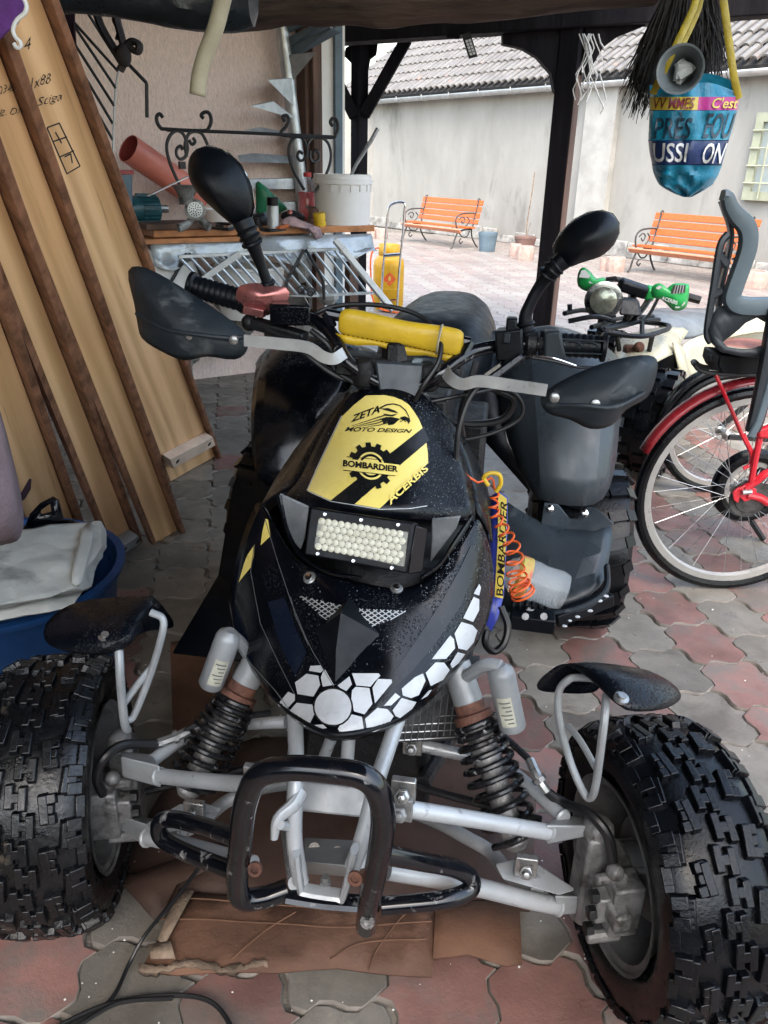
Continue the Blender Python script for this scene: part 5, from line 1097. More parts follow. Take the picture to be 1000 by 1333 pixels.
def planter(x, y, wpx, hpx, label):
    p = GZ(x, y); d = (p-EYE).dot(FW); r = wpx/2*d/CAM_F; h = hpx*d/CAM_F
    t = thing('planter_block', label, 'planter', p, 0, 'fluted concrete planters along the wall'); rows = []
    for rr_, z in ((.97, 0), (1, .02), (1, h-.02), (.96, h), (.72, h), (.68, h*.6)):
        rows.append([p+Vector((math.cos(a), math.sin(a), 0))*(r*rr_*(1+.05*math.cos(a*10)))+QZ*z for a in [2*math.pi*k/40 for k in range(40)]])
    b = MB(); b.grid(rows, True); obj('block', b, M['planter'], t, smooth=60)
    b = MB(); b.lathe([(r*.7, 0), (.01, .01)], p+QZ*h*.6, QZ, 14); obj('soil', b, M['sand'], t)
planter(670, 334, 15, 16, 'small fluted planter left of the pair below the bare stick'); planter(683, 338, 22, 17, 'wider fluted planter of the pair below the bare stick')
planter(485, 310, 14, 13, 'fluted planter behind the gas bottle trolley, left one'); planter(497, 311, 15, 13, 'fluted planter behind the gas bottle trolley, right one')
planter(786, 352, 12, 15, 'narrow fluted planter left of the pale slatted bench'); planter(800, 353, 24, 18, 'broad fluted planter left of the pale slatted bench'); planter(979, 374, 34, 21, 'fluted planter beside the grey child seat'); planter(960, 371, 14, 20, 'half hidden fluted planter behind the child seat')
# gas bottle on its trolley
p = GZ(505, 402); GBR = .148
t = thing('gas_bottle', 'yellow gas bottle with an orange flame diamond', 'gas bottle', p)
b = MB(); b.lathe([(.125, 0), (.13, .02), (GBR, .04), (GBR, .40), (.14, .46), (.10, .50), (.05, .515), (.01, .515)], p, QZ, 28); obj('body', b, M['gas_yellow'], t, smooth=50)
b = MB(); b.lathe([(.098, .47), (.098, .60)], p, QZ, 24, caps=False); obj('collar', b, M['gas_yellow'], t, solid=.006)
b = MB(); b.rod(p+QZ*.5, p+QZ*.57, .015); b.rod(p+QZ*.56, p+QZ*.56+Vector((.06, -.04, 0)), .012); obj('valve', b, M['bolt'], t)
dirc = (EYE-p); dirc.z = 0; dirc.normalize(); sx = Vector((-dirc.y, dirc.x, 0))
def gsurf(u, v, o=.002): a = u/GBR; return p+(dirc*math.cos(a)+sx*math.sin(a))*(GBR+o)+QZ*v
b = MB(); n = 8; rows = []
for i in range(n+1):
    v = -.065+.13*i/n; w = .065-abs(v); rows.append([gsurf(.01-w+2*w*k/4, .30+v) for k in range(5)])
b.grid(rows); obj('flame_diamond', b, M['gas_red'], t)
b = MB(); b.add([gsurf(.01+x, .30+y, .004) for x, y in ((0, .035), (.012, .01), (.008, -.012), (.0, -.02), (-.008, -.012), (-.012, .01))], [(0, 1, 2, 3, 4, 5)]); b.add([gsurf(.01+x, .30+y, .004) for x, y in ((-.03, -.028), (.03, -.028), (.03, -.034), (-.03, -.034))], [(0, 1, 2, 3)]); obj('flame_symbol', b, M['yellow'], t)
b = MB(); b.lathe([(GBR+.001, .2), (GBR+.003, .202), (GBR+.003, .208), (GBR+.001, .21)], p, QZ, 28, caps=False); obj('weld_seam', b, M['gas_yellow'], t)
t = thing('trolley', 'chrome hand trolley standing in front of the yellow gas bottle', 'trolley', p+dirc*.2)
TY = (p+dirc*.19).y
b = MB(); b.tube([GY(x, y, TY) for x, y in ((496, 400), (499, 350), (502, 310), (505, 278), (510, 266), (526, 264), (526, 280), (524, 310), (520, 350), (517, 402))], .011, n=8, sub=4); obj('handle_frame', b, M['chrome'], t)
for y in (333, 392):
    b = MB(); b.rod(GY(500 if y < 350 else 496, y, TY), GY(522 if y < 350 else 518, y-2, TY), .010 if y > 350 else .016); obj('cross_bar', b, M['chrome'], t)
b = MB(); b.beam(GZ(496, 402, .02), GZ(518, 404, .02), .12, .01); obj('toe_plate', b, M['bolt'], t)
b = MB(); b.tube([p+QZ*.56+Vector((-.02, 0, 0)), p+QZ*.55+Vector((-.15, -.05, 0)), p+QZ*.35+Vector((-.17, -.1, 0)), p+QZ*.05+Vector((-.1, -.2, 0)), p+Vector((.3, -.3, .012)), p+Vector((.6, -.1, .012)), p+Vector((.9, -.1, .012))], .008, n=6); tag(obj('gas_hose', b, M['orange_cord']), 'thin orange hose running from the gas bottle onto the paving', 'hose')

# ============================================================ workbench and what stands on it
TZ = .97
wb = thing('workbench', 'workbench with orange varnished top against the pink wall', 'workbench', TA)
b = MB(); l0, l1 = tsx(200, 303, 0), tsx(488, 292, 0)
def TL(s, o, z): return TA+TD*s+TN*o+QZ*z
b.hexa([TL(l0, 0, TZ-.035), TL(l1, 0, TZ-.035), TL(l1, .22, TZ-.035), TL(l0, .22, TZ-.035), TL(l0, 0, TZ), TL(l1, 0, TZ), TL(l1, .22, TZ), TL(l0, .22, TZ)]); obj('top_board', b, M['worktop'], wb, bevel=.003)
b = MB(); b.hexa([TL(l0-.05, .225, TZ-.035), TL(l1, .225, TZ-.035), TL(l1, .55, TZ-.035), TL(l0-.05, .55, TZ-.035), TL(l0-.05, .225, TZ), TL(l1, .225, TZ), TL(l1, .55, TZ), TL(l0-.05, .55, TZ)]); obj('top_board', b, M['worktop'], wb, bevel=.003)
b = MB(); b.hexa([TL(l0-.06, -.05, TZ-.06), TL(l0+.5, -.05, TZ-.06), TL(l0+.5, .15, TZ-.06), TL(l0-.06, .15, TZ-.06), TL(l0-.06, -.05, TZ-.038), TL(l0+.5, -.05, TZ-.038), TL(l0+.5, .15, TZ-.038), TL(l0-.06, .15, TZ-.038)]); obj('under_board', b, M['worktop'], wb)
for s in (l0+.12, l1-.12):
    for o_ in (.06, .48):
        b = MB(); b.hexa([TL(s-.03, o_-.03, 0), TL(s+.03, o_-.03, 0), TL(s+.03, o_+.03, 0), TL(s-.03, o_+.03, 0), TL(s-.03, o_-.03, TZ-.06), TL(s+.03, o_-.03, TZ-.06), TL(s+.03, o_+.03, TZ-.06), TL(s-.03, o_+.03, TZ-.06)]); obj('leg', b, M['brown_wood'], wb)
r_ = random.Random(4); rows = []
for i, dz in enumerate((0, .02, .05, .09, .115)):
    rows.append([TL(l0-.03+(l1-l0+.0)*k/30, -.012-.012*i*(1+.6*r_.uniform(-1, 1)), TZ-.045-dz*(1+.25*math.sin(k*.8)*(i/4))) for k in range(31)])
b = MB(); b.grid(rows); tag(obj('plastic_sheet', b, M['foil'], solid=.002), 'crinkled clear plastic sheet hanging along the workbench edge', 'sheet')
b = MB(); b.hexa([TL(l0-.04, -.02, TZ+.002), TL(l0+.32, -.02, TZ+.002), TL(l0+.32, .25, TZ+.002), TL(l0-.04, .25, TZ+.002), TL(l0-.04, -.02, TZ+.03), TL(l0+.32, -.02, TZ+.03), TL(l0+.32, .25, TZ+.03), TL(l0-.04, .25, TZ+.03)]); tag(obj('wood_plank', b, M['brown_wood'], bevel=.003), 'dark wood plank under the meat grinder on the workbench', 'plank')
def tpt(x, y, off): return TP(x, y, off)
# scrolled iron frame
def spiral(c, r0, turns, a0, sgn, n=14):
    return [(c[0]+r0*(1-k/n*.75)*math.cos(a0+sgn*2*math.pi*turns*k/n), c[1]+r0*(1-k/n*.75)*math.sin(a0+sgn*2*math.pi*turns*k/n)) for k in range(n+1)]
IO = .14; t = thing('iron_scrollwork', 'black wrought iron frame with scrolls standing on the workbench', 'iron frame', TL(.2, IO, TZ))
for pts in ([(212, 153), (208, 148), (204, 152), (205, 160), (210, 167), (217, 168), (264, 170), (272, 166), (275, 156), (272, 147), (266, 146), (262, 150), (265, 154)], [(371, 158), (368, 152), (373, 150), (376, 156), (372, 165), (366, 172), (374, 177), (430, 179), (437, 175), (440, 166), (438, 156), (433, 154), (430, 159), (433, 164)], [(217, 169), (300, 172), (432, 178)]):
    b = MB(); b.tube([tpt(x, y, IO) for x, y in pts], .0095, n=6, sub=3); obj('top_scroll' if len(pts) > 3 else 'top_bar', b, M['iron'], t)
for pts in ([(236, 246), (222, 214), (217, 192), (221, 177), (230, 170), (239, 175), (244, 190), (242, 203), (235, 207), (230, 202), (230, 194), (235, 190), (238, 195)], [(243, 204), (241, 188), (246, 174), (256, 171), (265, 177), (272, 200), (262, 232), (250, 256)], [(246, 182), (250, 188), (254, 184), (251, 179)],
            [(396, 247), (382, 222), (376, 200), (379, 184), (388, 177), (396, 183), (400, 196), (397, 206), (391, 209), (387, 203), (390, 197), (394, 200)], [(400, 205), (400, 190), (406, 180), (416, 178), (427, 186), (431, 204), (425, 226), (410, 250)], [(404, 196), (404, 206), (409, 211), (415, 207), (415, 199), (410, 196), (408, 202)]):
    b = MB(); b.tube([tpt(x, y, IO) for x, y in pts], .0085, n=6, sub=4); obj('scroll', b, M['iron'], t)
b = MB(); b.box(tpt(237, 215, IO), (.03, .03, .035), TD, TN); obj('clamp', b, M['iron'], t)
def standing(x, y, off=.2): return TP(x, y, off)
def on_top(x, y):
    p = GZ(x, y, TZ)
    if (p-TA).dot(TN) > .46: p = TP(x, y, .44)
    p.z = TZ; return p
def pxr(p, w): return w/2*(p-EYE).dot(FW)/CAM_F
# white bucket with stick
p = on_top(446, 291); r = pxr(p, 74); h = 2*r*.80; t = thing('bucket', 'large white plastic bucket at the right end of the workbench', 'bucket', p)
b = MB(); b.lathe([(r*.95, 0), (r*.99, h*.80), (r*1.04, h*.81), (r*1.04, h*.90), (r*1.0, h*.91), (r*1.0, h), (r*.96, h), (r*.93, .02), (.01, .02)], p, QZ, 36); obj('body', b, M['bucket'], t, smooth=50)
for a in range(6):
    aa = -1.9+a*.35; q = p+Vector((math.cos(aa), math.sin(aa), 0))*r*1.0+QZ*h*.74; b = MB(); b.box(q, (.012, .006, h*.14), Vector((-math.sin(aa), math.cos(aa), 0)), Vector((math.cos(aa), math.sin(aa), 0))); obj('rib', b, M['bucket'], t)
b = MB(); q = p+QZ*.03; b.tube([q, q+(GY(456, 230, p.y-.02)-q)*.99, GY(482, 185, p.y-.05), GY(492, 167, p.y-.05)], [.008, .009, .011, .012], n=8, sub=3, flat=1); tag(obj('metal_rod', b, M['galv']), 'grey metal rod leaning out of the white bucket', 'rod')
# bottle of pink drink
p = on_top(401, 281); r = pxr(p, 24); t = thing('soda_bottle', 'plastic bottle of pink liquid with a red cap on the workbench', 'bottle', p)
h = r*4.6; b = MB(); b.lathe([(r*.85, 0), (r, .01), (r, h*.45), (r*.93, h*.5), (r, h*.55), (r*.96, h*.68), (r*.55, h*.88), (r*.36, h*.92), (r*.36, h)], p, QZ, 22); obj('bottle', b, M['clear'], t, smooth=50)
b = MB(); b.lathe([(r*.84, .004), (r*.97, .012), (r*.97, h*.45), (r*.91, h*.5), (r*.97, h*.55), (r*.97, h*.63), (.004, h*.632)], p, QZ, 22); obj('drink', b, M['cola_pink'], t, smooth=50)
b = MB(); b.lathe([(r*.42, h*.95), (r*.42, h*1.04)], p, QZ, 16); obj('cap', b, M['red_cap'], t)
for x, y, w, hh, m, lab in ((407, 291, 16, 20, 'pot_brown', 'brown and gold tin lying against the soda bottle'), (398, 287, 18, 20, 'seat_grey', 'dark tin in front of the soda bottle'), (417, 294, 16, 16, 'yellow_vinyl', 'gold capped tin at the workbench edge')):
    p = on_top(x, y); r = pxr(p, w); h = r*2*hh/w; b = MB(); b.lathe([(r*.95, 0), (r, .004), (r, h*.3), (r*.9, h*.32), (r*.9, h*.45), (r, h*.47), (r, h), (r*.7, h)], p, Vector((.25 if x < 410 else -.1, -.1, 1)), 16); tag(obj('tin', b, M[m], base=p), lab, 'tin')
p = on_top(356, 297); r = pxr(p, 15); t = thing('spray_can', 'grey spray can with a black cap on the workbench', 'spray can', p)
b = MB(); b.lathe([(r, 0), (r, r*3.6), (r*.9, r*3.7)], p, QZ, 18); obj('can', b, M['galv'], t); b = MB(); b.lathe([(r*.98, r*3.7), (r*.98, r*5.0), (r*.6, r*5.05)], p, QZ, 18); obj('cap', b, M['black_matt'], t)
r_ = random.Random(11)
def rag(name, pts, off, m, label, cat, th=.01):
    P = [TP(x, y, off) for x, y in pts]; b = MB(); b.pillow(P, -TN*.05, 4, 3)
    for i, v in enumerate(b.V): b.V[i] = v+Vector((r_.uniform(-1, 1), r_.uniform(-1, 1), r_.uniform(-1, 1)))*.006
    return tag(obj(name, b, M[m], solid=.003, sub=1), label, cat)
M['rag'] = mat('printed rag', (.46, .30, .29), .9, col2=(.16, .12, .14), scale=30, bump=.4, bscale=50)
rag('rag', [(366, 292), (374, 282), (388, 284), (400, 290), (414, 296), (420, 305), (412, 311), (404, 303), (396, 298), (380, 296)], -.03, 'rag', 'crumpled patterned rag hanging over the workbench edge', 'rag')
rag('plastic_bag', [(333, 240), (340, 238), (352, 248), (366, 262), (374, 272), (362, 278), (345, 280), (334, 276)], .30, 'green_dark', 'crumpled green plastic bag behind the spray can', 'bag')
rag('tool_pile', [(322, 288), (330, 278), (345, 280), (347, 292), (335, 296)], .15, 'under_black', 'pile of dark tools beside the spray can', 'tools'); rag('tool_pile', [(366, 284), (372, 274), (392, 276), (396, 284), (384, 290)], .2, 'under_black', 'black tools behind the patterned rag', 'tools')
b = MB(); b.tube([GZ(x, y, TZ+.01) for x, y in ((268, 298), (275, 292), (290, 291), (305, 293), (300, 298), (280, 297), (272, 294), (290, 295))], .009, n=6); tag(obj('coiled_cable', b, M['cable']), 'black cable coiled on the workbench near the mirror', 'cable')
r_ = random.Random(31)
for (x, y, w, hh, m, lab, kind) in ((336, 296, 11, 12, 'under_black', 'small dark jar by the mirror stem on the workbench', 'jar'), (345, 293, 9, 16, 'pot_blue', 'blue grey tin left of the spray can', 'tin'), (372, 296, 10, 9, 'wood_raw', 'pale wooden block beside the spray can', 'block'), (378, 292, 8, 18, 'copper', 'slim reddish can behind the rag', 'can')):
    p = on_top(x, y); r = pxr(p, w); b = MB(); b.lathe([(r*.9, 0), (r, .003), (r, r*2*hh/w*.85), (r*.7, r*2*hh/w*.9), (r*.7, r*2*hh/w), (r*.6, r*2*hh/w)], p, QZ, 14 if kind != 'block' else 4); tag(obj(kind if kind != 'can' else 'drink_can', b, M[m]), lab, kind)
for pts, m, lab in (([(362, 297), (376, 293), (388, 287)], 'bench', 'orange handled screwdriver lying by the rag'), ([(340, 298), (352, 300), (372, 299)], 'under_black', 'black file lying along the workbench edge'), ([(300, 296), (312, 292), (330, 296)], 'bolt', 'steel spanner lying behind the left mirror')):
    b = MB(); b.tube([GZ(x, y, TZ+.012) for x, y in pts], [.012, .009, .004], n=7, sub=3); tag(obj('hand_tool', b, M[m]), lab, 'tool')
# drain pipe, pot, motor, grinder, strip
a, c = TP(167, 193, .42), TP(262, 258, .56); d = (c-a); r = pxr(a, 37); t = thing('drain_pipe', 'orange drain pipe lying behind the workbench against the wall', 'pipe', a)
b = MB(); b.lathe([(r, 0), (r, d.length), (r*.95, d.length), (r*.95, 0)], a, d, 32, caps=False); b.grid([b.V[:32], b.V[96:128]], True); obj('pipe', b, M['pipe_orange'], t, smooth=50)
b = MB(); b.lathe([(r*.945, .003), (r*.945, d.length*.9)], a, d, 32, caps=False); obj('bore', b, M['pipe_inner'], t)
p = on_top(160, 300); r = pxr(p, 42); t = thing('plastic_pot', 'dark grey plastic pot with a red rim at the left of the workbench', 'pot', p)
b = MB(); b.lathe([(r*.7, 0.1), (r*.9, r*3.2), (.01, r*3.2)], p, QZ, 24); obj('body', b, M['pot_blue'], t); b = MB(); b.lathe([(r*.92, r*3.2), (r, r*3.22), (r, r*3.45), (r*.9, r*3.46)], p, QZ, 24); obj('rim', b, M['fender_red'], t)
p = TP(186, 272, .22); r = pxr(p, 33); t = thing('electric_motor', 'teal electric motor on the workbench left of the meat grinder', 'motor', p-QZ*r)
b = MB(); b.lathe([(r*.6, -r*1.4), (r, -r*1.2), (r, -r*.2), (r*.9, -r*.15)], p, TD, 20); obj('housing', b, M['motor'], t); b = MB(); b.lathe([(r*.88, -r*.2), (r*.95, r*1.2), (r*.5, r*1.4)], p, TD, 20)
obj('stator', b, M['motor'], t); b = MB()
for k in range(18): aa = 2*math.pi*k/18; q = p+(TN*math.cos(aa)+QZ*math.sin(aa))*r*.98; b.beam(q-TD*r*.15, q+TD*r*1.1, .006, .012, (TN*math.cos(aa)+QZ*math.sin(aa)))
obj('cooling_fin', b, M['motor'], t, kind='stuff'); b = MB(); b.rod(p+TD*r*1.3, p+TD*r*2.0, r*.3, 10); obj('shaft', b, M['bolt'], t); b = MB(); b.box(p-QZ*r*.95, (r*2, r*1.6, r*.25), TD, TN); b.box(p+QZ*r*.95, (r*.9, r*.6, r*.4), TD, TN); obj('foot', b, M['motor'], t)
p = on_top(238, 289)+TN*.05; t = thing('meat_grinder', 'cast metal meat grinder on the dark plank', 'meat grinder', p); u = pxr(p, 20)
fdir = Vector((.25, -1, 0)).normalized(); c = GZ(254, 273, TZ+.105)
b = MB(); b.lathe([(u*.9, -u*1.9), (u*1.0, -u*.3), (u*1.15, -.005), (u*1.15, .0), (u*.8, .002)], c, fdir, 24); obj('barrel', b, M['cast_alu'], t)
b = MB(); b.lathe([(u*.82, 0), (u*.82, .006), (u*.4, .007)], c, fdir, 24); pl_ = obj('cutting_plate', b, M['galv'], t); x_, y_, d_ = frame(fdir)
b = MB()
for rr_, nn in ((.2, 5), (.42, 9), (.63, 14)):
    for k in range(nn): aa = 2*math.pi*k/nn; b.lathe([(u*.075, .007), (u*.075, .0085)], c+(x_*math.cos(aa)+y_*math.sin(aa))*u*rr_, fdir, 6)
obj('plate_holes', b, M['ink'], pl_, kind='stuff')
b = MB(); q = c-fdir*u*1.2-TD*.04; b.lathe([(u*.8, 0), (u*.85, u*1.0), (u*1.4, u*1.9), (u*1.5, u*2.0), (u*1.3, u*1.95)], q+QZ*u*.5, QZ, 22); obj('hopper', b, M['cast_alu'], t)
b = MB(); b.tube([c-fdir*u+TD*.02-QZ*u, c-fdir*u*.5-QZ*u*1.6+TD*.05, c-QZ*u*1.9+TD*.07], .02, n=8, flat=.6); b.tube([c-fdir*u-TD*.02-QZ*u, c-fdir*u*.5-QZ*u*1.6-TD*.05, c-QZ*u*1.9-TD*.09], .02, n=8, flat=.6); obj('foot', b, M['cast_alu'], t)
b = MB(); b.beam(TP(192, 255, .1), TP(246, 229, .12), .004, .035, TN); tag(obj('metal_strip', b, M['galv']), 'perforated grey metal strip leaning on the orange pipe', 'strip')
p = on_top(285, 289); r = pxr(p, 40); b = MB(); b.lathe([(r*.8, 0), (r, r*.8), (r*.95, r*.8), (r*.75, .006)], p, QZ, 24); tag(obj('white_tub', b, M['bucket']), 'shallow white tub behind the left mirror on the workbench', 'tub')
# spiral stair core with treads
a0, a1 = TP(411, 400, .60), TP(362, -8, .62); t = thing('spiral_stair', 'galvanised spiral stair core with thin plate treads leaning by the wall', 'stair', a0)
def sp(x, y, k=0.0): return TP(x, y, k+.38)
b = MB(); pr_ = pxr(a0, 15); b.tube([a0, a1], [pr_*1.15, pr_*.95], n=16, sub=1); obj('pole', b, M['galv'], t)
for P in ([(349, 104, .1), (381, 102, .2), (384, 140, .2)], [(327, 138, .0), (356, 132, .1), (386, 155, .2)], [(320, 170, .0), (340, 166, .1), (388, 176, .2), (388, 181, .2)], [(310, 203, .1), (330, 200, .2), (391, 205, .25), (391, 213, .25), (312, 210, .1)], [(310, 234, .1), (392, 232, .25), (392, 246, .25), (312, 246, .1)], [(318, 266, .1), (394, 262, .25), (394, 275, .25), (320, 280, .1)], [(376, 72, .2), (412, 68, .05), (382, 104, .2)]):
    b = MB(); b.prism([sp(*q) for q in P], TN*.006+QZ*.004); obj('tread', b, M['galv'], t)
for P in ([(364, 20, .25), (410, 2, -.1), (440, 2, -.1), (368, 28, .25)], [(366, 38, .25), (425, 8, -.1), (448, 10, -.1), (370, 46, .25)], [(370, 54, .25), (428, 24, -.1), (448, 26, -.1), (373, 64, .25)], [(374, 66, .25), (430, 38, -.1), (444, 42, -.1), (378, 78, .25)]):
    b = MB(); b.prism([sp(*q) for q in P], TN*.006+QZ*.01); obj('tread', b, M['pot_blue'], t)
# gate panel and things under the bench
t = thing('metal_gate', 'grey metal gate of diagonal bars leaning under the workbench', 'gate', TP(400, 400, -.16)); GO = -.13
for (x0, y0, x1, y1) in [(300+13.5*k, 331-.6*k, 348+13.0*k, 385-.4*k) for k in range(-5, 12)]:
    b = MB(); x1_ = min(x1, 486); f = (x1_-x0)/(x1-x0); b.rod(TP(x0, y0, GO), TP(x1_, y0+(y1-y0)*f, GO), .0075, 6); obj('bar', b, M['galv'], t)
b = MB(); b.beam(TP(245, 392, GO), TP(487, 381, GO), .014, .02, TN); obj('bottom_rail', b, M['galv'], t); b = MB(); b.beam(TP(232, 334, GO), TP(440, 324, GO), .014, .02, TN); obj('top_rail', b, M['galv'], t)
b = MB(); b.beam(TP(258, 368, GO-.03), TP(312, 330, GO-.03), .03, .006, TN); obj('strap', b, M['zinc'], t)
b = MB(); b.beam(TP(436, 312, -.2), TP(512, 404, -.45), .032, .032, TN); b.ball(TP(447, 326, -.23), .026); tag(obj('white_pole', b, M['white_metal'], bevel=.004), 'white painted steel bar leaning diagonally beside the gas bottle', 'bar')
t = thing('iron_stand', 'black iron stand with bent legs under the workbench', 'stand', TP(395, 385, -.05))
for pts in ([(396, 325), (385, 345), (374, 365), (372, 385)], [(398, 325), (410, 345), (420, 365), (422, 390)], [(243, 330), (235, 345), (222, 368)], [(246, 330), (256, 345), (262, 360)]):
    b = MB(); b.tube([TP(x, y, -.16 if x > 300 else -.05) for x, y in pts], .009, n=6); obj('leg', b, M['iron'], t)
for x, y in ((393, 378), (405, 381)):
    b = MB(); c = TP(x, y, -.18); b.tube([c+(TD*math.cos(k*.5)+QZ*math.sin(k*.5))*.028*(1-k/22) for k in range(18)], .006, n=5, sub=1); obj('scroll', b, M['iron'], t)
b = MB(); p = TP(218, 350, .1); b.box(p, (.24, .25, .22), TD, TN); tag(obj('white_box', b, M['white_metal'], bevel=.006), 'white box under the left end of the workbench', 'box')
p = TP(325, 388, .1); p = Vector((p.x, p.y, p.z-.1)); r = .2; b = MB(); b.lathe([(r*.8, 0), (r, .26), (r*1.04, .265), (r*1.04, .28), (r*.95, .28), (r*.8, .02)], p, QZ, 28); tag(obj('white_basin', b, M['bucket']), 'white plastic basin under the workbench behind the gate', 'basin')
r_ = random.Random(8)
b = MB()
for k in range(26):
    c = TL(r_.uniform(.1, 1.2), r_.uniform(.25, .6), r_.uniform(.1, .78)); b.ball(c, (r_.uniform(.05, .1), r_.uniform(.05, .1), r_.uniform(.04, .09)), 7, 5)
tag(obj('stone_pile', b, M['stone'], smooth=0, kind='stuff'), 'heap of grey stones stored under the workbench', 'stones')

# ============================================================ leaning door frames at left
def solve_len(x, y, base, L, far):
    d = ray(x, y); o = EYE-base; A = d.dot(d); B = 2*o.dot(d); C_ = o.dot(o)-L*L; D = max(0, B*B-4*A*C_); t_ = (-B+(1 if far else -1)*math.sqrt(D))/(2*A); return EYE+d*t_
def plank(bl, br, tl, tr, L, label, far=False, edge=.032, cleat=None, m='oak', lip=None, zoff=0.0):
    p0, p1 = GZ(*bl, .004), GZ(*br, .004); p3 = solve_len(*tl, p0, L, far); n0 = (p1-p0).cross(p3-p0).normalized(); p2 = GP(*tr, p0, n0)
    up = ((p3-p0)+(p2-p1)).normalized(); sd = (p1-p0); sd = (sd-up*sd.dot(up)).normalized(); nr = up.cross(sd).normalized(); nr = nr if nr.dot(EYE-p0) > 0 else -nr
    t = thing('door_frame', label, 'door frame', (p0+p1)/2, 0, 'oak door frames leaning at the left')
    fr_ = Matrix((sd, up, nr)).transposed().to_4x4(); fr_.translation = p0
    th = nr*.018; me_n = obj('board', MB().hexa([p0-th, p1-th, p1, p0, p3-th, p2-th, p2, p3]), M[m], t, bevel=.002, frm=fr_)
    w = edge; s2 = (p1-p0).normalized(); s3 = (p2-p3).normalized()
    obj('edge_strip', MB().hexa([p1+s2*.002-th, p1+s2*.020-th, p1+s2*.020+nr*w, p1+s2*.002+nr*w*.9, p2+s3*.002-th, p2+s3*.020-th, p2+s3*.020+nr*w, p2+s3*.002+nr*w*.9]), M['oak_edge'], t, bevel=.002)
    obj('edge_strip', MB().hexa([p0-s2*.02-th, p0-s2*.002-th, p0-s2*.002+nr*.004, p0-s2*.02+nr*.004, p3-s3*.02-th, p3-s3*.002-th, p3-s3*.002+nr*.004, p3-s3*.02+nr*.004]), M['oak_edge'], t)
    def fp(u, v, o=0.0): return quad_map([p0, p1, p2, p3], u, v)+nr*o
    if cleat:
        v0, v1, m2 = cleat; c = obj('cleat', MB().hexa([fp(.02, v0, .001), fp(.98, v0, .001), fp(.98, v1, .001), fp(.02, v1, .001), fp(.02, v0, .045), fp(.98, v0, .045), fp(.98, v1, .045), fp(.02, v1, .045)]), M[m2], t, bevel=.003)
        for u in (.14, .86):
            b = MB(); b.lathe([(.011, .0455), (.011, .0465)], fp(u, (v0+v1)/2), nr, 14); obj('bolt_hole', b, M['strap_dark'], c)
    for u, dv in ((.12, .0), (.6, .0)):
        b = MB(); b.hexa([fp(u, -.02, -.016), fp(u+.34, -.02, -.016), fp(u+.34, .004, -.016), fp(u, .004, -.016), fp(u, -.02, -.004), fp(u+.34, -.02, -.004), fp(u+.34, .004, -.004), fp(u, .004, -.004)]); obj('tenon', b, M['oak'], t)
    return t, fp
PL = []
PL.append(plank((222, 627), (280, 594), (-22, -42), (36, -46), 2.25, 'rightmost oak door frame with a pale bolted cleat near its foot', cleat=(.085, .125, 'beech')))
PL.append(plank((203, 706), (231, 691), (-95, -52), (-46, -52), 2.05, 'oak door frame second from the right with a plain foot', edge=.03))
PL.append(plank((150, 718), (174, 703), (-155, -50), (-115, -50), 2.05, 'oak door frame third from the right with a grey cleat', edge=.032, cleat=(.02, .055, 'silver_dull')))
PL.append(plank((58, 745), (110, 716), (-215, -50), (-172, -50), 2.05, 'palest oak door frame at the far left behind the tarpaulin', edge=.032, m='oak'))
def hand(fp, txt, u0, v0, u1, v1, tilt=0.0, name='pencil_writing'):
    vs, fs = text_mesh(txt, 1, .35, -.012); b = MB(); b.add([fp(u0+(u1-u0)*(u+.05*noise.noise(Vector((u*6, v*3, u0*9)))), v0+(v1-v0)*(v+.22*noise.noise(Vector((u*7, 3.1, v0*9))))+tilt*u, .0012) for u, v in vs], fs); return b
def hand_px(k, txt, q):
    t, fp = PL[k]; o = fp(.5, .5); n = (fp(.5, .5, 1)-o); vs, fs = text_mesh(txt, 1, .35, -.012); b = MB(); P = []
    for u, v in vs:
        u2 = u+.05*noise.noise(Vector((u*6, v*3, k*9.1))); v2 = v+.22*noise.noise(Vector((u*7, 3.1, k*4.7))); p = quad_map([(x, y, 0) for x, y in q], u2, v2); P.append(GP(p.x, p.y, o+n*.0012, n))
    b.add(P, fs); obj('pencil_writing', b, M['strap_dark'], t, smooth=0)
hand_px(0, '1x88', [(40, 116), (68, 106), (66, 95), (39, 102)]); hand_px(0, '4', [(32, 66), (43, 62), (40, 48), (30, 52)]); hand_px(0, 'Stiga', [(49, 142), (82, 132), (80, 120), (48, 127)])
hand_px(1, '0342', [(-2, 124), (22, 116), (21, 106), (-3, 112)]); hand_px(1, 'g. Dan', [(0, 152), (34, 149), (34, 139), (-1, 139)])
t, fp = PL[0]; o = fp(.5, .5); n = fp(.5, .5, 1)-o; b = MB()
for L_ in ([(61, 166), (77, 160), (104, 216), (87, 226), (61, 166)], [(69, 184), (87, 178)], [(78, 204), (96, 196)], [(72, 172), (80, 186)], [(84, 204), (92, 200), (94, 212)]):
    for (x0_, y0_), (x1_, y1_) in zip(L_, L_[1:]): b.beam(GP(x0_, y0_, o, n), GP(x1_, y1_, o, n), .003, .0016, n)
obj('pencil_sketch', b, M['strap_dark'], t)

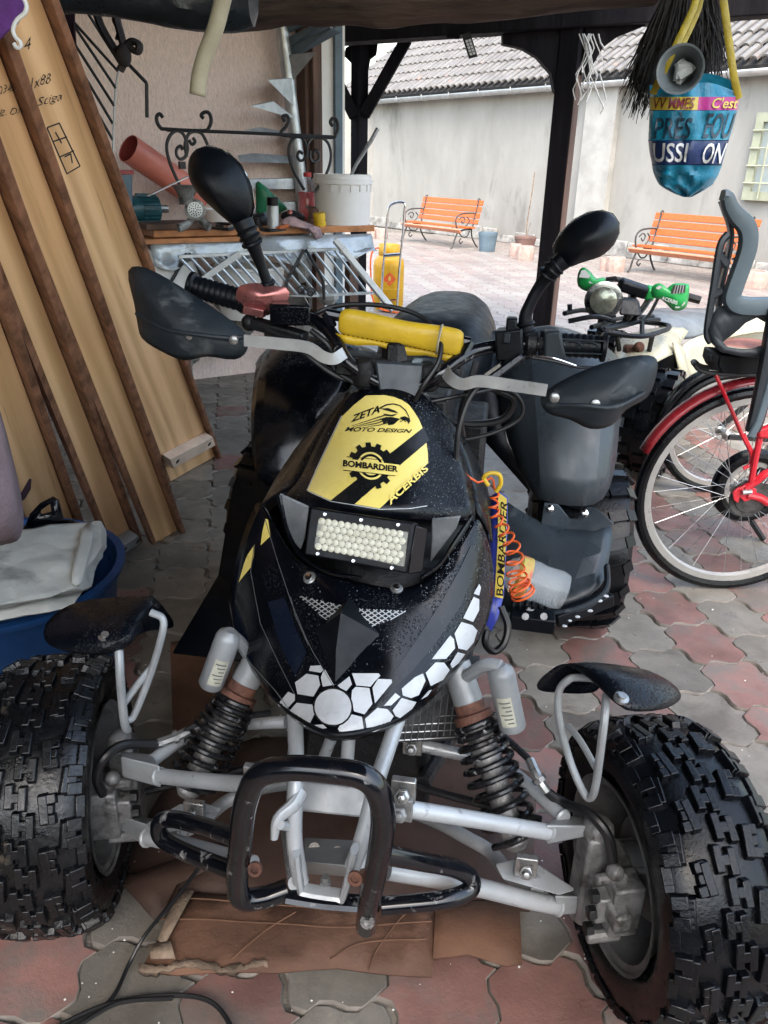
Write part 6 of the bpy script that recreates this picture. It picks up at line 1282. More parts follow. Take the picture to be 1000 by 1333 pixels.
# ============================================================ things hanging or stored at the left and overhead
def sheet(name, rows, m, label, cat, parent=None, sub=1, th=.006, jit=.0):
    b = MB(); R_ = random.Random(5); b.grid([[p+Vector((R_.uniform(-1, 1), R_.uniform(-1, 1), R_.uniform(-1, 1)))*jit for p in r] for r in rows]); return tag(obj(name, b, M[m], solid=th, sub=sub, smooth=60), label, cat)
sheet('dark_cloth', [[GY(x, y, Y) for x, y, Y in r] for r in ([(-20, -40, 2.6), (40, -40, 2.7), (100, -40, 2.6)], [(10, 0, 2.6), (62, 0, 2.75), (97, 0, 2.6)], [(50, 55, 2.7), (78, 55, 2.75), (96, 62, 2.65)], [(84, 110, 2.8), (96, 120, 2.8), (110, 125, 2.75)], [(118, 195, 2.9), (125, 195, 2.9), (135, 200, 2.85)], [(152, 275, 3.0), (156, 275, 3.0), (163, 280, 3.0)], [(178, 345, 3.05), (180, 345, 3.05), (184, 350, 3.05)])], 'plum', 'dark plum cloth hanging beside the rightmost door frame', 'cloth', jit=.008)
sheet('purple_bag', [[GY(x, y, 1.3) for x, y in r] for r in ([(-30, -30), (5, -30), (32, -30)], [(-30, 0), (8, 4), (34, 8)], [(-30, 30), (2, 34), (22, 30)], [(-30, 60), (-8, 55), (6, 40)])], 'purple', 'purple cloth bag hanging in the top left corner', 'bag', jit=.004)
b = MB(); b.tube([GY(x, y, 1.27) for x, y in ((26, -10), (34, 5), (33, 16), (22, 26), (17, 38), (20, 48), (26, 54), (27, 60), (22, 62), (18, 56))], .0028, n=6); tag(obj('drawstring', b, M['string']), 'white drawstring hanging from the purple bag', 'string')
sheet('fleece', [[GZ(x, y, z) for x, y, z in r] for r in ([(-60, 500, .9), (-20, 505, .9), (2, 540, .86)], [(-60, 560, .85), (-15, 570, .88), (12, 590, .80)], [(-60, 620, .80), (-10, 630, .82), (24, 640, .72)], [(-60, 690, .72), (0, 690, .70), (26, 690, .62)], [(-60, 720, .6), (0, 705, .6), (22, 700, .56)])], 'mauve', 'mauve fleece draped at the left edge above the tarpaulin', 'fleece', jit=.006, th=.012)
sheet('plum_jacket', [[GY(x, y, 1.95) for x, y in r] for r in ([(-40, 470), (-5, 480), (4, 500)], [(-40, 540), (0, 545), (22, 555)], [(-40, 620), (15, 615), (38, 606)], [(-40, 690), (20, 660), (40, 640)])], 'plum', 'dark plum jacket hanging behind the mauve fleece', 'jacket', jit=.006, th=.012)
def flat_folds(o, amt, size=.09):
    md = o.modifiers['subsurf']; md.subdivision_type = 'SIMPLE'; md.levels = md.render_levels = 4
    tx = bpy.data.textures.new('folds', 'CLOUDS'); tx.noise_scale = size; tx.noise_depth = 2
    dm = o.modifiers.new('folds', 'DISPLACE'); dm.texture = tx; dm.strength = amt; dm.texture_coords = 'LOCAL'
    o.modifiers.move(len(o.modifiers)-1, 1)
# blue tub, folded tarpaulin, black basin
zr = .36; e = GZ(143, 750, zr); rr0 = .30; c = Vector((e.x-rr0*.97, e.y+.03, 0)); t = thing('blue_tub', 'large blue plastic tub under the folded tarpaulin', 'tub', c)
b = MB(); b.lathe([(rr0*.78, 0), (rr0*.95, zr-.03), (rr0, zr-.02), (rr0*1.02, zr), (rr0*.95, zr), (rr0*.75, .02), (.01, .02)], c, QZ, 40); obj('shell', b, M['blue_tub'], t, smooth=50)
R_ = random.Random(6)
def tz(x, y, z): return GZ(x, y, z)
sheet('tarpaulin', [[tz(x, y, z) for x, y, z in r] for r in ([(-40, 700, .46), (20, 694, .47), (70, 688, .465), (112, 681, .455), (130, 680, .44), (136, 686, .42)], [(-40, 730, .47), (20, 724, .475), (70, 718, .47), (106, 712, .46), (126, 712, .445), (133, 714, .41)], [(-40, 770, .47), (20, 757, .47), (65, 748, .468), (98, 742, .46), (115, 740, .455), (124, 738, .42)], [(-40, 795, .455), (20, 782, .46), (60, 774, .455), (96, 764, .45), (110, 762, .445), (117, 762, .42)], [(-40, 800, .43), (20, 788, .43), (60, 780, .43), (94, 770, .43), (106, 768, .42), (112, 768, .41)])], 'tarp', 'grimy folded grey tarpaulin lying on the blue tub', 'tarpaulin', jit=.007, th=.008, sub=2)
tp_ = bpy.data.objects['tarpaulin']; flat_folds(tp_, .016); b = MB(); b.grid([[tz(x, y, z) for x, y, z in r] for r in ([(108, 683, .468), (116, 682, .465), (124, 682, .462)], [(102, 712, .472), (111, 712, .470), (119, 712, .465)], [(94, 741, .472), (104, 740, .470), (112, 740, .463)], [(92, 762, .46), (100, 762, .458), (107, 762, .452)])]); obj('hem', b, M['tarp'], tp_, solid=.006, sub=1)
sheet('tarpaulin', [[tz(x, y, z) for x, y, z in r] for r in ([(-40, 786, .40), (20, 776, .41), (70, 768, .41), (112, 758, .40)], [(-40, 800, .405), (20, 792, .41), (66, 784, .41), (104, 775, .40)], [(-40, 812, .39), (20, 802, .40), (60, 798, .40), (92, 790, .39)])], 'tarp', 'lower dirty fold of canvas under the grey tarpaulin', 'tarpaulin', jit=.004, th=.006); flat_folds(bpy.data.objects['tarpaulin.001'], .014)
c = GZ(62, 702, .42)+Vector((0, .0, 0)); t = thing('black_basin', 'black basin with a slotted handle behind the tarpaulin', 'basin', (c.x, c.y, 0.1))
b = MB(); b.lathe([(.06, -.3), (.085, -.01), (.095, 0), (.095, .012), (.085, .012), (.05, -.28)], c, QZ, 32); obj('bowl', b, M['black_gloss'], t, smooth=50)
b = MB(); hp = [GY(x, y, c.y-.02) for x, y in ((34, 684), (40, 668), (52, 655), (68, 647), (76, 652), (82, 676))]; hi = [GY(x, y, c.y-.02) for x, y in ((52, 668), (53, 664), (66, 655), (67, 657), (68, 666), (54, 670))]
b.grid([hp, hi]); b.F.append((0, 6, 11, 5)); b.mi.append(0); obj('handle', b, M['black_gloss'], t, solid=.01)
# overhead roll, hose, strap, trellis
rows = []; P = catmull([GY(-60, -42, 2.2), GY(60, -24, 2.2), GY(150, -16, 2.2), GY(240, 0, 2.2), GY(300, 4, 2.2), GY(334, -6, 2.2)], 6)
for i, p in enumerate(P):
    rr_ = .062*(.55 if i in (0, len(P)-1) else 1.0)
    rows.append([p+Vector((.1*math.sin(a*3)*.1, math.cos(a), math.sin(a)))*(rr_+.008*noise.noise(Vector((i*.4, math.cos(a)*2, math.sin(a)*2)))) for a in [2*math.pi*k/16 for k in range(16)]])
b = MB(); b.grid(rows, True); b.F += [tuple(range(16)), tuple(len(b.V)-16+k for k in range(16))]; b.mi += [0, 0]; tag(obj('rolled_sheeting', b, M['tarp_dark']), 'roll of dark sheeting stored overhead at the top left', 'roll')
b = MB(); b.tube([GY(x, y, 2.05) for x, y in ((300, -40), (290, 0), (281, 35), (268, 70), (260, 98), (257, 124))], .0165, n=14, sub=5, caps=False); tag(obj('garden_hose', b, M['hose'], solid=.004), 'short beige hose hanging down from overhead', 'hose')
b = MB(); 
for pts in ([(118, -10), (130, 30), (148, 62), (160, 78)], [(146, -10), (152, 25), (160, 55), (163, 75)], [(163, 72), (160, 84), (156, 92)], [(162, 62), (172, 54), (181, 58), (179, 67), (168, 62)]): b.tube([GY(x, y, 2.5) for x, y in pts], .010, n=6, flat=1.8)
b.ball(GY(161, 72, 2.49), (.022, .02, .03)); tag(obj('strap', b, M['strap_dark']), 'dark knotted cloth strap hanging in front of the pink wall', 'strap')
b = MB(); b.tube([GY(x, y, 2.52) for x, y in ((146, -6), (152, 12), (148, 26), (154, 40), (152, 52))], .005, n=5, flat=2); tag(obj('strap', b, M['strap_dark']), 'thin dark ribbon beside the knotted strap', 'ribbon')
YT = 3.3; t = thing('iron_trellis', 'black iron trellis of slanting bars against the pink wall', 'trellis', GY(120, 220, YT))
for q in ((72, 2, 154, 93), (110, 10, 158, 86), (93, 28, 151, 115), (92, 49, 149, 138), (100, 82, 147, 161), (112, 121, 147, 182), (122, 154, 146, 198), (132, 185, 146, 214)):
    b = MB(); b.rod(GY(q[0], q[1], YT), GY(q[2], q[3], YT), .0055, 6); obj('bar', b, M['iron'], t)
b = MB(); b.tube([GY(x, y, YT) for x, y in ((160, 70), (154, 92), (150, 125), (148, 165), (147, 222))], .004, n=6); obj('frame', b, M['galv'], t)
b = MB(); b.tube([GY(x, y, YT) for x, y in ((166, 82), (190, 107), (191, 110), (191.5, 153))], .007, n=6, sub=1); obj('hook', b, M['iron'], t)

# ============================================================ under the beam at right: lamp, netting, broom, bag, loudhailer
t = thing('solar_lamp', 'small black solar lamp with led panel under the beam', 'lamp', GY(610, 60, 5.6))
A_ = [GY(x, y, 5.6) for x, y in ((611, 76), (622, 73), (612, 41), (601, 44))]; b = MB(); b.prism(A_, (0, .03, 0)); obj('housing', b, M['black_matt'], t, bevel=.003)
b = MB()
for r in range(5):
    for k in range(2): u, v = .18+.36*k, .10+.13*r; b.prism([quad_map(A_, u, v)+Vector((0, -.004, 0)), quad_map(A_, u+.28, v)+Vector((0, -.004, 0)), quad_map(A_, u+.28, v+.10)+Vector((0, -.004, 0)), quad_map(A_, u, v+.10)+Vector((0, -.004, 0))], (0, .003, 0))
obj('led_panel', b, M['white_sticker'], t)
b = MB(); b.box(GY(590, 44, 5.65), (.08, .05, .05)); obj('mount', b, M['dark_wood'], t)
R_ = random.Random(12); b = MB()
for k in range(9):
    x = 752+R_.uniform(0, 34); y = 44; pts = []
    while y < R_.uniform(110, 160): pts.append((x, y)); x += R_.choice((-1, 1))*R_.uniform(2, 6)-.9; y += R_.uniform(8, 14)
    if len(pts) > 2: b.tube([GY(px, py, 5.6+R_.uniform(-.03, .03)) for px, py in pts], .0045, n=4, sub=2)
tag(obj('wire_netting', b, M['string']), 'white wire netting hanging from the post corbel', 'netting')
YB = 2.75; b = MB()
tops = GY(905, -90, YB+.25)
for k in range(900):
    u = R_.uniform(-1, 1); x1 = 890+u*52-(30 if u < -.2 else 0)*R_.random(); y1 = 100+R_.uniform(-40, 30)+(-20 if u > .3 else 28*max(0, -u)); x0 = 898+u*26; p0 = GY(x0, -20, YB+.2+R_.uniform(-.06, .06)); p2 = GY(x1, y1, YB+.2+R_.uniform(-.10, .08)); m_ = p0.lerp(p2, .55)+Vector((R_.uniform(-.015, .015), 0, .01))
    b.tube([p0, m_, p2+Vector((R_.uniform(-.02, .02), 0, R_.uniform(-.02, .01)))], [.0026, .0021, .0011], n=3, sub=2, caps=False)
    if R_.random() < .8: b.tube([m_, m_.lerp(p2, .6)+Vector((R_.uniform(-.03, .03), R_.uniform(-.02, .02), -.0))], [.0018, .0009], n=3, sub=1, caps=False)
br_o = obj('broom', b, M['twig']); tag(br_o, 'dark twig broom hanging head down behind the shopping bag', 'broom')
t = thing('shopping_bag', 'teal and yellow woven shopping bag hanging from the shed beam', 'bag', GY(902, 256, YB))
BR = [(118, 846, 964, .06), (126, 846, 963, .09), (143, 845.5, 960, .11), (144, 845.5, 960, .11), (163, 845, 955, .115), (182, 844, 949, .12), (183, 844, 949, .12), (200, 846, 944, .12), (214, 849, 940, .115), (215, 849, 940, .115), (222, 850, 937.5, .105), (228, 852, 935, .10), (234, 854.5, 931.5, .09), (240, 858, 928, .08), (244, 863, 922, .068), (248, 870, 916, .053), (252, 878, 909, .036), (256.5, 890, 900, .012)]
NB = 22; frow = []; brow = []; R_ = random.Random(3)
nzv = lambda u, v: noise.noise(Vector((u*5.0, v*7.0, 2.3)))
for (y, xl, xr, dp) in BR:
    rf_, rb_ = [], []
    for k in range(NB+1):
        u = k/NB; s_ = .85*max(0, 1-(2*u-1)**2)**.40; yy = y+(6*math.sin(u*6+1)-10*(u*(1-u))*2 if y < 120 else 0)
        crs = .034*nzv(u*1.3, y/48) * (1 if 0 < k < NB else 0)
        rf_.append(GY(xl+(xr-xl)*u, yy, YB-dp*s_+crs)); rb_.append(GY(xl+(xr-xl)*u, yy-(12 if y < 120 else 0), YB+dp*s_*.9))
    frow.append(rf_); brow.append(rb_)
def band(i0, i1, k0=0, k1=NB):
    b = MB(); b.grid([r[k0:k1+1] for r in frow[i0:i1+1]]); return b
for i0, i1, k0, k1, m, nm in ((0, 1, 0, NB, 'bag_teal', 'top_hem'), (1, 2, 0, 12, 'bag_yellow', 'yellow_band'), (1, 2, 12, NB, 'bag_magenta', 'magenta_band'), (3, 5, 0, NB, 'bag_teal', 'teal_band'), (6, 8, 0, NB, 'bag_navy', 'navy_band'), (9, len(BR)-1, 0, NB, 'bag_teal', 'bag_bottom'), (2, 3, 0, NB, 'bag_navy', 'seam_line')):
    obj(nm, band(i0, i1, k0, k1), M[m], t, smooth=70)
b = MB(); b.grid(brow); obj('bag_back', b, M['bag_teal'], t, smooth=70)
def fs_(u, y, off=.003):
    for i in range(len(BR)-1):
        if BR[i][0] <= y <= BR[i+1][0] and BR[i+1][0]-BR[i][0] > .5:
            v = (y-BR[i][0])/(BR[i+1][0]-BR[i][0]); k = min(int(u*NB), NB-1); w = u*NB-k
            return (frow[i][k]*(1-w)+frow[i][k+1]*w)*(1-v)+(frow[i+1][k]*(1-w)+frow[i+1][k+1]*w)*v-Vector((0, off, 0))
    return frow[0][0]
for txt, u0, u1, y0, y1, m, shear in (('PRÈS', .06, .50, 146, 181, 'bag_dark_ink', .1), ('EOU', .66, .99, 147, 180, 'bag_dark_ink', .1), ('USSI', .03, .50, 186, 211, 'bag_white', .15), ('ON', .70, .99, 186, 213, 'bag_white', .2), ('VV MMES', .04, .50, 127, 142, 'maroon_ink', .2), ('C\'est', .70, .99, 127, 141, 'bag_yellow', .2)):
    vs, f_ = fine_text(txt, 1, shear, .012); b = MB(); b.add([fs_(u0+(u1-u0)*u, y1+(y0-y1)*v, .006) for u, v in vs], f_); obj('bag_lettering', b, M[m], t, smooth=0)
for pts, w in (([(914, -40, YB), (906, 0, YB-.02), (898, 22, YB-.06), (875, 70, YB-.11), (850, 122, YB-.06)], .0105), ([(936, -40, YB), (942, 0, YB-.0), (948, 45, YB-.02), (955, 95, YB-.05), (962, 128, YB-.03)], .0115), ([(919, -40, YB+.06), (912, 0, YB+.05), (905, 22, YB+.03), (882, 70, YB-.02), (860, 110, YB-.0)], .010)):
    b = MB(); b.tube([GY(*q) for q in pts], w, n=8, sub=5, flat=.35); obj('strap', b, M['bag_strap'], t)
c = GY(886, 90, YB-.15); d = (EYE-c).normalized()*.9+Vector((-.1, 0, .1)); d.normalize(); t = thing('loudhailer', 'grey loudhailer bell with crumpled paper sticking out of the bag', 'loudhailer', c-d*.2)
b = MB(); b.lathe([(.018, -.22), (.022, -.15), (.035, -.07), (.058, -.01), (.066, .0), (.066, .004), (.060, .002), (.034, -.07), (.02, -.14), (.002, -.145)], c, d, 32); obj('bell', b, M['megaphone'], t, smooth=50)
b = MB(); b.ball(c-d*.05, (.03, .025, .025), 9, 6); 
for i, v in enumerate(b.V): b.V[i] = v+Vector((R_.uniform(-1, 1), R_.uniform(-1, 1), R_.uniform(-1, 1)))*.011
tag(obj('crumpled_paper', b, M['paper'], smooth=0), 'crumpled white paper stuffed in the loudhailer', 'paper')
# ============================================================ second quad bike (cream and green)
def G2(pts): return [GY(*p) for p in pts]
q0 = GY(830, 560, 3.7); q0.z = 0
t = thing('quad_bike', 'small cream quad bike with green handguards and a round headlamp', 'quad bike', q0); T2 = t
c = GY(786, 391, 3.55); d = Vector((-.35, -1, .02)).normalized(); r = 23*(c-EYE).dot(FW)/CAM_F
b = MB(); b.lathe([(r*.35, -r*1.5), (r*.75, -r*1.1), (r*.98, -r*.35), (r*1.0, -.004), (r*1.06, .0), (r*1.06, .010), (r*.90, .012)], c, d, 28); hl = obj('headlamp', b, M['chrome'], t, smooth=50)
b = MB(); b.lathe([(r*.93, .004), (r*.75, .012), (r*.4, .019), (.002, .021)], c, d, 24); M['lamp_glass'] = mat('lamp glass', (.34, .36, .30), .1, metal=.7, var=.25, scale=30, spec=.8, bump=.2, bscale=60); obj('lens', b, M['lamp_glass'], hl)
b = MB(); b.rod(c-QZ*r*.9, c-QZ*(r+.09)-d*.03, .015); b.rod(c-d*r*.9+QZ*.02, c-d*r*2.2+QZ*.02, r*.55); obj('lamp_bracket', b, M['under_black'], hl)
for pts in ([(735, 408, 3.5), (748, 405, 3.6), (765, 404, 3.75), (800, 412, 3.9)], [(740, 418, 3.4), (775, 412, 3.4), (800, 418, 3.5)], [(780, 428, 3.3), (792, 433, 3.28), (834, 438, 3.3), (860, 432, 3.45), (871, 427, 3.6), (868, 423, 3.7), (845, 420, 3.75), (818, 419, 3.72), (782, 428, 3.35)], [(786, 429, 3.35), (812, 424, 3.55), (835, 418, 3.75), (858, 416, 3.9)], [(770, 426, 3.45), (790, 420, 3.6), (810, 414, 3.9), (850, 412, 4.1)], [(836, 420, 3.72), (836, 437, 3.32)], [(803, 436, 3.3), (806, 455, 3.4)], [(742, 404, 3.55), (742, 396, 3.55)], [(850, 434, 3.4), (845, 458, 3.5)]):
    b = MB(); b.tube(G2(pts), .011, n=7, sub=4); obj('front_rack', b, M['black_matt'], t)
b = MB(); b.tube(G2([(760, 366, 3.75), (790, 366, 3.85), (806, 364, 3.9), (850, 378, 3.9), (880, 382, 3.8), (911, 391, 3.75)]), .012, n=8); b.rod(GY(894, 386, 3.77), GY(912, 391, 3.75), .019, 10)
hb2 = obj('handlebar', b, M['under_black'], t)
b = MB(); A_, B_ = GY(806, 369, 3.8), GY(842, 381, 3.8); b.beam(A_, B_, .06, .055, (0, -.3, 1)); obj('bar_pad', b, M['black_matt'], hb2, bevel=.012)
b = MB(); A2, B2 = GY(840, 380, 3.8), GY(852, 383, 3.8); b.beam(A2, B2, .062, .058, (0, -.3, 1)); obj('pad_end', b, M['green_plastic'], hb2, bevel=.01)
vs, fs = text_mesh('RACING', 1, .2, .01); b = MB()
b = MB(); b.hexa([GY(790, 364, 3.75), GY(806, 366, 3.75), GY(808, 368, 3.85), GY(792, 366, 3.85), GY(788, 361, 3.75), GY(802, 359, 3.75), GY(808, 362, 3.85), GY(794, 360, 3.85)]); obj('bar_clamp', b, M['black_matt'], hb2, bevel=.003)
for k, pts in enumerate(([(850, 384, 3.8), (842, 398, 3.75), (828, 416, 3.7)], [(846, 384, 3.8), (836, 400, 3.78), (824, 416, 3.72)], [(824, 378, 3.85), (822, 395, 3.8), (815, 420, 3.8)], [(812, 390, 3.7), (820, 405, 3.7), (815, 425, 3.7)], [(858, 386, 3.8), (846, 408, 3.8), (834, 420, 3.8)])):
    b = MB(); b.tube(G2(pts), .008 if k != 2 else .02, n=6, sub=4); obj('control_cable', b, M['cable'], hb2)
b = MB(); b.hexa([GY(806, 410, 3.6), GY(836, 412, 3.6), GY(836, 410, 3.8), GY(806, 408, 3.8), GY(808, 388, 3.65), GY(832, 390, 3.65), GY(830, 388, 3.8), GY(810, 386, 3.8)]); obj('steering_head', b, M['under_black'], t, bevel=.01)
for pts, slots in (([(752, 361), (755, 351), (761, 348.5), (769, 355), (776, 363), (782, 362), (787, 362), (787, 367), (781, 373), (774, 379), (762, 378), (753, 372)], ([(754, 361), (757, 352), (762, 351), (769, 359), (766, 362)], [(767, 366), (773, 366), (772, 369), (767, 369)])),
                   ([(849, 373), (858, 369), (864, 372), (868, 376), (876, 370), (886, 369), (895, 370), (897, 374), (895, 394), (891, 401), (884, 404), (876, 403), (868, 395), (860, 389), (849, 386)], ([(873, 383), (877, 371), (893, 371), (892, 381)], [(853, 375), (858, 371), (863, 374), (858, 377)], [(879, 399), (886, 399), (884, 401), (879, 401)], [(888, 399), (892, 395), (892, 392), (888, 397)]))):
    YY = 3.62; b = MB(); b.pillow([GY(x, y, YY) for x, y in pts], Vector((0, -.035, 0)), 4, 2); g_ = obj('handguard', b, M['green_plastic'], t, solid=.005, smooth=50)
    for sl_ in slots:
        cxx = sum(p[0] for p in sl_)/len(sl_); cyy = sum(p[1] for p in sl_)/len(sl_)
        b = MB(); b.prism([GY(x, y, YY-.036) for x, y in sl_], (0, .001, 0)); o_ = obj('guard_vent', b, M['strap_dark'] if len(sl_) > 3 and cyy < 380 and abs(sl_[0][0]-sl_[2][0]) > 8 else M['bench_pale'] if False else M['zinc'], g_)
        if abs(sl_[0][0]-sl_[2][0]) > 8:
            for k in range(4):
                u = .2+.2*k; p, q = GY(sl_[0][0]+(sl_[-1][0]-sl_[0][0])*u, sl_[0][1]+(sl_[-1][1]-sl_[0][1])*u, YY-.038), GY(sl_[1][0]+(sl_[2][0]-sl_[1][0])*u, sl_[1][1]+(sl_[2][1]-sl_[1][1])*u, YY-.038); b = MB(); b.rod(p, q, .003, 5); obj('vent_bar', b, M['zinc'], g_)
vs, fs = text_mesh('ACERBIS', 1, .2, .01); q = [GY(861, 390, 3.575), GY(882, 397, 3.575), GY(883, 392, 3.575), GY(862, 385, 3.575)]; b = MB(); b.add([quad_map(q, u, v) for u, v in vs], fs); obj('guard_lettering', b, M['white_sticker'], T2, smooth=0)
# cream fairing, fenders, seat
b = MB(); b.grid([G2(r) for r in ([(800, 440, 3.9), (840, 428, 4.0), (880, 425, 4.1), (905, 420, 4.3)], [(800, 470, 3.45), (835, 445, 3.55), (868, 432, 3.75), (886, 446, 3.9)], [(812, 480, 3.35), (845, 464, 3.42), (872, 452, 3.55), (884, 452, 3.8)], [(815, 490, 3.33), (848, 476, 3.4), (872, 462, 3.5), (882, 460, 3.75)])]); obj('front_fender', b, M['cream'], t, solid=.006, sub=1)
b = MB(); b.grid([G2(r) for r in ([(876, 446, 3.6), (886, 450, 3.7), (892, 462, 3.75)], [(884, 480, 3.6), (892, 480, 3.7), (897, 486, 3.75)], [(887, 522, 3.62), (894, 518, 3.7), (899, 516, 3.75)])]); obj('fender_leg', b, M['cream'], t, solid=.008)
b = MB(); b.grid([G2(r) for r in ([(884, 447, 3.9), (910, 438, 4.1), (936, 428, 4.3), (1010, 410, 4.9)], [(888, 468, 3.9), (912, 468, 4.1), (934, 462, 4.3), (1010, 450, 4.9)], [(893, 500, 3.9), (912, 494, 4.1), (930, 490, 4.3), (1010, 470, 4.9)])]); obj('side_fairing', b, M['cream'], t, solid=.008, sub=1)
b = MB(); b.grid([G2(r) for r in ([(930, 410, 4.5), (960, 396, 4.7), (1000, 388, 4.9), (1040, 390, 5.0)], [(930, 425, 4.3), (965, 415, 4.4), (1000, 410, 4.5), (1040, 412, 4.6)], [(930, 445, 4.25), (965, 435, 4.3), (1000, 430, 4.4), (1040, 432, 4.5)])]); obj('rear_fender', b, M['cream'], t, solid=.008, sub=1)
b = MB(); b.grid([G2(r) for r in ([(843, 406, 4.5), (862, 402, 4.7), (900, 404, 4.9), (950, 402, 5.1), (1000, 398, 5.2)], [(848, 410, 4.15), (870, 408, 4.2), (905, 412, 4.3), (950, 412, 4.6), (1000, 410, 4.8)], [(858, 422, 4.05), (880, 428, 4.05), (910, 424, 4.2), (950, 424, 4.5), (1000, 422, 4.7)], [(864, 428, 4.05), (884, 445, 4.04), (912, 438, 4.2), (950, 430, 4.5), (1000, 428, 4.7)])]); obj('seat', b, M['seat_grey'], t, solid=.02, sub=2)
b = MB(); b.hexa([GY(850, 496, 3.65), GY(884, 500, 3.65), GY(884, 495, 3.9), GY(850, 490, 3.9), GY(852, 458, 3.6), GY(880, 458, 3.6), GY(880, 450, 3.9), GY(852, 450, 3.9)]); b.hexa([GY(835, 530, 3.8), GY(900, 540, 3.8), GY(920, 530, 4.3), GY(850, 520, 4.3), GY(835, 496, 3.8), GY(900, 500, 3.8), GY(920, 490, 4.3), GY(850, 490, 4.3)]); obj('engine_block', b, M['under_black'], t, bevel=.01)
b = MB(); b.ball(GY(832, 452, 3.5), .025); b.box(GY(822, 458, 3.55), (.07, .06, .06)); obj('lamp_connector', b, M['rust'], t, bevel=.01)
def small_tyre(c, ax, R, w, parent, knob=True, n=18):
    b = MB(); b.lathe([(R*.52, -w*.40), (R*.62, -w*.5), (R*.85, -w*.52), (R*.97, -w*.42), (R, 0), (R*.97, w*.42), (R*.85, w*.52), (R*.62, w*.5), (R*.52, w*.40)], c, ax, 32, caps=False); x, y, d = frame(ax)
    if knob:
        for k in range(n):
            for s in (-.36, 0, .36):
                a = 2*math.pi*(k+(.5 if s == 0 else 0))/n; e = x*math.cos(a)+y*math.sin(a); b.box(c+d*w*s+e*R*.985, (w*.26, R*.18, R*.10), d, d.cross(e), e)
    wv = thing_sub2('front_wheel', c, parent); obj('tyre', b, M['rubber'], wv, smooth=32)
    b = MB(); b.lathe([(R*.54, -w*.42), (R*.5, -w*.3), (R*.45, 0), (R*.5, w*.3), (R*.54, w*.42)], c, ax, 28, caps=False); b.lathe([(R*.46, 0), (R*.1, w*.1)], c, ax, 24); obj('rim', b, M['rim'], wv)
def thing_sub2(name, loc, parent):
    o = bpy.data.objects.new(name, None); COL.objects.link(o); o.parent = parent; o.location = WINV[parent.name] @ Vector(loc); WINV[o.name] = Matrix.Translation(-o.location) @ WINV[parent.name]; return o
c = GY(850, 545, 3.45); small_tyre(Vector((c.x, c.y, .25)), Vector((.85, -.5, 0)).normalized(), .235, .18, t)
c = GY(800, 520, 4.4); small_tyre(Vector((c.x-.1, c.y, .24)), Vector((.85, -.5, 0)).normalized(), .235, .18, t)

# ============================================================ red bicycle with child seat
hubp = GZ(966, 641, .352); BY = hubp.y
t = thing('bicycle', 'red bicycle with a grey child seat over its rear wheel', 'bicycle', (hubp.x, hubp.y, 0)); BK = t
BX = Vector((1, .04, 0)).normalized(); BN = Vector((BX.y, -BX.x, 0))          # towards the front wheel; facing the camera
def bp(x, y, o=0.0): return GP(x, y, hubp+BN*o, BN)
def wheel(c, R, parent, tyre_r=.019, spokes=32, ax=BN, name='rear_wheel', rimm='rim_silver', tm='rubber'):
    w = thing_sub2(name, c, parent); x, y, d = frame(ax); circ = lambda r, o=0: [c+d*o+(x*math.cos(a)+y*math.sin(a))*r for a in [2*math.pi*k/64 for k in range(64)]]
    b = MB(); b.tube(circ(R-tyre_r), tyre_r, n=10, sub=1, closed=True); obj('tyre', b, M[tm], w)
    b = MB(); b.lathe([(R-tyre_r*1.6, -.012), (R-tyre_r*1.55, .012), (R-tyre_r*1.7-.020, .012), (R-tyre_r*1.7-.026, 0), (R-tyre_r*1.7-.020, -.012), (R-tyre_r*1.6, -.012)], c, ax, 64, caps=False); obj('rim', b, M[rimm], w, smooth=40)
    b = MB(); b.lathe([(.012, -.05), (.02, -.04), (.02, -.034), (.012, -.03), (.012, .03), (.02, .034), (.02, .04), (.008, .05)], c, ax, 18); obj('hub', b, M['bolt'], w)
    for k in range(spokes):
        a = 2*math.pi*k/spokes; s = 1 if k % 2 else -1; a2 = a+(1.2 if (k//2) % 2 else -1.2)
        b = MB(); b.rod(c+d*.036*s+(x*math.cos(a2)+y*math.sin(a2))*.019, c+(x*math.cos(a)+y*math.sin(a))*(R-tyre_r*1.7-.03), .0011, 4); obj('spoke', b, M['spoke'], w)
    return w
rw = wheel(hubp, .352, t)
b = MB(); b.lathe([(.062, .044), (.062, .050), (.03, .05)], hubp, BN, 30); b.lathe([(.045, .05), (.045, .055)], hubp, BN, 20); obj('sprocket', b, M['iron_grey'], rw)
def arc(c, R, a0, a1, w, n=24, curl=.012):
    rows = []
    for i in range(n+1):
        a = a0+(a1-a0)*i/n; e = BX*math.cos(a)+QZ*math.sin(a); rows.append([c+e*(R-curl)+BN*w, c+e*R+BN*w*.6, c+e*(R+.004), c+e*R-BN*w*.6, c+e*(R-curl)-BN*w])
    b = MB(); return b.grid(rows)
obj('mudguard', arc(hubp, .378, rad(158), rad(20), .030), M['fender_red'], t, solid=.002)
for pts, r in (([(932, 488, .04), (944, 515, .05), (956, 542, .05), (966, 566, .05), (978, 590, .05), (977, 604, .05), (968, 610, .05)], .006), ([(992, 560, .05), (985, 590, .06), (977, 632, .06)], .010), ([(968, 565, .05), (975, 580, .05), (985, 598, .05)], .006)):
    b = MB(); b.tube([bp(*p) for p in pts], r, n=8, sub=4); obj('seat_stay', b, M['red_paint'], t)
b = MB(); b.tube([bp(970, 636, .06), bp(985, 626, .06), bp(1010, 612, .06), bp(1100, 600, .05)], .013, n=10, sub=3); b.tube([bp(972, 644, .06), bp(990, 648, .06), bp(1010, 657, .06), bp(1100, 670, .05)], .013, n=10, sub=3); obj('chain_stay', b, M['red_paint'], t)
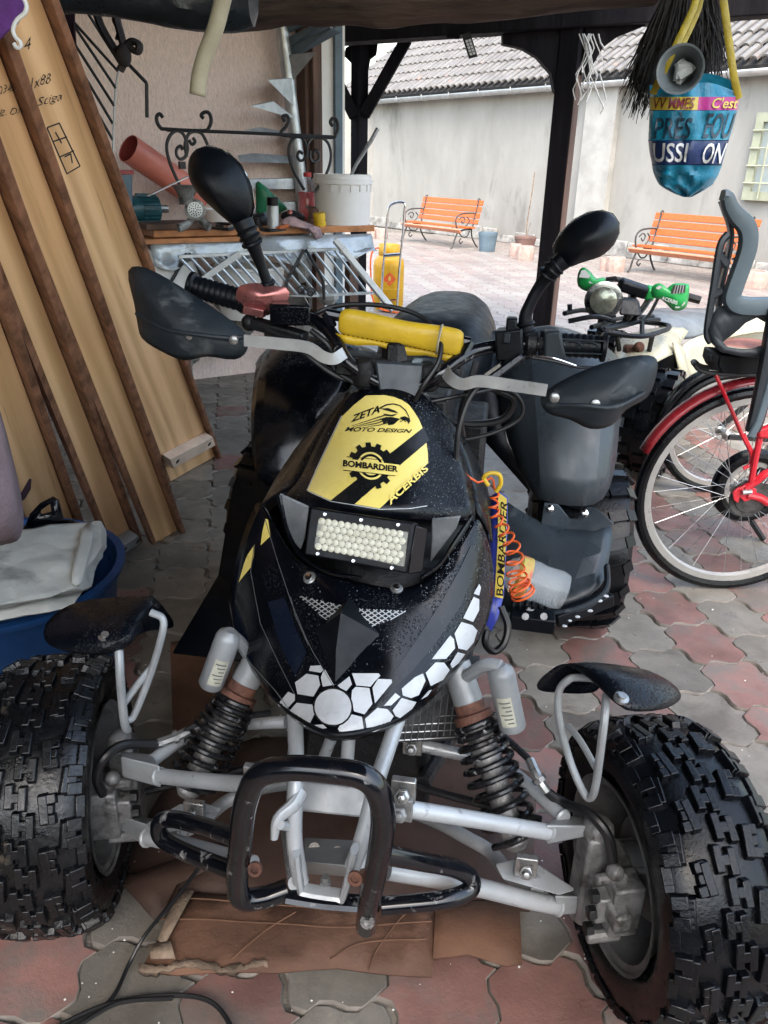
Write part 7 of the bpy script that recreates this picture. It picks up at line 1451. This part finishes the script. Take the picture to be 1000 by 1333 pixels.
b = MB(); b.prism([bp(x, y, .058) for x, y in ((953, 640), (960, 634), (972, 630), (984, 636), (982, 648), (968, 652), (962, 646), (960, 654), (954, 650))], BN*.008); obj('dropout', b, M['red_paint'], t, bevel=.002)
b = MB(); b.prism([bp(x, y, .07) for x, y in ((986, 560), (1040, 540), (1060, 575), (1000, 572), (988, 572))], -BN*.02); b.beam(bp(1010, 400, 0), bp(1045, 640, 0), .035, .035, BN); b.beam(bp(1045, 640, 0), bp(1240, 600, 0), .04, .04, BN); b.beam(bp(1012, 440, 0), bp(1240, 480, 0), .035, .035, BN); obj('frame', b, M['red_paint'], t, bevel=.008)
wheel(hubp+BX*1.05, .352, t, name='front_wheel')
b = MB(); b.rod(bp(978, 640, .07), bp(966, 641, .075), .008); obj('axle_nut', b, M['bolt'], t)
for pts in ([(904, 474, .03), (912, 482, .03), (940, 487, .04), (1010, 488, .04), (1040, 488, .04)], [(904, 470, -.05), (915, 477, -.05), (950, 480, -.05), (1010, 481, -.05)], [(904, 474, .03), (902, 471, -.01), (904, 470, -.05)], [(926, 470, .03), (926, 462, .03)]):
    b = MB(); b.tube([bp(*p) for p in pts], .007, n=7, sub=3); obj('carrier', b, M['iron'], t)
b = MB(); b.prism([bp(x, y, .05) for x, y in ((935, 475), (938, 462), (1000, 466), (1000, 486), (965, 488), (940, 486))], -BN*.12); obj('seat_mount', b, M['black_matt'], t, bevel=.004)
# child seat: shell, padded rim, foot guard
cs = thing('child_seat', 'blue grey plastic child bicycle seat mounted on the red bicycle', 'child seat', bp(965, 470, 0))
for o_ in (.13, -.13):
    nm = 'side_rim'; pts = [(940, 254), (946, 256), (950, 268), (958, 280), (970, 292), (974, 306), (972, 326), (964, 350), (956, 372), (952, 386), (956, 394), (966, 398), (985, 399), (1010, 398), (1050, 398)]
    P = [bp(x, y, o_) for x, y in catmull([(x, y, 0) for x, y in pts], 3) for x, y in [(x, y)]] if False else [bp(v.x, v.y, o_) for v in catmull([(x, y, 0) for x, y in pts], 3)]
    rows = []
    for i, p in enumerate(P):
        d = (P[min(i+1, len(P)-1)]-P[max(i-1, 0)]).normalized(); n_ = d.cross(BN).normalized(); w = .014+.012*min(1, i/12)
        rows.append([p+n_*w, p+n_*w*.8+BN*.016, p+BN*.022, p-n_*w*.8+BN*.016, p-n_*w, p-n_*w*.8-BN*.012, p+n_*w*.8-BN*.012])
    b = MB(); b.grid(rows, True); b.F += [tuple(range(7)), tuple(len(b.V)-7+k for k in range(7))]; b.mi += [0, 0]; obj(nm, b, M['child_seat'], cs, smooth=50)
rows = []
for x, y in ((942, 262), (950, 285), (956, 300), (952, 330), (944, 360), (938, 385), (938, 410), (950, 430)): rows.append([bp(x, y, .12), bp(x-4, y, .07), bp(x-6, y, 0), bp(x-4, y, -.07), bp(x, y, -.12)])
b = MB(); b.grid(rows); obj('back_shell', b, M['child_seat_dark'], cs, solid=.008, sub=1)
for pts in ([(948, 305, .12), (938, 320, .125), (930, 370, .125), (921, 430, .12), (926, 445, .12)], [(934, 330, .125), (946, 345, .125)], [(928, 385, .125), (940, 378, .125)]):
    b = MB(); b.tube([bp(*p) for p in pts], .012, n=7, sub=4, flat=.7); obj('support_bar', b, M['child_seat_dark'], cs)
b = MB(); b.tube([bp(*p) for p in ((946, 330, .0), (942, 350, .02), (938, 370, .0))], .014, n=6); obj('harness_strap', b, M['salmon'], cs)
out = [(921, 430), (926, 446), (938, 458), (965, 464), (1000, 468), (1030, 468), (1030, 402), (992, 404), (962, 402), (948, 396), (934, 400), (926, 415)]; hole = [(940, 446), (955, 434), (972, 418), (986, 412), (995, 416), (996, 432), (988, 452), (965, 454), (946, 450)]
for o_ in (.125, -.125):
    O_ = [bp(x, y, o_) for x, y in out]; n = len(out); hc = [bp(x, y, o_) for x, y in ((941, 445), (944, 449), (948, 452), (965, 455), (980, 454), (992, 450), (997, 420), (985, 413), (970, 420), (962, 428), (952, 436), (944, 442))]
    b = MB(); b.grid([O_, hc], True); obj('side_shell', b, M['child_seat_dark'], cs, solid=.008)
b = MB(); b.grid([[bp(x, y, .11), bp(x, y, 0), bp(x, y, -.11)] for x, y in ((934, 450), (950, 458), (975, 462), (1030, 466))]); obj('seat_pan', b, M['child_seat_dark'], cs, solid=.008)
b = MB(); b.pillow([bp(x, y, o_) for x, y, o_ in ((944, 450, .10), (985, 454, .10), (1010, 455, .10), (1010, 448, -.10), (985, 442, -.10), (950, 440, -.10))], QZ*.012, 3, 2); obj('cushion', b, M['salmon'], cs)
b = MB(); b.grid([[bp(x0, y, .14), bp(x0+3, y, .165), bp(x1, y, .165), bp(x1+4, y+4, .15)] for x0, x1, y in ((1000, 1020, 400), (996, 1014, 440), (986, 1004, 490), (976, 992, 540), (970, 984, 562))]); obj('foot_guard', b, M['child_seat_dark'], cs, solid=.006, sub=1)
b = MB(); b.tube([bp(x, y, .168) for x, y in ((978, 568), (988, 548), (998, 515), (1008, 480))], .012, n=8, sub=4, flat=.6); obj('guard_edge', b, M['child_seat'], cs)
# dark bicycle behind it
h2 = GZ(926, 640, .0); t = thing('bicycle', 'dark bicycle with a black mudguard standing behind the red one', 'bicycle', (h2.x, h2.y, 0)); R2 = .272
h2 = Vector((h2.x, h2.y, R2)); w2 = wheel(h2, R2, t, spokes=24)
b = MB(); n = 20; rows = []
for i in range(n+1):
    a = rad(172)+(rad(40)-rad(172))*i/n; e = BX*math.cos(a)+QZ*math.sin(a); rows.append([h2+e*(R2+.012)+BN*.032, h2+e*(R2+.03)+BN*.02, h2+e*(R2+.034), h2+e*(R2+.03)-BN*.02, h2+e*(R2+.012)-BN*.032])
b.grid(rows); obj('mudguard', b, M['black_gloss'], t, solid=.003)
b = MB(); b.beam(h2+BN*.05, h2+BX*.42+BN*.02-QZ*.03, .02, .02); b.beam(h2-BN*.05, h2+BX*.3+QZ*.4, .018, .018); obj('frame', b, M['iron'], t)
h3 = GY(976, 632, 2.72); R3 = .125; h3.z = max(h3.z, R3)
t = thing('balance_bike', 'small child bicycle with a fat black tyre seen through the red bicycle wheel', 'bicycle', (h3.x, h3.y, 0)); w3 = wheel(h3, R3+.02, t, tyre_r=.026, spokes=16)
b = MB(); b.tube([h3+BN*.04, h3+BX*.15+QZ*.15, h3+BX*.5+QZ*.2], .014, n=8); b.tube([h3+BN*.03, h3+BX*.25+QZ*.02, h3+BX*.5+QZ*.05], .012, n=8); b.tube([h3-QZ*.1, h3-QZ*(h3.z-.01)+BX*.1], .012, n=6); obj('frame', b, M['iron'], t)

# ============================================================ cardboard under the quad and cables on the paving
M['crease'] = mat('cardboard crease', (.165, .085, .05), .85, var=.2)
def card(name, poly, z, m, label, corr=.004, jit=.006, n=6, curl=0.0, creases=()):
    P = [GZ(x, y, z) for x, y in poly]; bm = bmesh.new(); f = bm.faces.new([bm.verts.new(p) for p in P]); bmesh.ops.triangulate(bm, faces=[f])
    for _ in range(n): 
        long = [e for e in bm.edges if e.calc_length() > .07]
        if not long: break
        bmesh.ops.subdivide_edges(bm, edges=long, cuts=1)
    bmesh.ops.triangulate(bm, faces=bm.faces[:])
    for v in bm.verts: v.co.z += jit*noise.noise(v.co*7)+curl*abs(noise.noise(v.co*3.1+Vector((5, 1, 0))))
    b = MB(); bm.verts.index_update(); b.add([v.co for v in bm.verts], [tuple(v.index for v in f.verts) for f in bm.faces]); bm.free()
    o = tag(obj(name, b, M[m], solid=corr, smooth=60, off=1), label, 'cardboard', 'cardboard sheets under the black quad')
    for L_ in creases:
        Q_ = [GZ(x, y, z+corr) for x, y in L_]; Q_ = catmull(Q_, 8); Q_ = [q+QZ*(jit*noise.noise(Vector((q.x, q.y, z))*7)+.0008) for q in Q_]; c_ = MB(); c_.tube(Q_, .0010, n=5, sub=1, flat=1.6); obj('crease', c_, M['crease'], o)
    return o
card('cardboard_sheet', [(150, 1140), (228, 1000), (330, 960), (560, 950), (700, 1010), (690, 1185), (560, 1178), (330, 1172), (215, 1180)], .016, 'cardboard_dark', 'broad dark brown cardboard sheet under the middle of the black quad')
card('cardboard_sheet', [(183, 1262), (205, 1222), (240, 1160), (330, 1165), (450, 1175), (566, 1180), (563, 1269), (500, 1266), (440, 1260), (360, 1268), (290, 1266), (230, 1268)], .028, 'cardboard', 'creased brown cardboard sheet nearest the camera with a torn front edge', jit=.008, creases=([(208, 1196), (330, 1200), (440, 1208), (562, 1200)], [(300, 1252), (345, 1212), (385, 1188)], [(480, 1262), (492, 1235), (522, 1197), (540, 1184)], [(230, 1168), (300, 1172), (400, 1182)], [(430, 1250), (470, 1228), (556, 1222)]))
card('cardboard_sheet', [(567, 1178), (640, 1172), (676, 1168), (680, 1252), (660, 1256), (610, 1240), (564, 1246)], .032, 'cardboard', 'small square cardboard flap at the right end of the torn sheet')
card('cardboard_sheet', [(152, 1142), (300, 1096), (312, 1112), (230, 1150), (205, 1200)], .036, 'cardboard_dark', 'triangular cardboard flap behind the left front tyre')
card('cardboard_sheet', [(222, 838), (310, 832), (300, 900), (262, 960), (225, 950)], .05, 'cardboard', 'loose cardboard piece standing behind the left shock absorber', curl=.03)
r_ = random.Random(9)
for poly, lab in (([(205, 1222), (232, 1156), (252, 1158), (214, 1228)], 'pale torn corrugated strip at the left edge of the cardboard'), ([(192, 1228), (222, 1224), (228, 1246), (196, 1246)], 'curled pale scrap of corrugated card')):
    card('cardboard_scrap', poly, .045, 'cardboard_pale', lab, jit=.012)
b = MB(); xs = list(range(180, 350, 6)); rows = [[], [], []]
for x in xs:
    y = 1262+4*math.sin(x*.07)+r_.uniform(-2, 2)
    for k, (dy, z) in enumerate(((-8+r_.uniform(-3, 3), .037), (0, .034), (5+r_.uniform(-2, 3), .016))): rows[k].append(GZ(x, y+dy, z))
b.grid(rows); tag(obj('cardboard_scrap', b, M['cardboard_pale'], solid=.003, off=1, smooth=20), 'frayed pale edge along the front left of the torn cardboard', 'cardboard', 'cardboard sheets under the black quad')
b = MB()
for pts in ([(208, 1194), (330, 1198), (440, 1206), (566, 1198)], [(300, 1252), (345, 1210), (385, 1186)], [(478, 1264), (490, 1235), (520, 1195), (540, 1182)], [(240, 1160), (300, 1168), (400, 1178)], [(345, 1266), (349, 1252)]):
    b.tube([GZ(x, y, .037+.001*r_.random()) for x, y in pts], .0022, n=5, sub=4)
tag(obj('cardboard_crease', b, M['cardboard']), 'raised creases across the torn cardboard', 'crease') if False else None
for pts, r, lab in (([(272, 1105, .10), (262, 1125, .06), (230, 1168, .05), (190, 1216, .045), (168, 1255, .02), (152, 1290, .018), (135, 1310, .018), (100, 1330, .018), (60, 1350, .018)], .0036, 'thin black cable running from under the quad down to the lower left corner'), ([(60, 1345, .018), (105, 1322, .018), (150, 1305, .019), (200, 1297, .02), (250, 1297, .02), (280, 1308, .02), (300, 1335, .018), (306, 1360, .018)], .0042, 'black cable looping over the paving at the bottom left'), ([(95, 1340, .026), (140, 1312, .026), (170, 1303, .026), (225, 1300, .026)], .0036, 'second black cable alongside the loop at the bottom left')):
    b = MB(); b.tube([GZ(*p) for p in pts], r, n=8, sub=6); tag(obj('black_cable', b, M['cable']), lab, 'cable', 'cables on the paving')
for k in range(60):     # grit on the paving
    pass
R_ = random.Random(21); b = MB()
for k in range(240):
    x, y = R_.uniform(0, 1000), R_.uniform(600, 1333); p = GZ(x, y, .0135); s = R_.uniform(.001, .0026)*(1 if R_.random() < .95 else 1.8); b.ball(p, (s, s*R_.uniform(.6, 1), s*.6), 5, 3)
obj('grit', b, M['white_wall'], ground, smooth=0, kind='stuff')
